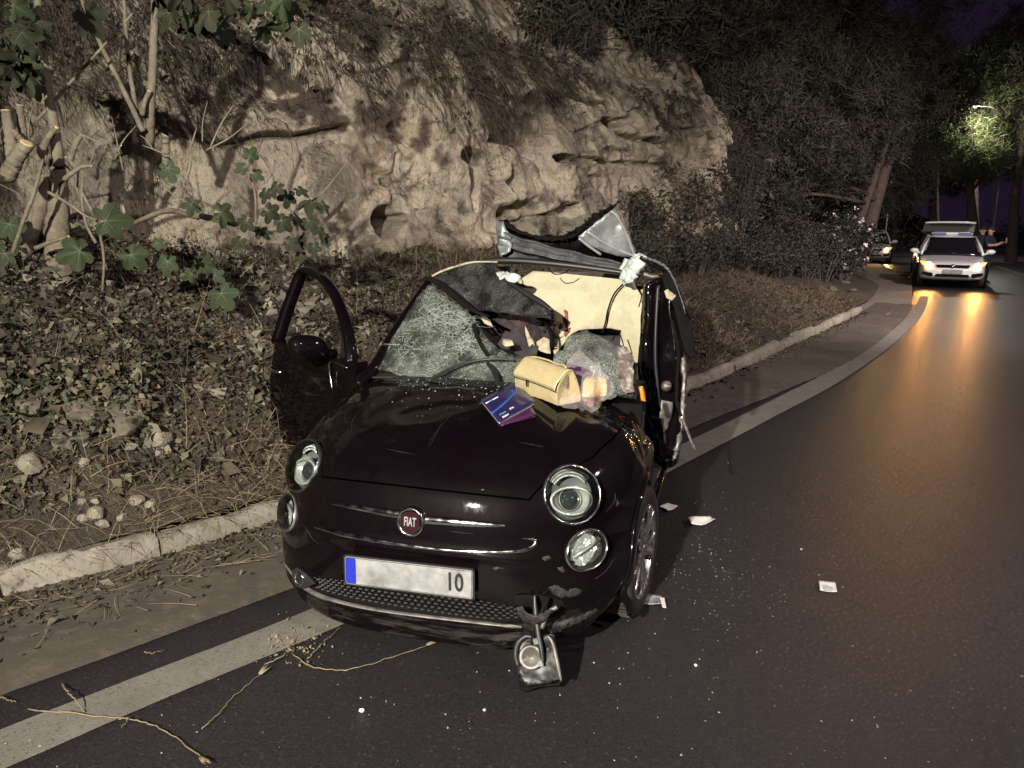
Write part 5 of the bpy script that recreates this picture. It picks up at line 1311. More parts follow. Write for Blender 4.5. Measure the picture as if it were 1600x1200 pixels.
# ---- papers and bits on the road
def flat(name, px, lab, cat, material=None, lift=.006, curl=.008, solid=.0012, lines=None, group=None):
    q = [at_z(u, v, .002) for u, v in px]; o_ = sum(q, Vector()) / 4
    P = []
    for c in np.linspace(0, 1, 8):
        P.append([tuple((q[0] * (1 - a) + q[1] * a) * (1 - c) + (q[3] * (1 - a) + q[2] * a) * c - o_ + Vector((0, 0, lift + curl * (math.sin(a * 4 + c * 3) + 1) * .5 + curl * abs(a - .5)))) for a in np.linspace(0, 1, 8)])
    b = MB(); b.grid(np.array(P)); o = b.build(name, material or M['paper'], None, solid=solid); o.location = o_
    return tag(o, lab, cat, group)
flat('paper_scrap', [(1029, 795), (1043, 788), (1059, 794), (1044, 801)], 'small white paper square lying on the road nearest the front wheel', 'paper')
flat('paper_packet', [(1073, 815), (1110, 811), (1117, 819), (1080, 825)], 'long creased white packet on the road beyond the paper square', 'packet', curl=.02)
card = flat('printed_card', [(1279, 910), (1305, 912), (1308, 928), (1281, 925)], 'white card with small grey print alone on the dark road', 'card', curl=.004)
q = [at_z(u, v, .016) - card.location for u, v in ((1284, 913.5), (1301, 915), (1303, 924), (1286, 922.5))]
for k, (c, a1) in enumerate(((.02, .55), (.25, .95), (.45, .9), (.7, .35), (.92, .8))):
    b = MB(); b.prism([q[0].lerp(q[3], c).lerp(q[1].lerp(q[2], c), a) + (q[3] - q[0]) * e for a, e in ((.05, 0), (a1, 0), (a1, .09), (.05, .09))], (0, 0, .0005)); b.build('print_line', M['print_grey'], card, smooth=False)
tape = flat('tape_strip', [(978, 930), (1034, 934), (1036, 949), (984, 944)], 'grey translucent plastic strip on the road by the front wheel', 'plastic strip', mat('tape_film', (.30, .29, .30), .25, coat=.6, var=[(30, (.16, .15, .16), .45, .65)]), curl=.01)
q = [at_z(u, v, .02) - tape.location for u, v in ((1031, 934), (1038, 935), (1041, 950), (1035, 949))]
b = MB(); b.prism(q, (0, 0, .002)); b.build('tape_end', M['paper'], tape, smooth=False)
hc = []
rgl = np.random.RandomState(31)
for _ in range(420):
    u, v = rgl.uniform(610, 985), 590 + abs(rgl.normal(0, 24)); p, n_ = on_car(u, v, .001)
    if p is not None: hc.append(cw(p))
M['crumb_glass'] = mat('crumb_glass', (.42, .48, .44), .1, coat=1)
# dry stalks
M['straw'] = mat('straw', (.23, .19, .105), .9, var=[(30, (.14, .11, .06), .45, .7)])
def stalk(pts, r, lab, head=False, z=.02, group=None):
    q = spline([at_z(u, v, .008 + z * (i % 2)) for i, (u, v) in enumerate(pts)], 30)
    o_ = q[0].copy(); jr = random.Random(int(pts[0][0])); q = [p - o_ + Vector((jr.uniform(-1, 1), jr.uniform(-1, 1), jr.uniform(0, 1))) * .004 for p in q]
    rt = tag(MB().tube(q, [r * .68 * (1 - .5 * k / 29) * (1 + .25 * (k % 9 == 4)) for k in range(30)], 6).build('dry_stalk', M['straw']), lab, 'stalk', group); rt.location = o_
    if head:
        d = (q[-1] - q[-3]).normalized(); b = MB(); rr = random.Random(len(pts))
        for k in range(9):
            s_ = Vector((rr.uniform(-1, 1), rr.uniform(-1, 1), rr.uniform(0, .6))) * .4
            b.tube([q[-1] - d * .012 + s_ * .01, q[-1] + (d + s_).normalized() * rr.uniform(.025, .05)], [.0035, .0006], 5)
        b.build('seed_head', M['straw'], rt)
    return rt
G_ = 'dry stalks fallen on the road'
stalk([(45, 1108), (130, 1117), (205, 1126), (235, 1132), (270, 1150), (318, 1187)], .0042, 'long dry stalk with a bristly head lying across the white edge line', True, .006, G_)
stalk([(97, 1070), (112, 1088), (132, 1113)], .0045, 'short thick dry stalk propped on the white edge line', False, .03, G_)
stalk([(186, 1124), (200, 1124), (190, 1137)], .003, 'small bent side sprig beside the long stalk', False, .006, G_)
stalk([(455, 1022), (490, 1043), (530, 1048), (570, 1041), (620, 1025), (672, 1008)], .0036, 'curved dry stalk under the front bumper of the wreck', True, .006, G_)
stalk([(316, 1140), (340, 1117), (370, 1085), (410, 1052)], .0030, 'straight thin dry stalk near the middle of the road edge', True, .006, G_)
stalk([(413, 1039), (445, 1023), (462, 995)], .0032, 'kinked dry stalk at the inner side of the edge line', False, .02, G_)
stalk([(480, 1030), (505, 1005), (533, 980)], .0030, 'dry stalk pointing up to the left bumper corner', False, .01, G_)
stalk([(225, 1019), (240, 1021), (258, 1015)], .003, 'little forked straw on the dark strip beside the edge line', False, .008, G_)
stalk([(0, 1090), (12, 1094), (24, 1098)], .0035, 'stub of straw at the edge of the dark strip', False, .008, G_)
# litter of husks, grit and glass crumbs: nobody could count them
rg = np.random.RandomState(11)
def crumbs(name, pts, size, material, seed=0):
    rr = np.random.RandomState(seed); b = MB()
    for p in pts:
        s_ = size * rr.uniform(.5, 1.5); r_ = rr.uniform(-1, 1, (4, 3)) * s_; r_[:, 2] = np.abs(r_[:, 2]) * .8; r_[3, 2] += s_ * .6
        b.add([tuple(np.array(p) + q_) for q_ in r_], [(0, 1, 2), (0, 1, 3), (1, 2, 3), (2, 0, 3)])
    return tag(b.build(name, material, smooth=False), kind='stuff')
crumbs('husk_litter', [at_z(rg.normal(462, 26), rg.normal(1012, 16), .006) for _ in range(120)], .008, M['straw'], 1)
pts = [at_z(u, v, .004) for u, v in zip(rg.uniform(0, 1600, 900), rg.uniform(560, 1200, 900)) if v > 1150 - u * .45 and v > 560]
crumbs('road_grit', pts[:330], .004, mat('grit', (.30, .28, .25), .8), 2)
crumbs('glass_crumbs', [at_z(rg.normal(1080, 60), rg.normal(870, 50), .004) for _ in range(420)] + [at_z(rg.normal(1120, 120), rg.normal(960, 70), .004) for _ in range(120)], .0035, M['crumb_glass'], 3)
crumbs('glass_crumbs', hc, .0032, M['crumb_glass'], 4)
for k, (u, v, r_, lab) in enumerate([(565, 1110, .011, 'white pebble alone on the dark road before the wreck'), (757, 1109, .007, 'tiny pale pebble on the road below the dangling lamp'), (1087, 1039, .008, 'small flat pale stone on the road well right of the dangling lamp'), (1252, 858, .006, 'tiny pale stone on the road above the printed card')]):
    b = MB(); p = at_z(u, v, r_ * .6); rr = np.random.RandomState(k); n0 = len(b.v)
    b.lathe([(.001, -r_ * .7), (r_ * .8, -r_ * .4), (r_, 0), (r_ * .7, r_ * .5), (.001, r_ * .7)], (0, 0, 0), (0, 0, 1), 9)
    b.v = [tuple(np.array(q) * rr.uniform(.8, 1.15)) for q in b.v]
    o = tag(b.build('pebble', M['print_white'] if k == 0 else M['paper']), lab, 'pebble'); o.location = p
# ================================================================ PLANTS ON THE BANK
rs = np.random.RandomState(5)
M['bark'] = mat('fig_bark', (.16, .135, .095), .9, var=[(9, (.10, .082, .055), .4, .65), (40, (.21, .18, .13), .5, .75)], bump=(50, .5, .01))
M['cut_wood'] = mat('cut_wood', (.52, .40, .21), .8, var=[(30, (.40, .29, .14), .45, .7)])
M['fig_leaf'] = mat('fig_leaf', (.030, .042, .016), .7, spec=.25, var=[(6, (.020, .031, .013), .4, .65), (25, (.046, .055, .023), .55, .75)], bump=(35, .4, .006))
M['leaf_vein'] = mat('leaf_vein', (.07, .085, .04), .7)
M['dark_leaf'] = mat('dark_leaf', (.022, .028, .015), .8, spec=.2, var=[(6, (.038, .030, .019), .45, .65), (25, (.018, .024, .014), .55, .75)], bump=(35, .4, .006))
M['litter_brown'] = mat('litter_brown', (.058, .043, .026), .9, var=[(3, (.034, .026, .017), .4, .6), (9, (.085, .064, .038), .5, .7)])
M['litter_pale'] = mat('litter_pale', (.135, .115, .075), .9, var=[(3, (.085, .072, .046), .4, .6), (40, (.20, .178, .12), .5, .7)])
M['ivy_olive'] = mat('ivy_olive', (.046, .050, .024), .75, var=[(3, (.030, .030, .017), .4, .6), (8, (.066, .070, .032), .55, .7)])
M['dry_grass'] = mat('dry_grass', (.27, .205, .125), .95, var=[(1.5, (.165, .125, .08), .4, .6), (12, (.34, .27, .17), .55, .7)])
M['dead_needles'] = mat('dead_needles', (.050, .038, .028), .95, var=[(2, (.030, .024, .018), .4, .6), (7, (.078, .058, .040), .5, .7)])
M['stem_brown'] = mat('stem_brown', (.075, .058, .04), .9)
M['bush_leaf'] = mat('bush_leaf', (.060, .062, .046), .8, var=[(1.5, (.042, .042, .034), .4, .6), (5, (.085, .085, .062), .5, .7)])
M['pine_needles'] = mat('pine_needles', (.050, .052, .034), .85, var=[(.5, (.034, .035, .026), .4, .6), (2, (.074, .076, .046), .5, .7)])
M['tree_bark'] = mat('tree_bark', (.12, .085, .068), .95, var=[(4, (.075, .055, .045), .4, .65), (16, (.16, .12, .1), .5, .7)], bump=(14, .8, .03))
M['oleander_leaf'] = mat('oleander_leaf', (.042, .05, .032), .6, var=[(3, (.03, .036, .024), .4, .6)])
M['petal'] = mat('petal', (.66, .56, .57), .7)

def scatter(name, P, Nn, size, mats, seed, ratio=.6, lay=.5, fold=.25, kind='stuff', parent=None, rnd=.6, tint=None):
    """many small folded leaves: P points, Nn normals"""
    r = np.random.RandomState(seed); n = len(P)
    a = r.randn(n, 3); a /= np.linalg.norm(a, axis=1, keepdims=True)
    nn = Nn + rnd * r.randn(n, 3); nn /= np.linalg.norm(nn, axis=1, keepdims=True)
    t = a - nn * (a * nn).sum(1, keepdims=True); t /= np.linalg.norm(t, axis=1, keepdims=True); b_ = np.cross(nn, t)
    L = (size * np.exp(r.normal(-.15, .42, n)))[:, None]; W = L * ratio
    p0, p1 = P - t * L * .5, P + t * L * .5
    q0, q1 = P + b_ * W * .5 + nn * L * fold, P - b_ * W * .5 + nn * L * fold
    V = np.stack([p0, q0, p1, q1], 1).reshape(-1, 3)
    F = np.arange(n)[:, None] * 4
    T = np.stack([np.concatenate([F, F + 1, F + 2], 1), np.concatenate([F, F + 2, F + 3], 1)], 1).reshape(-1, 3)
    me = bpy.data.meshes.new(name); me.vertices.add(len(V)); me.vertices.foreach_set('co', V.ravel().astype(np.float32))
    me.loops.add(T.size); me.loops.foreach_set('vertex_index', T.ravel().astype(np.int32)); me.polygons.add(len(T))
    me.polygons.foreach_set('loop_start', np.arange(0, T.size, 3, dtype=np.int32)); me.polygons.foreach_set('loop_total', np.full(len(T), 3, np.int32))
    for m in mats: me.materials.append(m)
    if len(mats) > 1: me.polygons.foreach_set('material_index', np.repeat(r.randint(0, len(mats), n), 2).astype(np.int32))
    me.update(calc_edges=True); o = link(name, me, parent)
    if kind: o['kind'] = kind
    return o
def blades(name, P, D, length, width, mats, seed, kind='stuff', bend=.5, parent=None, segs=3):
    """thin curved blades from points P along directions D"""
    r = np.random.RandomState(seed); n = len(P); L = (length * r.uniform(.4, 1.4, n))[:, None]
    D = D / np.linalg.norm(D, axis=1, keepdims=True); sd = np.cross(D, r.randn(n, 3)); sd /= np.linalg.norm(sd, axis=1, keepdims=True) + 1e-9
    dn = r.randn(n, 3) * .5 + np.array([0, 0, -bend]); V = []
    for k in range(segs + 1):
        t = k / segs; c = P + D * L * t + dn * L * t * t * .5; w = width * (1 - t * .85)
        V += [c - sd * w * .5, c + sd * w * .5]
    V = np.stack(V, 1); m = 2 * (segs + 1); F = np.arange(n)[:, None] * m
    Q = np.stack([np.concatenate([F + 2 * k, F + 2 * k + 1, F + 2 * k + 3, F + 2 * k + 2], 1) for k in range(segs)], 1).reshape(-1, 4); V = V.reshape(-1, 3)
    me = bpy.data.meshes.new(name); me.vertices.add(len(V)); me.vertices.foreach_set('co', V.ravel().astype(np.float32))
    me.loops.add(Q.size); me.loops.foreach_set('vertex_index', Q.ravel().astype(np.int32)); me.polygons.add(len(Q))
    me.polygons.foreach_set('loop_start', np.arange(0, Q.size, 4, dtype=np.int32)); me.polygons.foreach_set('loop_total', np.full(len(Q), 4, np.int32))
    for m_ in mats: me.materials.append(m_)
    if len(mats) > 1: me.polygons.foreach_set('material_index', np.repeat(r.randint(0, len(mats), n), segs).astype(np.int32))
    me.update(calc_edges=True); o = link(name, me, parent)
    if kind: o['kind'] = kind
    return o
def bank_arr(s, d, up=0):
    x, y, nx, ny = KP(s); return np.stack([x + nx * d, y + ny * d, bank_h(s, d) + up], -1)
def bank_n(s, d):
    e = .03; a = bank_arr(s + e, d) - bank_arr(s - e, d); b_ = bank_arr(s, d + e) - bank_arr(s, d - e); n = np.cross(a, b_); n /= np.linalg.norm(n, axis=1, keepdims=True); n[n[:, 2] < 0] *= -1; return n
def patchy(s, d, sc, seed): return fbm(np.stack([s * sc, d * sc, 0 * s], -1), 3, seed)
SN = S_NEAR
# leaf litter and dead ivy over the near bank
def take(n, s0, s1, d0_, d1, thr, sc, seed):
    s = rs.uniform(s0, s1, n); d = rs.uniform(d0_, d1, n); k = patchy(s, d, sc, seed) > thr + .25 * rs.randn(n) * .5
    return s[k], d[k]
s, d = take(60000, SN - .8, SN + 5.0, .3, 2.6, -.05, 1.6, 3); scatter('ground_ivy', bank_arr(s, d, .02) + rs.randn(len(s), 3) * .02, bank_n(s, d), .036, [M['ivy_olive'], M['litter_brown'], M['dead_needles'], M['litter_brown'], M['litter_pale']], 1, .7)
s, d = take(26000, SN - .8, SN + 5.5, .16, 2.5, .0, 2.2, 4); scatter('leaf_litter', bank_arr(s, d, .012), bank_n(s, d), .034, [M['litter_brown'], M['litter_pale'], M['litter_brown'], M['dead_needles']], 2, .6)
# mat of dry needles and stems lying on the near bank
s, d = take(15000, SN - .8, SN + 5.5, .16, 2.6, .0, 1.3, 6); D = bank_n(s, d) * .35 + rs.randn(len(s), 3) * .6 + np.array([.1, -.2, -.1]); blades('dry_needles', bank_arr(s, d, .01), D, .13, .004, [M['dead_needles'], M['dry_grass'], M['litter_brown']], 3, bend=.4)
# straw tufts along the kerb beside the wreck
s = np.concatenate([rs.normal(SN + 2.35, .42, 2600), rs.uniform(SN - .6, SN + 3.4, 1500)]); d = np.abs(rs.normal(.2, .18, len(s))) + .04
D = np.stack([rs.randn(len(s)) * .6 + .35, rs.randn(len(s)) * .6 - .5, np.abs(rs.randn(len(s))) * .7], -1); blades('straw_tufts', bank_arr(s, d, .0), D, .24, .0042, [M['dry_grass'], M['straw'], M['dry_grass']], 4, bend=.7)
# tall loose straws
s, d = take(420, SN - .5, SN + 4.5, .3, 2.3, -.1, 1, 8); D = np.stack([rs.randn(len(s)) * .5, rs.randn(len(s)) * .5 - .3, np.abs(rs.randn(len(s))) + .25], -1); blades('tall_straws', bank_arr(s, d), D, .42, .0042, [M['straw'], M['dry_grass']], 5, bend=.7, segs=5)
# brown dry grass on the far verge
s = rs.uniform(SN + 4.5, S_END + 1, 46000); d = rs.uniform(.15, 2.9, len(s)); k = patchy(s, d, 1.4, 9) > -.22 + .1 * rs.randn(len(s)); s, d = s[k], d[k]
D = np.stack([rs.randn(len(s)) * .6, rs.randn(len(s)) * .6 - .2, np.abs(rs.randn(len(s))) * .5 + .3], -1); blades('dry_grass', bank_arr(s, d, -.01), D, .13, .0075, [M['dry_grass'], M['dead_needles'], M['dry_grass'], M['litter_brown']], 6, bend=.5)
s = rs.uniform(SN + 4.5, S_END + .6, 9000); d = rs.uniform(.15, 2.6, len(s)); scatter('verge_litter', bank_arr(s, d, .015), bank_n(s, d), .05, [M['litter_brown'], M['litter_pale'], M['dead_needles']], 7, .5)
# debris swept along the foot of the kerb
s = rs.uniform(SN - .6, SN + 3.2, 1900); d = -np.abs(rs.normal(0, .22, len(s))) - .01; x, y, nx, ny = KP(s)
scatter('gutter_litter', np.stack([x + nx * d, y + ny * d, .028 + 0 * x], -1), np.tile([0, 0, 1.], (len(s), 1)), .028, [M['litter_brown'], M['litter_pale'], M['litter_brown']], 8, .45)
k = rs.rand(len(s)) < .22; blades('gutter_straws', np.stack([x + nx * d, y + ny * d, .03 + 0 * x], -1)[k], np.stack([rs.randn(k.sum()), rs.randn(k.sum()), .06 + 0 * x[k]], -1), .20, .003, [M['dry_grass'], M['straw']], 9, bend=.1)
s = rs.uniform(SN + 4.5, S_END, 900); d = -np.abs(rs.normal(0, .10, len(s))) - .01; x, y, nx, ny = KP(s)
scatter('gutter_litter', np.stack([x + nx * d, y + ny * d, .028 + 0 * x], -1), np.tile([0, 0, 1.], (len(s), 1)), .04, [M['litter_brown'], M['litter_pale']], 10, .45)

# ---- dead creeper hanging over the upper rock
flatR = np.stack([RX, RY, RZ], -1); Rn = np.cross(np.gradient(flatR, axis=0), np.gradient(flatR, axis=1)); Rn /= np.linalg.norm(Rn, axis=-1, keepdims=True)
Rn[(Rn * (np.array([0, 0, 2.]) - flatR)).sum(-1) < 0] *= -1
def on_rock(n, f, seed):
    r = np.random.RandomState(seed); i = r.randint(2, RX.shape[0] - 2, n); j = r.randint(2, 300, n); k = f(WS[i, j], WH[i, j], r) ; i, j = i[k], j[k]
    return flatR[i, j], Rn[i, j], WS[i, j], WH[i, j]
sA, sB, sC, sD = wall_sv(250, 60), wall_sv(700, 60), wall_sv(950, 60), wall_sv(330, 120)
def zone(s, h, r):
    top = np.interp(s, [sA[0] - 2, sA[0], wall_sv(400, 60)[0], wall_sv(520, 60)[0], wall_sv(640, 60)[0], sB[0], wall_sv(820, 60)[0], sC[0], W_S1], [2.75, 2.75, 3.0, 3.35, 3.2, 3.15, 3.45, 3.8, 4.0])
    pn = fbm(np.stack([s * 1.3, h * .8, 0 * s], -1), 3, 71)
    return h + pn * .75 + .22 * r.randn(len(s)) > top
P, Nn, s_, h_ = on_rock(60000, zone, 1)
blades('hanging_creeper', P + Nn * .02, Nn * .7 + np.array([0, 0, -.7]) + rs.randn(len(P), 3) * .35, .34, .009, [M['dead_needles'], M['dead_needles'], M['stem_brown']], 11, bend=1.0, segs=4)
k = rs.rand(len(P)) < .55; scatter('hanging_creeper_leaves', P[k] + Nn[k] * .06 + rs.randn(k.sum(), 3) * .04, Nn[k], .06, [M['dead_needles'], M['ivy_olive'], M['litter_brown'], M['dead_needles']], 12, .6)
# matted dry needles over the ledges behind the fig
def zone2(s, h, r):
    e = wall_sv(285, 200); w = wall_sv(0, 200)
    pn = fbm(np.stack([s * 1.1, h * 1.1, 0 * s + 5], -1), 3, 72)
    return (s < e[0] + .9) & (pn + .25 * r.randn(len(s)) > np.where((h > e[1] + .12), -.38, .06)) & (h > 1.2)
P, Nn, s_, h_ = on_rock(130000, zone2, 2)
blades('needle_mat', P + Nn * .012, Nn * .4 + np.array([0, 0, -.6]) + rs.randn(len(P), 3) * .4, .17, .0045, [M['dead_needles'], M['litter_brown'], M['dead_needles']], 13, bend=.9)
# weeds along the foot of the rock
s = rs.uniform(SN + 1.2, W_S1, 5000); d = rs.normal(2.1, .22, len(s)); D = np.stack([rs.randn(len(s)) * .5 + .2, rs.randn(len(s)) * .5 - .3, np.abs(rs.randn(len(s))) + .3], -1); blades('foot_weeds', bank_arr(s, d), D, .22, .005, [M['dead_needles'], M['dry_grass'], M['ivy_olive']], 14, bend=.7)

# little plants rooted in the cracks of the rock
def zone3(s, h, r):
    pn = fbm(np.stack([s * 2.4, h * 2.4, 0 * s + 9], -1), 3, 73)
    return (pn + .08 * r.randn(len(s)) > .36) & (h > 1.0)
P, Nn, s_, h_ = on_rock(70000, zone3, 3)
blades('crack_plants', P + Nn * .01, Nn * .8 + np.array([0, 0, -.25]) + rs.randn(len(P), 3) * .5, .13, .005, [M['dead_needles'], M['ivy_olive'], M['litter_brown']], 15, bend=.8)
s, d = take(900, SN - .8, SN + 5.0, .2, 2.5, -.1, 1, 18); scatter('big_dry_leaves', bank_arr(s, d, .03), bank_n(s, d), .085, [M['litter_pale'], M['litter_brown'], M['litter_brown']], 16, .7, fold=.35)
s, d = take(2600, SN - .8, SN + 5.0, .3, 2.5, -.1, .9, 19); D = bank_n(s, d) * .3 + rs.randn(len(s), 3) * .7; blades('dry_stems', bank_arr(s, d, .03), D, .34, .006, [M['stem_brown'], M['dead_needles']], 17, bend=.3, segs=4)
# ---- loose stones
def stone(px, r, lab, seed, mtl, flatn=.7, cat='stone', group=None, name='stone', nn=2):
    p, n = on_land(*px)
    if p is None: p = at_z(px[0], px[1], .05)
    rr = np.random.RandomState(seed)
    bm = bmesh.new(); bmesh.ops.create_icosphere(bm, subdivisions=3, radius=1)
    V = np.array([v.co for v in bm.verts]); q = V * 1.0
    for _ in range(7):
        a = rr.randn(3); a /= np.linalg.norm(a); c = .55 + .3 * rr.rand(); t = np.maximum(q @ a - c, 0); q = q - t[:, None] * a
    q = q * (1 + .12 * fbm(V * 2 + seed, 3, seed))[:, None] * np.array([1.15, .9, flatn]) * r
    for v, c in zip(bm.verts, q): v.co = c
    me = bpy.data.meshes.new(name); bm.to_mesh(me); bm.free(); me.polygons.foreach_set('use_smooth', [True] * len(me.polygons)); me.set_sharp_from_angle(angle=R(28)); me.materials.append(mtl)
    o = link(name, me); o.location = p + Vector((0, 0, r * flatn * (.35 if r < .12 else .02))); o.rotation_euler = (rr.uniform(-.2, .2), rr.uniform(-.2, .2), rr.uniform(0, 6)); return tag(o, lab, cat, group)
M['white_stone'] = mat('white_stone', (.33, .30, .225), .95, var=[(5, (.24, .215, .16), .4, .65), (20, (.15, .13, .09), .55, .70)], bump=(24, 1.0, .04))
M['grey_stone'] = mat('grey_stone', (.10, .088, .064), .95, var=[(4, (.14, .12, .085), .4, .65), (18, (.19, .17, .125), .52, .7), (11, (.055, .048, .034), .58, .68)], bump=(14, .8, .03))
stone((250, 690), .085, 'big cream stone lying on the bank left of the wreck', 1, M['white_stone'])
stone((50, 732), .085, 'broken white stone low on the bank at the far left', 2, M['white_stone'])
stone((185, 648), .19, 'large grey mossy boulder sunk in the bank above the cream stone', 3, M['grey_stone'], .75, 'boulder')
stone((115, 660), .17, 'pitted grey boulder between the mossy boulder and the left edge', 4, M['grey_stone'], .8, 'boulder')
stone((40, 645), .16, 'half buried grey boulder at the left edge under the ivy', 5, M['grey_stone'], .7, 'boulder')
stone((205, 700), .05, 'small flat pale stone just below left of the cream stone', 6, M['white_stone'], .5)
for k, (u, v, r_, lab) in enumerate([(130, 725, .035, 'egg sized white stone among the leaves right of the broken white stone'), (215, 785, .045, 'roundest pale stone above the left kerb'), (235, 789, .036, 'pale stone touching the roundest stone above the left kerb'), (148, 808, .055, 'pinkish flat stone just behind the left kerb'), (130, 812, .03, 'little stone left of the pinkish flat stone'),
        (160, 822, .035, 'little stone in front of the pinkish flat stone'), (30, 868, .04, 'crumbly pale stone behind the leftmost kerb stone'), (150, 785, .026, 'small pale stone higher up above the pinkish flat stone'), (127, 786, .026, 'smallest pale stone at the left of the row above the kerb'), (190, 810, .03, 'small yellowish stone right of the pinkish flat stone')]):
    stone((u, v), r_, lab, 20 + k, M['white_stone'], .75, group='pale stones along the left kerb')
for k, (u, v, r_, lab) in enumerate([(1320, 442, .16, 'grey stone at the edge of the pavement near the bushes'), (1352, 428, .13, 'dark stone on the pavement edge under the oleander'), (1300, 452, .12, 'low flat stone where the far verge ends'), (1332, 455, .10, 'smallest stone at the end of the far kerb')]):
    o = stone((u, v), r_, lab, 40 + k, M['grey_stone'], .6)
    if (o.location - EYE).length > 40: o.location = at_z(u, v, .06)

q_ = [on_land(rs.uniform(0, 235), rs.uniform(590, 690)) for _ in range(1500)]
q_ = [p for p, n in q_ if p is not None]
qs = np.array([tuple(p) for p in q_]); qn = np.tile([.3, -.6, .7], (len(qs), 1)); scatter('boulder_ivy', qs + qn * rs.uniform(.0, .16, (len(qs), 1)) + rs.randn(len(qs), 3) * .02, qn, .042, [M['ivy_olive'], M['litter_brown'], M['litter_pale'], M['ivy_olive']], 33, .75)
# a dense fringe of dark ivy shadowing the hollows of the bank
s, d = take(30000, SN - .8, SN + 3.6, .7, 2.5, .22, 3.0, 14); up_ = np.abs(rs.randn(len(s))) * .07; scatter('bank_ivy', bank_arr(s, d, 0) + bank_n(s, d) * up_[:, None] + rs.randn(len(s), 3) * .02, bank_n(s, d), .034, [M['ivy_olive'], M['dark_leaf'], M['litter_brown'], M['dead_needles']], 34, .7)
s, d = take(2600, SN - .8, SN + 3.0, .5, 2.3, .02, 1.5, 44); rr_ = np.random.RandomState(45); bm_ = MB()
for q in bank_arr(s, d, 0) + bank_n(s, d) * .015:
    z_ = rr_.gamma(2.2, .011); o4 = rr_.uniform(-1, 1, (6, 3)) * z_
    bm_.add(q + o4, [(0, 1, 2), (0, 2, 3), (0, 3, 4), (0, 4, 1), (5, 2, 1), (5, 3, 2), (5, 4, 3), (5, 1, 4)])
tag(bm_.build('rubble', mat('rubble', (.20, .178, .13), .95, var=[(6, (.10, .088, .062), .4, .65), (2, (.28, .25, .19), .55, .7)], coords='Position'), smooth=False), kind='stuff')
# ---- the fig
FIG = empty('fig_tree', at_dist(92, 430, 4.95), 0, 'pruned fig tree with grey stems and lobed green leaves on the bank', 'tree'); FO = FIG.location
def fp(u, v, dist): return at_dist(u, v, dist) - FO
def limb(name, pts, r, dist, mtl=None, n=26, sides=9, cut=None, lab=None):
    q = [fp(p[0], p[1], p[2] if len(p) > 2 else dist) for p in pts]; q = spline(q, n); rr = [float(x) for x in np.interp(np.linspace(0, 1, n), np.linspace(0, 1, len(r)), r)]
    jt = random.Random(int(pts[0][0] * 7 + pts[0][1])); q = [p + Vector((jt.uniform(-1, 1), jt.uniform(-1, 1), jt.uniform(-1, 1))) * rr[i] * .10 for i, p in enumerate(q)]
    b = MB(); b.tube(q, rr, sides); o = b.build(name, mtl or M['bark'], FIG); tag(o, lab)
    if cut:
        t = (q[-1] - q[-2]).normalized(); c = MB(); c.lathe([(.001, .003), (rr[-1] * .7, .0035), (rr[-1] * .97, .001), (rr[-1] * .97, -.004)], q[-1], t, 14); c.build('cut_end', M['cut_wood'], o)
    return o
limb('trunk', [(98, 470), (92, 400), (90, 340), (92, 290), (88, 250)], [.10, .085, .07, .055, .04], 4.95)
limb('trunk', [(30, 440), (40, 380), (60, 330), (78, 280)], [.05, .06, .05, .035], 4.9)
limb('branch', [(92, 260), (84, 195), (72, 120), (64, 60), (56, -20)], [.036, .030, .026, .024, .02], 4.9)
limb('branch', [(234, 225, 5.3), (236, 150, 5.2), (240, 80, 5.2), (243, -15, 5.15)], [.028, .027, .026, .023], 5.2)
limb('branch', [(216, 190), (206, 130), (199, 80), (193, -15)], [.016, .015, .013, .012], 5.25)
limb('branch', [(224, 205), (190, 135), (160, 75), (122, -15)], [.018, .016, .014, .012], 5.2)
limb('branch', [(58, 188), (100, 140), (150, 85), (208, 20)], [.010, .010, .008, .005], 5.0)
limb('branch', [(222, 180), (226, 160), (234, 142)], [.016, .015, .014], 5.15, cut=True)
limb('branch', [(260, 262), (259, 235), (258, 212)], [.025, .025, .024], 5.1, cut=True, lab='short upright sawn stub beside the rock ledge')
limb('branch', [(20, 260), (16, 215), (9, 172)], [.036, .032, .026], 4.6, cut=True)
limb('branch', [(38, 220), (34, 195), (31, 165)], [.022, .022, .02], 4.7, cut=True)
limb('branch', [(12, 275), (24, 250), (43, 224)], [.045, .042, .036], 4.45, cut=True, lab='thick sawn stub with a bright yellow cut face')
limb('branch', [(45, 235), (33, 218), (22, 206)], [.02, .018, .016], 4.6, cut=True)
limb('branch', [(60, 250), (75, 215), (89, 199)], [.025, .02, .014], 4.8, cut=True)
limb('branch', [(110, 250), (118, 225), (128, 210)], [.02, .018, .014], 4.9, cut=True)
limb('branch', [(100, 280), (125, 262), (143, 259)], [.016, .013, .010], 4.85, cut=True)
limb('branch', [(20, 395), (35, 350), (50, 310), (62, 270), (70, 230)], [.012, .012, .011, .010, .006], 4.6)
limb('branch', [(55, 388), (80, 378), (108, 370)], [.014, .012, .009], 4.7, cut=True)
limb('branch', [(150, 380), (135, 350), (128, 310), (130, 270)], [.010, .009, .008, .006], 4.75)
limb('branch', [(128, 300), (150, 345), (162, 400), (160, 455)], [.009, .009, .008, .006], 4.75)
limb('branch', [(75, 300), (110, 320), (130, 335), (150, 345)], [.010, .009, .008, .006], 4.7)
limb('branch', [(300, 335, 5.6), (350, 345, 5.5), (400, 358, 5.4), (448, 357, 5.35)], [.022, .022, .02, .017], 5.5, cut=True)
limb('branch', [(205, 350, 5.2), (260, 330, 5.4), (310, 340, 5.6)], [.014, .018, .02], 5.4)
limb('branch', [(448, 340, 5.5), (470, 325, 5.5), (505, 300, 5.5), (545, 250, 5.6)], [.010, .008, .006, .004], 5.5)
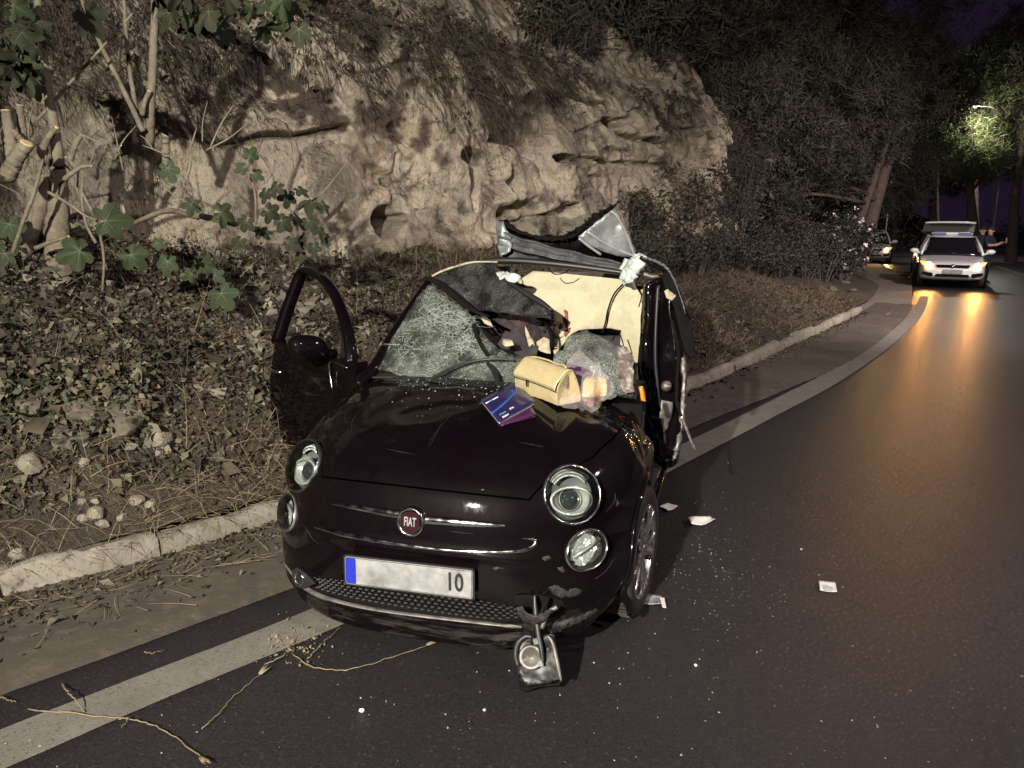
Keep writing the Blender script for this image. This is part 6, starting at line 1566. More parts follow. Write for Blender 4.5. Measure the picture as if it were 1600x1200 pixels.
limb('branch', [(400, 350, 5.5), (398, 300, 5.5), (385, 262, 5.5), (378, 235, 5.5)], [.010, .008, .006, .005], 5.5)
rr = random.Random(9)
for k in range(26):
    u, v = rr.uniform(0, 330), rr.uniform(215, 330); a = rr.uniform(-1.2, 1.2); l_ = rr.uniform(30, 80)
    limb('twig', [(u, v), (u + l_ * .5 * math.sin(a) + rr.uniform(-5, 5), v - l_ * .5 * math.cos(a)), (u + l_ * math.sin(a), v - l_ * math.cos(a) + rr.uniform(-8, 8))], [.006, .005, .002], rr.uniform(4.6, 5.2), n=8, sides=5)
# lobed leaf
def fig_leaf_mesh(seed, lob=5):
    r = random.Random(seed); out = []
    ctr = [(-2.05, .62), (-1.05, .86), (0, 1.0), (1.05, .86), (2.05, .62)]
    N = 84
    for k in range(N):
        a = -2.75 + 5.5 * k / (N - 1); rad = .44
        for c, L_ in ctr: rad = max(rad, L_ * (.30 + .70 * max(0, math.cos((a - c) * 2.3)) ** .8) if abs(a - c) < .68 else 0)
        rad *= 1 + .03 * math.sin(k * 2.3 + seed); out.append((rad * math.sin(a), rad * math.cos(a)))
    vs = [(0, 0, 0)]; fs = []
    for ring in (.5, 1.0):
        for x, y in out:
            q = math.hypot(x, y) * ring; vs.append((x * ring * .5, y * ring * .5, -.10 * q * q + .03 * math.sin(5 * math.atan2(x, y) + seed) * q))
    for k in range(N - 1): fs.append((0, 1 + k, 2 + k)); fs.append((1 + k, 1 + N + k, 2 + N + k, 2 + k))
    nb = len(fs)
    for c, L_ in ctr:
        sx, cy_ = math.sin(c), math.cos(c)
        def zz(q): return -.10 * q * q + .03 * math.sin(5 * c + seed) * q + .006
        i0 = len(vs); vs += [(-cy_ * .010, sx * .010, .006), (cy_ * .010, -sx * .010, .006)]
        for t in (.5, .95): q = L_ * t; vs += [(q * sx * .5 - cy_ * .006 * (1 - t * .8), q * cy_ * .5 + sx * .006 * (1 - t * .8), zz(q)), (q * sx * .5 + cy_ * .006 * (1 - t * .8), q * cy_ * .5 - sx * .006 * (1 - t * .8), zz(q))]
        fs += [(i0, i0 + 1, i0 + 3, i0 + 2), (i0 + 2, i0 + 3, i0 + 5, i0 + 4)]
    me = bpy.data.meshes.new('leaf'); me.from_pydata(vs, [], fs); me.polygons.foreach_set('material_index', [0] * nb + [1] * (len(fs) - nb)); me.polygons.foreach_set('use_smooth', [True] * len(me.polygons)); return me
LM = []
for k in range(3): m_ = fig_leaf_mesh(k); m_.materials.append(M['fig_leaf']); m_.materials.append(M['leaf_vein']); LM.append(m_)
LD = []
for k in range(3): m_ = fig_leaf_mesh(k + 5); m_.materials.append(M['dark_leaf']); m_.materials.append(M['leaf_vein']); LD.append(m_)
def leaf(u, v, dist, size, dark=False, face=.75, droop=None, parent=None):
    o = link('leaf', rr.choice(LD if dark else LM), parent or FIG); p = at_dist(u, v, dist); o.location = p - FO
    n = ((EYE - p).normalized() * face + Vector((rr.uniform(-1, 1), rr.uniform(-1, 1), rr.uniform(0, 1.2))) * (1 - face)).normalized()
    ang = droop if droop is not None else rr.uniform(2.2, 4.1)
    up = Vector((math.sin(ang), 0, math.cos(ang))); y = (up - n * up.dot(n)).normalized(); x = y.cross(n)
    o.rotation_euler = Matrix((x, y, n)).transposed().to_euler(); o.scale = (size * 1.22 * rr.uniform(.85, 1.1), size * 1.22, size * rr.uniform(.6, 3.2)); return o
for (u, v, sz, dr) in [(165, 345, .27, 1.4), (125, 392, .23, 4.3), (205, 398, .19, 2.4), (262, 408, .15, 3.3), (245, 380, .10, 1.9), (312, 412, .16, 1.8), (345, 458, .22, 2.6), (335, 430, .13, 2.2), (300, 428, .12, 4.2), (14, 350, .20, 2.8), (8, 396, .18, 3.6), (300, 318, .15, 3.4), (345, 332, .18, 1.7), (390, 245, .13, .6), (398, 272, .11, 2.0), (380, 262, .10, 4.2), (262, 262, .15, 2.8), (40, 105, .19, 2.2), (20, 8, .2, 1.9), (28, 118, .15, 3.3)]:
    leaf(u, v, 4.65 if u < 300 else 5.25, sz, False, .8, dr)
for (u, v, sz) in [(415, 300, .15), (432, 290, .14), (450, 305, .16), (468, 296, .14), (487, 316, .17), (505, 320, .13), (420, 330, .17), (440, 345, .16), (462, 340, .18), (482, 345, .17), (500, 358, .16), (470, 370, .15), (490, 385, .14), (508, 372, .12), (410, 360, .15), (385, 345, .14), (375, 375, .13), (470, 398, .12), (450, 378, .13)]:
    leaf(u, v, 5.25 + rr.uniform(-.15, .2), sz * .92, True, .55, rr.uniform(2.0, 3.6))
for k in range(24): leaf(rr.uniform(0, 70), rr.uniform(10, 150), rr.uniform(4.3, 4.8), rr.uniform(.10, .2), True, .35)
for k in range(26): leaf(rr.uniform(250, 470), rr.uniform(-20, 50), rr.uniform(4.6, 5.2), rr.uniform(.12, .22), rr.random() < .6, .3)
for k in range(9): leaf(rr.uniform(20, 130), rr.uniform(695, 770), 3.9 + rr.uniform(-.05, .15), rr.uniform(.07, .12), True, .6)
# the leafy shoots of the fig that hang over the ledge and throw their shade on the rock
for (u, v) in [(405, 60), (420, 85), (440, 100), (455, 120), (470, 115), (480, 140), (495, 150), (505, 170), (520, 178), (540, 188), (455, 90), (500, 135), (430, 120), (415, 110), (610, 70), (620, 95), (630, 110), (575, 60), (300, 140), (320, 150)]:
    S_ = wall_pt(u, v, 0); f = rr.uniform(.70, .78); p = KEY + (S_ - KEY) * f
    o = leaf(800, 600, 5, rr.uniform(.15, .24), True, .3); o.location = p - FO
# ---- shrubs below and beyond the rock
M['stem'] = mat('shrub_stem', (.10, .085, .07), .9)
def shrub(p, w, h, lab, seed, mtl, n=2600, size=.07, group=None, cat='bush', name='shrub', flowers=0, elong=.45, grow=.9):
    p = Vector(p); r = np.random.RandomState(seed); t = empty(name, p, 0, lab, cat, group)
    cs = [(r.uniform(-.7, .7) * w / 2, r.uniform(-.6, .6) * w / 2, h * r.uniform(.35, .9), w * r.uniform(.16, .32)) for _ in range(11)]
    b = MB()
    for c in cs: b.tube(spline([(c[0] * .1, c[1] * .1, -.25), (c[0] * .5, c[1] * .5, c[2] * .5), (c[0], c[1], c[2])], 8), [.03, .026, .022, .018, .015, .012, .009, .006], 6)
    o = b.build('stem', M['stem'], t)
    P = []
    for c in cs:
        m = int(n / len(cs)); d_ = r.randn(m, 3); d_ /= np.linalg.norm(d_, axis=1, keepdims=True); rad = c[3] * r.uniform(.25, 1.15, m) ** .5 * (1 + .35 * fbm(d_ * 2.2 + seed, 2, seed))
        P.append(np.array(c[:3]) + d_ * rad[:, None] * np.array([1, 1, grow]))
    P = np.vstack(P); P = P[P[:, 2] > -.1]; Nn = P - np.array([0, 0, h * .4]); Nn /= np.linalg.norm(Nn, axis=1, keepdims=True) + 1e-9
    scatter('foliage', P, Nn * .6 + np.array([0, -.3, .4]), size, [mtl] if not isinstance(mtl, list) else mtl, seed, elong, rnd=.8, kind=None, parent=t)
    if flowers:
        k = r.choice(len(P), flowers, replace=False); k = [i for i in k if P[i][2] > h * .15]; Q = np.repeat(P[k] + Nn[k] * .06, 5, 0) + r.randn(len(k) * 5, 3) * .035
        scatter('blossom', Q, np.repeat(Nn[k], 5, 0), .075, [M['petal']], seed + 1, .8, kind=None, parent=t)
    return t
def land(u, v, dist=None):
    p, n = on_land(u, v); return p
GB = 'grey scrub below the far end of the rock'
bl = [(1010, 400, 1.3, 1.0), (1060, 396, 1.6, 1.35), (1110, 392, 1.7, 1.5), (1150, 385, 1.8, 1.9), (1190, 392, 1.7, 1.6), (1225, 392, 1.6, 1.3), (1030, 425, 1.0, .5), (1085, 428, 1.2, .6), (1140, 425, 1.2, .65), (1200, 412, 1.3, .7), (1262, 388, 1.7, 1.6), (1290, 382, 1.8, 1.5)]
labs = ['leftmost grey scrub bush right behind the peeled roof', 'second grey scrub bush right of the peeled roof', 'grey scrub bush under the end of the rock face', 'tallest grey scrub bush where the rock face stops', 'grey bush right of the tallest scrub bush', 'grey bush above the top of the footpath', 'low grey bush spreading on the brown verge by the roof', 'low brownish bush in the middle of the verge top', 'low bush spilling on to the far verge grass', 'low bush beside the start of the footpath', 'dark bush behind the footpath', 'dark bush just left of the oleander']
for k, ((u, v, w, h), lab) in enumerate(zip(bl, labs)):
    p = land(u, v)
    if p is None or p.length > 26: p = at_dist(u, v, 17 + (u - 1000) * .012); p.z = .3
    shrub(p, w, h, lab, 60 + k, [M['bush_leaf'], M['bush_leaf'], M['litter_brown']], 2600, .065, GB, elong=.35)
def ground_dir(u, dist, z=0.0):
    d = ray(u, 600 - 1212 * math.tan(PITCH)); p = EYE + d * (dist / d.y); p.z = z; return p
shrub(ground_dir(1326, 22.0), 1.6, 2.0, 'oleander bush dotted with white flowers beside the road bend', 90, M['oleander_leaf'], 3600, .12, None, 'bush', 'oleander', 170, .2)
shrub(ground_dir(1300, 21.5), 1.5, 1.4, 'smaller oleander shoot with few flowers left of the main oleander', 91, M['oleander_leaf'], 1800, .12, None, 'bush', 'oleander', 50, .2)
for k, (u, v, lab) in enumerate([(855, 66, 'yellowish dry tuft on the rock top left of its companion'), (905, 72, 'yellowish dry tuft on the rock top nearer the dark trees')]):
    p = wall_pt(u, v + 8, 0); shrub(p, .7, .55, lab, 95 + k, [M['ivy_olive'], M['litter_brown']], 700, .06, 'dry tufts on top of the rock', 'plant', 'dry_tuft', elong=.3)

# ---- pines
def pine(base, top, r0, crowns, lab, seed, cat='tree', n=900, extra=(), group=None, name='pine_tree', need=.30, mtl=None):
    base = Vector(base); r = np.random.RandomState(seed); t = empty(name, base, 0, lab, cat, group)
    q = spline([Vector((0, 0, -.3)), (Vector(top) - base) * .45 + Vector((r.uniform(-.2, .2), 0, 0)), Vector(top) - base], 22)
    b = MB(); b.tube(q, [r0 * (1.15 - .75 * i / 21) for i in range(22)], 10); b.build('trunk', M['tree_bark'], t)
    P = []
    for ci, (cx, cy, cz, cr) in enumerate(crowns):
        c = Vector((cx, cy, cz)) - base; s_ = q[int(r.uniform(10, 20))]
        b = MB(); b.tube(spline([s_, s_.lerp(c, .6) + Vector((0, 0, r.uniform(-.3, .3))), c], 9), [r0 * .42 * (1 - .09 * i) for i in range(9)], 6); b.build('limb', M['tree_bark'], t)
        m = int(n * (cr / 1.6) ** 2); d_ = r.randn(m, 3); d_ /= np.linalg.norm(d_, axis=1, keepdims=True)
        lump = 1 + .5 * fbm(d_ * 1.6 + ci * 3 + seed, 3, seed); rad = cr * lump * r.uniform(.35, 1.0, m) ** .45
        P.append(np.array(c) + d_ * rad[:, None] * np.array([1.0, 1.0, .62]))
    P = np.vstack(P); P = P[r.rand(len(P)) < .16]; K = 38; Q = np.repeat(P, K, 0) + r.randn(len(P) * K, 3) * need * .42 * np.repeat(r.uniform(.5, 1.3, len(P)), K)[:, None]; D = r.randn(len(Q), 3) + np.array([0, 0, .35])
    blades('crown', Q, D, need * .72, .036, [mtl or M['pine_needles'], mtl or M['pine_needles'], M['dead_needles']], seed, kind=None, bend=.2, parent=t, segs=1)
    return t
def up_at(u, v, dist): return at_dist(u, v, dist)
def crowns(lst): return [tuple(at_dist(u, v, dd)) + (r_,) for u, v, dd, r_ in lst]
pine(ground_dir(1342, 27), up_at(1420, 140, 27), .26, crowns([(1180, 190, 24, 1.8), (1240, 150, 25, 2.2), (1310, 120, 26, 2.2), (1250, 230, 24, 1.8), (1330, 200, 26, 2.0), (1180, 265, 23, 1.5), (1290, 270, 25, 1.4), (1390, 100, 27, 1.8), (1310, 60, 26, 1.7), (1400, 160, 27, 1.5)]), 'big leaning pine over the oleander with a pale slanting trunk', 101)
pine(ground_dir(1318, 26.5), up_at(1400, 180, 26.2), .17, crowns([(1120, 120, 22, 2.0), (1150, 60, 23, 2.2), (1220, 80, 24, 2.0), (1100, 230, 21, 1.3), (1200, 320, 22, 1.0)]), 'reddish leaning pine trunk just left of the big leaning pine', 102)
pine(ground_dir(1210, 23, .6), up_at(1170, 120, 24), .22, crowns([(1110, 40, 22, 2.2), (1180, 0, 24, 2.4), (1070, 130, 20, 1.6), (1140, 160, 22, 1.8), (1230, 210, 23, 1.5)]), 'dark pine standing behind the end of the rock face', 103)
pine(ground_dir(1536, 44, .1), up_at(1510, 180, 43), .28, crowns([(1500, 185, 42.5, 1.9), (1520, 240, 42, 1.9), (1490, 245, 42, 1.5), (1555, 215, 43, 1.7), (1460, 200, 43, 2.0), (1420, 160, 43, 2.6), (1560, 140, 43, 2.2), (1500, 125, 44, 2.0), (1550, 265, 43, 1.2)]), 'roadside pine lit bright green from a street lamp inside its crown', 104, n=700, need=.45, mtl=mat('lit_pine_needles', (.125, .155, .05), .8, var=[(2, (.07, .09, .03), .4, .6)]))  # needle colour raised so that part of the lamplight is in it
pine(ground_dir(1588, 42, .1), up_at(1610, 150, 42), .27, crowns([(1600, 110, 42, 2.2), (1640, 60, 42, 3.0), (1620, 160, 42, 1.8), (1580, 70, 43, 1.6)]), 'dark pine at the right edge with a thin crooked trunk', 105, n=600, need=.45)
pine(ground_dir(1467, 47, .1), up_at(1470, 120, 47), .30, crowns([(1400, 110, 47, 2.0), (1370, 140, 46, 2.2), (1450, 150, 47, 2.0)]), 'straight dim pine trunk behind the open tailgate', 106, n=550, need=.5)
pine(ground_dir(1531, 50, .1), up_at(1528, 120, 50), .28, crowns([(1540, 110, 50, 2.2), (1500, 150, 50, 2.0)]), 'dim straight pine trunk between the two persons and the tailgate', 107, n=500, need=.5)
bk = [(1060, 15, 17, 1.9), (960, 10, 15, 1.6), (1000, 60, 16, 1.3), (900, -10, 14, 1.5)]
pine(Vector(at_dist(985, 60, 17.5)) + Vector((0, 0, -.8)), up_at(975, -60, 17), .2, crowns(bk), 'dark pine overhanging the top of the rock face', 108, n=900)
pine(Vector(at_dist(760, -20, 13.5)), up_at(760, -140, 13.5), .16, crowns([(800, -10, 12.5, 1.2), (720, -20, 12, 1.1), (860, 20, 13, 1.0)]), 'dark shrubby pine above the middle of the rock face', 109, n=900)
for k, (u, dd_, lab) in enumerate([(1240, 34, 'black pine far behind the leaning pines'), (1310, 52, 'black pine at the back of the bend'), (1400, 62, 'black pine farthest beyond the far kerb'), (1120, 30, 'black pine behind the scrub bushes')]):
    b0 = ground_dir(u, dd_, .2); pine(b0, b0 + Vector((0, 0, 9)), .25, [(b0.x + rs.uniform(-3.5, 3.5), b0.y + rs.uniform(-2, 2), rs.uniform(2.5, 10.5), rs.uniform(2.2, 3.2)) for _ in range(9)], lab, 120 + k, n=420, need=.55)
# ================================================================ VEHICLES, PERSONS AND LAMPS DOWN THE ROAD
M['white_paint'] = mat('white_paint', (.78, .78, .76), .3, coat=1)
M['dark_paint'] = mat('dark_paint', (.018, .018, .028), .3, coat=1)
M['window_dark'] = mat('window_dark', (.010, .010, .013), .06, coat=1)
M['headlight_glow'] = mat('headlight_glow', (1, .7, .3), .3, emit=((1.0, .52, .14), 22))
M['lens_glow'] = mat('lens_glow', (.5, .4, .3), .2, coat=1, emit=((1.0, .42, .07), 1.2))
M['glow_small'] = mat('glow_small', (1, .7, .3), .3, emit=((1.0, .55, .18), 16))
M['lamp_glow'] = mat('lamp_glow', (1, 1, .9), .3, emit=((.85, 1.0, .80), 14))
M['tail_red'] = mat('tail_red', (.35, .02, .015), .2, coat=1)
M['police_blue'] = mat('police_blue', (.03, .06, .30), .3, coat=1)
M['skin'] = mat('skin', (.42, .25, .17), .6)
M['navy'] = mat('navy_cloth', (.012, .013, .024), .9)
M['hair'] = mat('dark_hair', (.012, .010, .009), .8)
M['pole_metal'] = mat('pole_metal', (.26, .23, .25), .5, .4)

def far_car(name, loc, rz, paint, label, L=4.6, W=1.80, H=1.46, estate=False, glow=None, bar=False, tail_open=False, group=None):
    root = empty(name, loc, rz, label, 'car', group)
    st = [0, .02, .06, .14, .22, .30, .40, .55, .70, .80, .90, .96, .99, 1.0]
    wid = [.66, .80, .90, .965, .99, 1, 1, 1, 1, .99, .96, .90, .82, .70]
    bon = [.56, .66, .74, .80, .86, .92, .95, .96, .97, .98, 1.0, .98, .93, .80] if not estate else [.56, .66, .74, .80, .86, .92, .95, .96, .97, .98, .99, .98, .95, .84]
    low = [.34, .26, .22, .20, .20, .20, .20, .20, .20, .20, .21, .23, .28, .36]
    P = []
    for t, w, bz, lz in zip(st, wid, bon, low):
        x = L / 2 - L * t; w = W / 2 * w; rw = []
        for y, z in [(0, lz), (.86, lz), (.97, lz + .07), (1.0, lz + .22), (1.0, (lz + bz) * .5 + .06), (.965, bz - .07), (.88, bz - .01), (.5, bz + .025), (0, bz + .035)]: rw.append((x, y * w, z))
        P.append(rw + [(a, -b_, c) for a, b_, c in rw[-2:0:-1]])
    P = np.array(P); ce = (P[:-1] + P[1:]) / 2; ce = (ce + np.roll(ce, -1, 1)) / 2
    wx = (L / 2 - .87, -L / 2 + .95); k = np.ones(ce.shape[:2], bool)
    b = MB(); b.grid(P, closed=True); n_ = P.shape[1]; b.f += [tuple(range(n_ - 1, -1, -1)), tuple((len(P) - 1) * n_ + q for q in range(n_))]; b.m += [0, 0]
    body = b.build('body', paint, root, sub=2)
    # wheels stand in dark arches
    for x in wx:
        for sg in (-1, 1):
            a = MB(); a.lathe([(.37, -.02), (.37, .018), (.34, .03), (.02, .03)], (x, sg * (W / 2 - .012), .33), (0, sg, 0), 28); a.build('wheel_arch', M['dull_black'], root)
            w = MB(); w.lathe([(.20, .03), (.30, .04), (.325, .02), (.325, -.16), (.2, -.18)], (0, 0, 0), (0, sg, 0), 28); wo = w.build('wheel', M['rubber'], root); wo.location = (x, sg * (W / 2 - .02), .325)
            w = MB(); w.lathe([(.205, .03), (.19, .02), (.06, .035), (.001, .04)], (0, 0, 0), (0, sg, 0), 20); w.build('rim', M['rim'], wo)
    # glasshouse
    xb0, xt0, xt1, xb1 = (L / 2 - 1.22, L / 2 - 1.98, -L / 2 + 1.35, -L / 2 + .62) if not estate else (L / 2 - 1.22, L / 2 - 1.95, -L / 2 + .45, -L / 2 + .12)
    zb, zt, wb, wt = .955, H, W / 2 - .10, W / 2 - .29
    b = MB(); rows_ = []
    for x, w, z in ((xt0 + .10, wt - .03, zt - .045), (xt0 - .02, wt, zt - .01), (xt0 - .4, wt + .015, zt + .02), ((xt0 + xt1) / 2, wt + .02, zt + .025), (xt1 + .2, wt, zt + .01), (xt1 - .05, wt - .03, zt - .04)):
        rows_.append([(x, y * w, z + .02 * (1 - y * y) - .03 * (abs(y) > .98)) for y in (-1, -.9, -.5, 0, .5, .9, 1)])
    b.grid(np.array(rows_)); b.build('roof', paint, root, solid=.03, sub=1)
    for sg in (-1, 1):
        for (xa, za, wa), (xc, zc, wc_), r_ in (((xb0, zb - .02, wb), (xt0 + .05, zt - .02, wt - .01), .042), (((xb0 + xb1) / 2 - .1, zb - .02, wb + .02), ((xt0 + xt1) / 2 - .05, zt, wt), .045), ((xb1, zb - .02, wb - .02), (xt1, zt - .02, wt - .03), .07)):
            b = MB(); b.tube([(xa, sg * wa, za), ((xa + xc) / 2, sg * ((wa + wc_) / 2 + .02), (za + zc) / 2), (xc, sg * wc_, zc)], r_, 8); b.build('pillar', paint, root)
        b = MB(); b.add([(xb0 - .06, sg * (wb + .0), zb - .02), (xb1 + .08, sg * (wb - .01), zb - .02), (xt1 + .06, sg * (wt - .02), zt - .02), (xt0 - .02, sg * (wt - .0), zt - .02)], [(0, 1, 2, 3)]); b.build('side_window', M['window_dark'], root, smooth=False, solid=.01)
        b = MB(); P = []
        for u in np.linspace(-math.pi / 2, math.pi / 2, 9): P.append([(xb0 - .12 + .07 * math.cos(u) * math.cos(v), sg * (W / 2 + .10) + .12 * math.sin(u), zb + .08 + .075 * math.cos(u) * math.sin(v)) for v in np.linspace(0, 2 * math.pi, 15)[:-1]])
        b.grid(np.array(P), closed=True); b.tube([(xb0 - .12, sg * (W / 2 - .08), zb), (xb0 - .12, sg * (W / 2 + .06), zb + .05)], .03, 6); b.build('wing_mirror', paint, root)
    P = [[(xb0 + .10 - (xb0 - xt0) * t - .08 * y * y * (1 - t), y * (wb - .02 + (wt - wb) * t), zb - .01 + (zt - zb) * t + .0) for y in np.linspace(-1, 1, 9)] for t in np.linspace(0, .97, 6)]
    b = MB(); b.grid(np.array(P)); b.build('windscreen', M['window_dark'], root, solid=.01)
    if not tail_open:
        P = [[(xb1 - .02 + (xt1 - xb1) * t, y * (wb - .05 + (wt - wb) * t), zb + (zt - zb) * t) for y in np.linspace(-1, 1, 7)] for t in np.linspace(0, .97, 5)]
        b = MB(); b.grid(np.array(P)); b.build('rear_window', M['window_dark'], root, solid=.01)
    xf = L / 2
    # face: headlights, grille, vents, plate
    for sg in (-1, 1):
        b = MB(); b.prism([(xf - .08, sg * .46, .60), (xf - .10, sg * .60, .585), (xf - .20, sg * .80, .66), (xf - .34, sg * .86, .76), (xf - .22, sg * .74, .755), (xf - .12, sg * .52, .69)], (.045, 0, .012)); hl = b.build('headlight', M['window_dark'] if not glow else M['lens_glow'], root, smooth=False)
        if glow:
            b = MB(); c_ = (xf - .065 if glow is M['headlight_glow'] else xf - .05, sg * .62, .655); b.lathe([(.095, 0), (.09, .035), (.055, .06), (.001, .07)], c_, (1, 0, .1), 16, cap0=True); b.build('bulb', glow, hl)
        b = MB(); b.prism([(xf - .03, sg * .50, .44), (xf - .09, sg * .76, .47), (xf - .10, sg * .78, .40), (xf - .05, sg * .56, .33), (xf - .03, sg * .48, .35)], (.03, 0, 0)); b.build('bumper_vent', M['dull_black'], root, smooth=False)
        b = MB(); b.prism([(-xf + .10, sg * .58, .72), (-xf + .16, sg * .80, .72), (-xf + .2, sg * .84, .84), (-xf + .10, sg * .6, .86)], (-.04, 0, 0)); b.build('tail_light', M['tail_red'], root, smooth=False)
    b = MB(); b.prism([(xf - .02, -.40, .60), (xf - .02, .40, .60), (xf - .03, .44, .68), (xf - .03, -.44, .68)], (.03, 0, 0)); gr_ = b.build('grille', M['dull_black'], root, smooth=False)
    b = MB(); b.lathe([(.001, .02), (.055, .018), (.06, .0)], (xf + .008, 0, .645), (1, 0, 0), 18); b.build('emblem', M['chrome'], gr_)
    b = MB(); b.prism([(xf + .005, -.46, .335), (xf + .005, .46, .335), (xf + .0, .40, .415), (xf + .0, -.40, .415)], (.02, 0, 0)); b.build('lower_grille', M['dull_black'], root, smooth=False)
    b = MB(); b.prism([(xf + .02, a, .49 + c) for a, c in rrect(.50, .11, .01)], (.012, 0, 0)); b.build('number_plate', M['plate'], root, smooth=False)
    if bar:
        b = MB(); P = []
        for y in np.linspace(-.56, .56, 15):
            e = 1 - max(0, (abs(y) - .48) / .08) ** 2 * .5; P.append([(xt0 - .42 + .13 * math.cos(a) * e, y, H + .085 + .05 * math.sin(a) * e) for a in np.linspace(0, 2 * math.pi, 13)[:-1]])
        b.grid(np.array(P), closed=True); lb = b.build('light_bar', M['white_paint'], root)
        for sg in (-1, 1):
            b = MB(); b.box((xt0 - .29, sg * .34, H + .085), (.03, .36, .055)); b.build('blue_lens', M['police_blue'], lb, smooth=False, bevel=.008)
    if tail_open:
        P = [[(-xf + .52 - .95 * t, y * (.80 - .05 * t) , H + .06 + .36 * math.sin(t * 1.9) - .02 * y * y) for y in np.linspace(-1, 1, 11)] for t in np.linspace(0, 1, 9)]
        b = MB(); b.grid(np.array(P)); tg = b.build('open_tailgate', M['white_paint'], root, solid=.05)
        b = MB(); b.prism([(-xf - .41, -.60, H + .33), (-xf - .41, .60, H + .33), (-xf + .1, .55, H + .30), (-xf + .1, -.55, H + .30)], (0, 0, -.03)); b.build('tailgate_glass', M['window_dark'], tg, smooth=False)
        b = MB(); b.box((-xf + .06, 0, .93), (.05, 1.42, .95)); b.build('load_bay', M['dull_black'], root, smooth=False)
    return root
def spot_at(name, p, d, e, col, ang=70, r=.05):
    lamp(name, 'SPOT', p, e, col, r, target=Vector(p) + Vector(d), spot=ang, blend=.6)
def heading(az): return -math.pi / 2 - R(az)      # facing the camera, az = degrees right of straight ahead
AZ1 = 26.0
pos = ground_dir(1490, 24.6); rz1 = heading(AZ1)
S1 = far_car('police_car', pos, rz1, M['white_paint'], 'white police saloon facing us with glowing yellow headlights and roof light bar', 4.7, 1.82, 1.46, False, M['headlight_glow'], True)
fw_ = Vector((math.cos(rz1), math.sin(rz1), 0)); lf_ = Vector((-fw_.y, fw_.x, 0))
for sg in (-1, 1):
    p = pos + fw_ * 2.42 + lf_ * (sg * .62) + Vector((0, 0, .66)); spot_at('headlamp_beam', p, fw_ * 10 + Vector((0, 0, -.6)), 90, (1.0, .38, .07), 55)
pos2 = ground_dir(1477, 29.5); rz2 = heading(AZ1 - 1) + math.pi
far_car('estate_car', pos2, rz2, M['dark_paint'], 'dark estate car with its white tailgate raised behind the white saloon', 4.6, 1.84, 1.50, True, None, False, True)
pos3 = ground_dir(1367, 40); rz3 = heading(24)
far_car('patrol_car', pos3, rz3, M['white_paint'], 'small distant white car with lit headlights coming round the bend by the oleander', 4.4, 1.76, 1.44, False, M['glow_small'], True)
f3 = Vector((math.cos(rz3), math.sin(rz3), 0)); l3 = Vector((-f3.y, f3.x, 0))
for sg in (-1, 1): spot_at('headlamp_beam', pos3 + f3 * 2.3 + l3 * (sg * .6) + Vector((0, 0, .66)), f3 * 10 + Vector((0, 0, -.6)), 130, (1.0, .60, .22), 70)

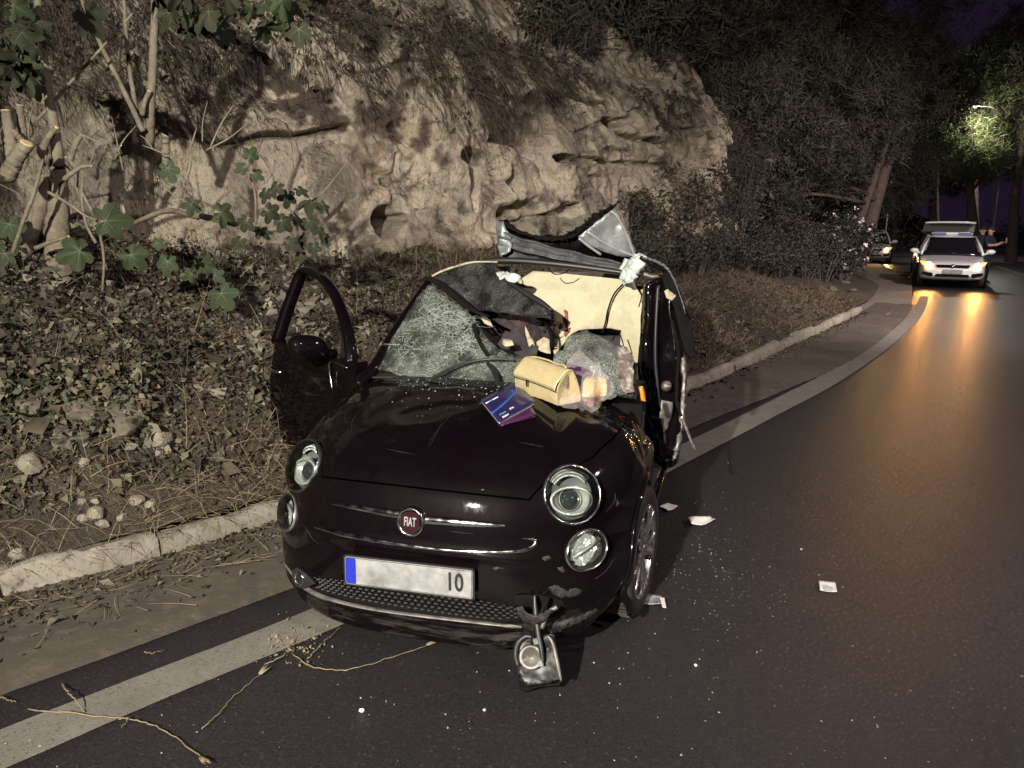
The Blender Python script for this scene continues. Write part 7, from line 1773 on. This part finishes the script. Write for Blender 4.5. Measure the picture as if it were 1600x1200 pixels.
# ---- persons
def person(loc, rz, joints, radii, edges, label, face_dir, cap=False, hold=None):
    o_ = empty('person', loc, rz, label, 'person')
    me = bpy.data.meshes.new('body'); me.from_pydata([tuple(j) for j in joints], edges, [])
    ob = link('body', me); md = ob.modifiers.new('skin', 'SKIN'); ob.modifiers.new('sub', 'SUBSURF').levels = 2; ob.modifiers['sub'].render_levels = 2
    for v, r_ in zip(me.skin_vertices[0].data, radii): v.radius = (r_, r_) if not isinstance(r_, tuple) else r_
    me.skin_vertices[0].data[0].use_root = True
    dg = bpy.context.evaluated_depsgraph_get(); m2 = bpy.data.meshes.new_from_object(ob.evaluated_get(dg)); bpy.data.objects.remove(ob)
    return o_, m2
def build_person(loc, rz, label, armL, armR, head_turn, cap, extra=None):
    J = [(0, 0, .98), (0, 0, 1.12), (0, 0, 1.30), (0, 0, 1.44), (0, .01, 1.50), (.015, 0, 1.555), (.02, 0, 1.64), (.01, 0, 1.735),
         (0, .10, .93), (.01, .11, .50), (-.01, .12, .10), (.14, .13, .035), (0, -.10, .93), (.03, -.11, .50), (-.01, -.12, .10), (.14, -.13, .035),
         (0, .18, 1.42), armL[0], armL[1], armL[2], (0, -.18, 1.42), armR[0], armR[1], armR[2]]
    E = [(0, 1), (1, 2), (2, 3), (3, 4), (4, 5), (5, 6), (6, 7), (0, 8), (8, 9), (9, 10), (10, 11), (0, 12), (12, 13), (13, 14), (14, 15), (3, 16), (16, 17), (17, 18), (18, 19), (3, 20), (20, 21), (21, 22), (22, 23)]
    rad = [(.15, .115), (.145, .11), (.165, .12), (.11, .09), (.06, .06), (.062, .062), (.088, .098), (.06, .065), .095, .068, .05, .045, .095, .068, .05, .045, .065, .050, .037, .030, .065, .050, .037, .030]
    o, m2 = person(loc, rz, J, rad, E, label, None)
    m2.name = 'body'; m2.materials.clear(); m2.materials.append(M['navy']); m2.materials.append(M['skin'])
    hands = [Vector(armL[1]), Vector(armR[1])]; el = [Vector(armL[0]), Vector(armR[0])]; ends = [Vector(armL[2]), Vector(armR[2])]
    for p in m2.polygons:
        c = p.center; s_ = c.z > 1.515
        for e, w, h in zip(el, hands, ends):
            # forearms are bare below the short sleeves
            for a, b_ in ((e, w), (w, h)):
                t = max(0, min(1, (c - a).dot(b_ - a) / (b_ - a).length_squared)); 
                if (c - a.lerp(b_, t)).length < .062 and not (t < .1 and a is e): s_ = True
        p.material_index = 1 if s_ else 0; p.use_smooth = True
    bo = link('body', m2, o)
    # face: nose, eyes, ears; hair or cap; hands with fingers
    b = MB(); b.tube([(.105, 0, 1.665), (.125, 0, 1.635), (.118, 0, 1.625), (.10, 0, 1.62)], [.008, .015, .014, .008], 8); b.build('nose', M['skin'], o)
    for sg in (-1, 1):
        b = MB(); b.lathe([(.001, .006), (.010, .004), (.012, -.004)], (.098, sg * .034, 1.662), (1, sg * .25, 0), 10); b.build('eye', M['ink'], o)
        b = MB(); b.lathe([(.012, .012), (.028, .010), (.03, 0), (.02, -.008)], (.015, sg * .088, 1.645), (.1, sg, 0), 12, ey=1.4); b.build('ear', M['skin'], o)
    b = MB(); b.tube([(.10, -.025, 1.592), (.108, 0, 1.590), (.10, .025, 1.592)], .006, 6); b.build('mouth', mat('lip', (.28, .12, .10), .6) if 'lip' not in bpy.data.materials else bpy.data.materials['lip'], o)
    b = MB(); P = []
    for u in np.linspace(.12, math.pi / 2, 8): P.append([(.012 - .012 * (math.cos(v) < -.2) + .108 * math.cos(u) * math.cos(v), .092 * math.cos(u) * math.sin(v), 1.665 + .005 + .105 * math.sin(u) - .05 * (math.cos(v) < .1) * math.cos(u)) for v in np.linspace(0, 2 * math.pi, 25)[:-1]])
    b.grid(np.array(P), closed=True); b.build('cap' if cap else 'hair', M['navy'] if cap else M['hair'], o, solid=.012)
    if cap:
        b = MB(); b.prism([(.10, -.075, 1.70), (.19, -.05, 1.69), (.205, 0, 1.688), (.19, .05, 1.69), (.10, .075, 1.70)], (0, 0, .010)); b.build('cap_peak', M['navy'], o, smooth=False)
    for h, w in ((ends[0], hands[0]), (ends[1], hands[1])):
        d = (h - w).normalized(); sd = d.cross(Vector((0, 0, 1))).normalized(); b = MB()
        for k in range(4):
            q = h + sd * ((k - 1.5) * .018); b.tube([q - d * .02, q + d * .035 + Vector((0, 0, -.006)), q + d * (.06 + .012 * (k in (1, 2))) + Vector((0, 0, -.024))], [.009, .0085, .006], 6)
        b.tube([h - d * .03 - sd * .03, h - sd * .05 + d * .012, h - sd * .048 + d * .04], [.010, .009, .007], 6); b.build('fingers', M['skin'], o)
    return o
v1 = ground_dir(1537, 26.0); to_cam = math.atan2(-v1.y, -v1.x)
build_person(v1, to_cam + .25, 'person in dark clothes behind the white saloon turning towards us', [(-.03, .25, 1.16), (.12, .20, 1.0), (.18, .12, 1.02)], [(-.03, -.25, 1.16), (.08, -.24, .95), (.12, -.22, .88)], 0, False)
v2 = ground_dir(1549, 24.6); p2 = build_person(v2, to_cam + R(62), 'person in a dark short sleeved uniform and cap holding a phone up before the chest', [(.10, .26, 1.20), (.33, .16, 1.27), (.42, .12, 1.33)], [(.10, -.26, 1.20), (.33, -.16, 1.22), (.42, -.09, 1.30)], 0, True)
ph = empty('phone', Vector(v2) + Matrix.Rotation(to_cam + R(62), 3, 'Z') @ Vector((.50, .03, 1.36)), to_cam + R(62), 'small pale phone in the hands of the capped person', 'phone')
b = MB(); b.box((0, 0, 0), (.012, .08, .15)); b.build('case', M['plate'], ph, smooth=False, bevel=.004)
b = MB(); b.box((-.0075, 0, 0), (.003, .07, .135)); b.build('screen', M['window_dark'], ph, smooth=False)
b = MB(); b.box((.02, .235, 1.36), (.05, .012, .05)); b.build('shoulder_patch', M['plate'], p2, smooth=False, bevel=.004)

# ---- street lamps
def street_lamp(base, top, arm, label, lit, r=.07):
    base, top, arm = Vector(base), Vector(top), Vector(arm); t = empty('street_lamp', base, 0, label, 'street lamp', 'street lamps along the bend')
    b = MB(); b.tube([(0, 0, -.05), (0, 0, .5), top - base], [r * 1.3, r, r * .7], 10); b.build('pole', M['pole_metal'], t)
    b = MB(); b.tube(spline([top - base, (top - base).lerp(arm - base, .5) + Vector((0, 0, .35)), arm - base], 12), r * .5, 8); b.build('arm', M['pole_metal'], t)
    d = (arm - top); d.z = 0; d.normalize(); rot = Matrix((d, Vector((-d.y, d.x, 0)), Vector((0, 0, 1)))).transposed()
    b = MB(); b.box(arm - base + d * .25, (.5, .22, .10), rot); hd_ = b.build('head', M['pole_metal'], t, smooth=False, bevel=.03)
    b = MB(); b.lathe([(.09, 0), (.08, -.05), (.04, -.08), (.001, -.09)], arm - base + d * .3 + Vector((0, 0, -.066)), (0, 0, 1), 14); b.build('lens', M['lamp_glow'] if lit else M['clear'], hd_)
    return arm + d * .3 + Vector((0, 0, -.25))
LB = ground_dir(1553, 42.5, .0); LT = at_dist(1577, 195, 42.5); LT.x, LT.y = LB.x + .02, LB.y
lp = street_lamp(LB, LT, at_dist(1528, 165, 39.6), 'tall street lamp pole at the right with its lit head in the bright green pine', True)
lamp('street_lamp_bulb', 'POINT', Vector(at_dist(1540, 190, 40.3)), 420, (1.0, .97, .80), .12)
LB2 = ground_dir(1385, 50, .0); LT2 = at_dist(1398, 240, 50); LT2.x, LT2.y = LB2.x, LB2.y
street_lamp(LB2, LT2, LT2 + Vector((1.6, -.5, .3)), 'thin unlit lamp pole behind the small distant car', False, .06)
# low hedge of darkness on the far side: scrub under the pines
for k, (u, dd_, w, h, lab) in enumerate([(1410, 58, 5, 1.6, 'low black scrub beyond the far kerb left of the tailgate'), (1500, 56, 5, 1.4, 'low black scrub beyond the far kerb behind the persons'), (1590, 52, 5, 1.5, 'low black scrub beyond the far kerb at the right edge')]):
    shrub(ground_dir(u, dd_ + 3, .1), w, h, lab, 140 + k, [M['bush_leaf']], 1500, .16, None)
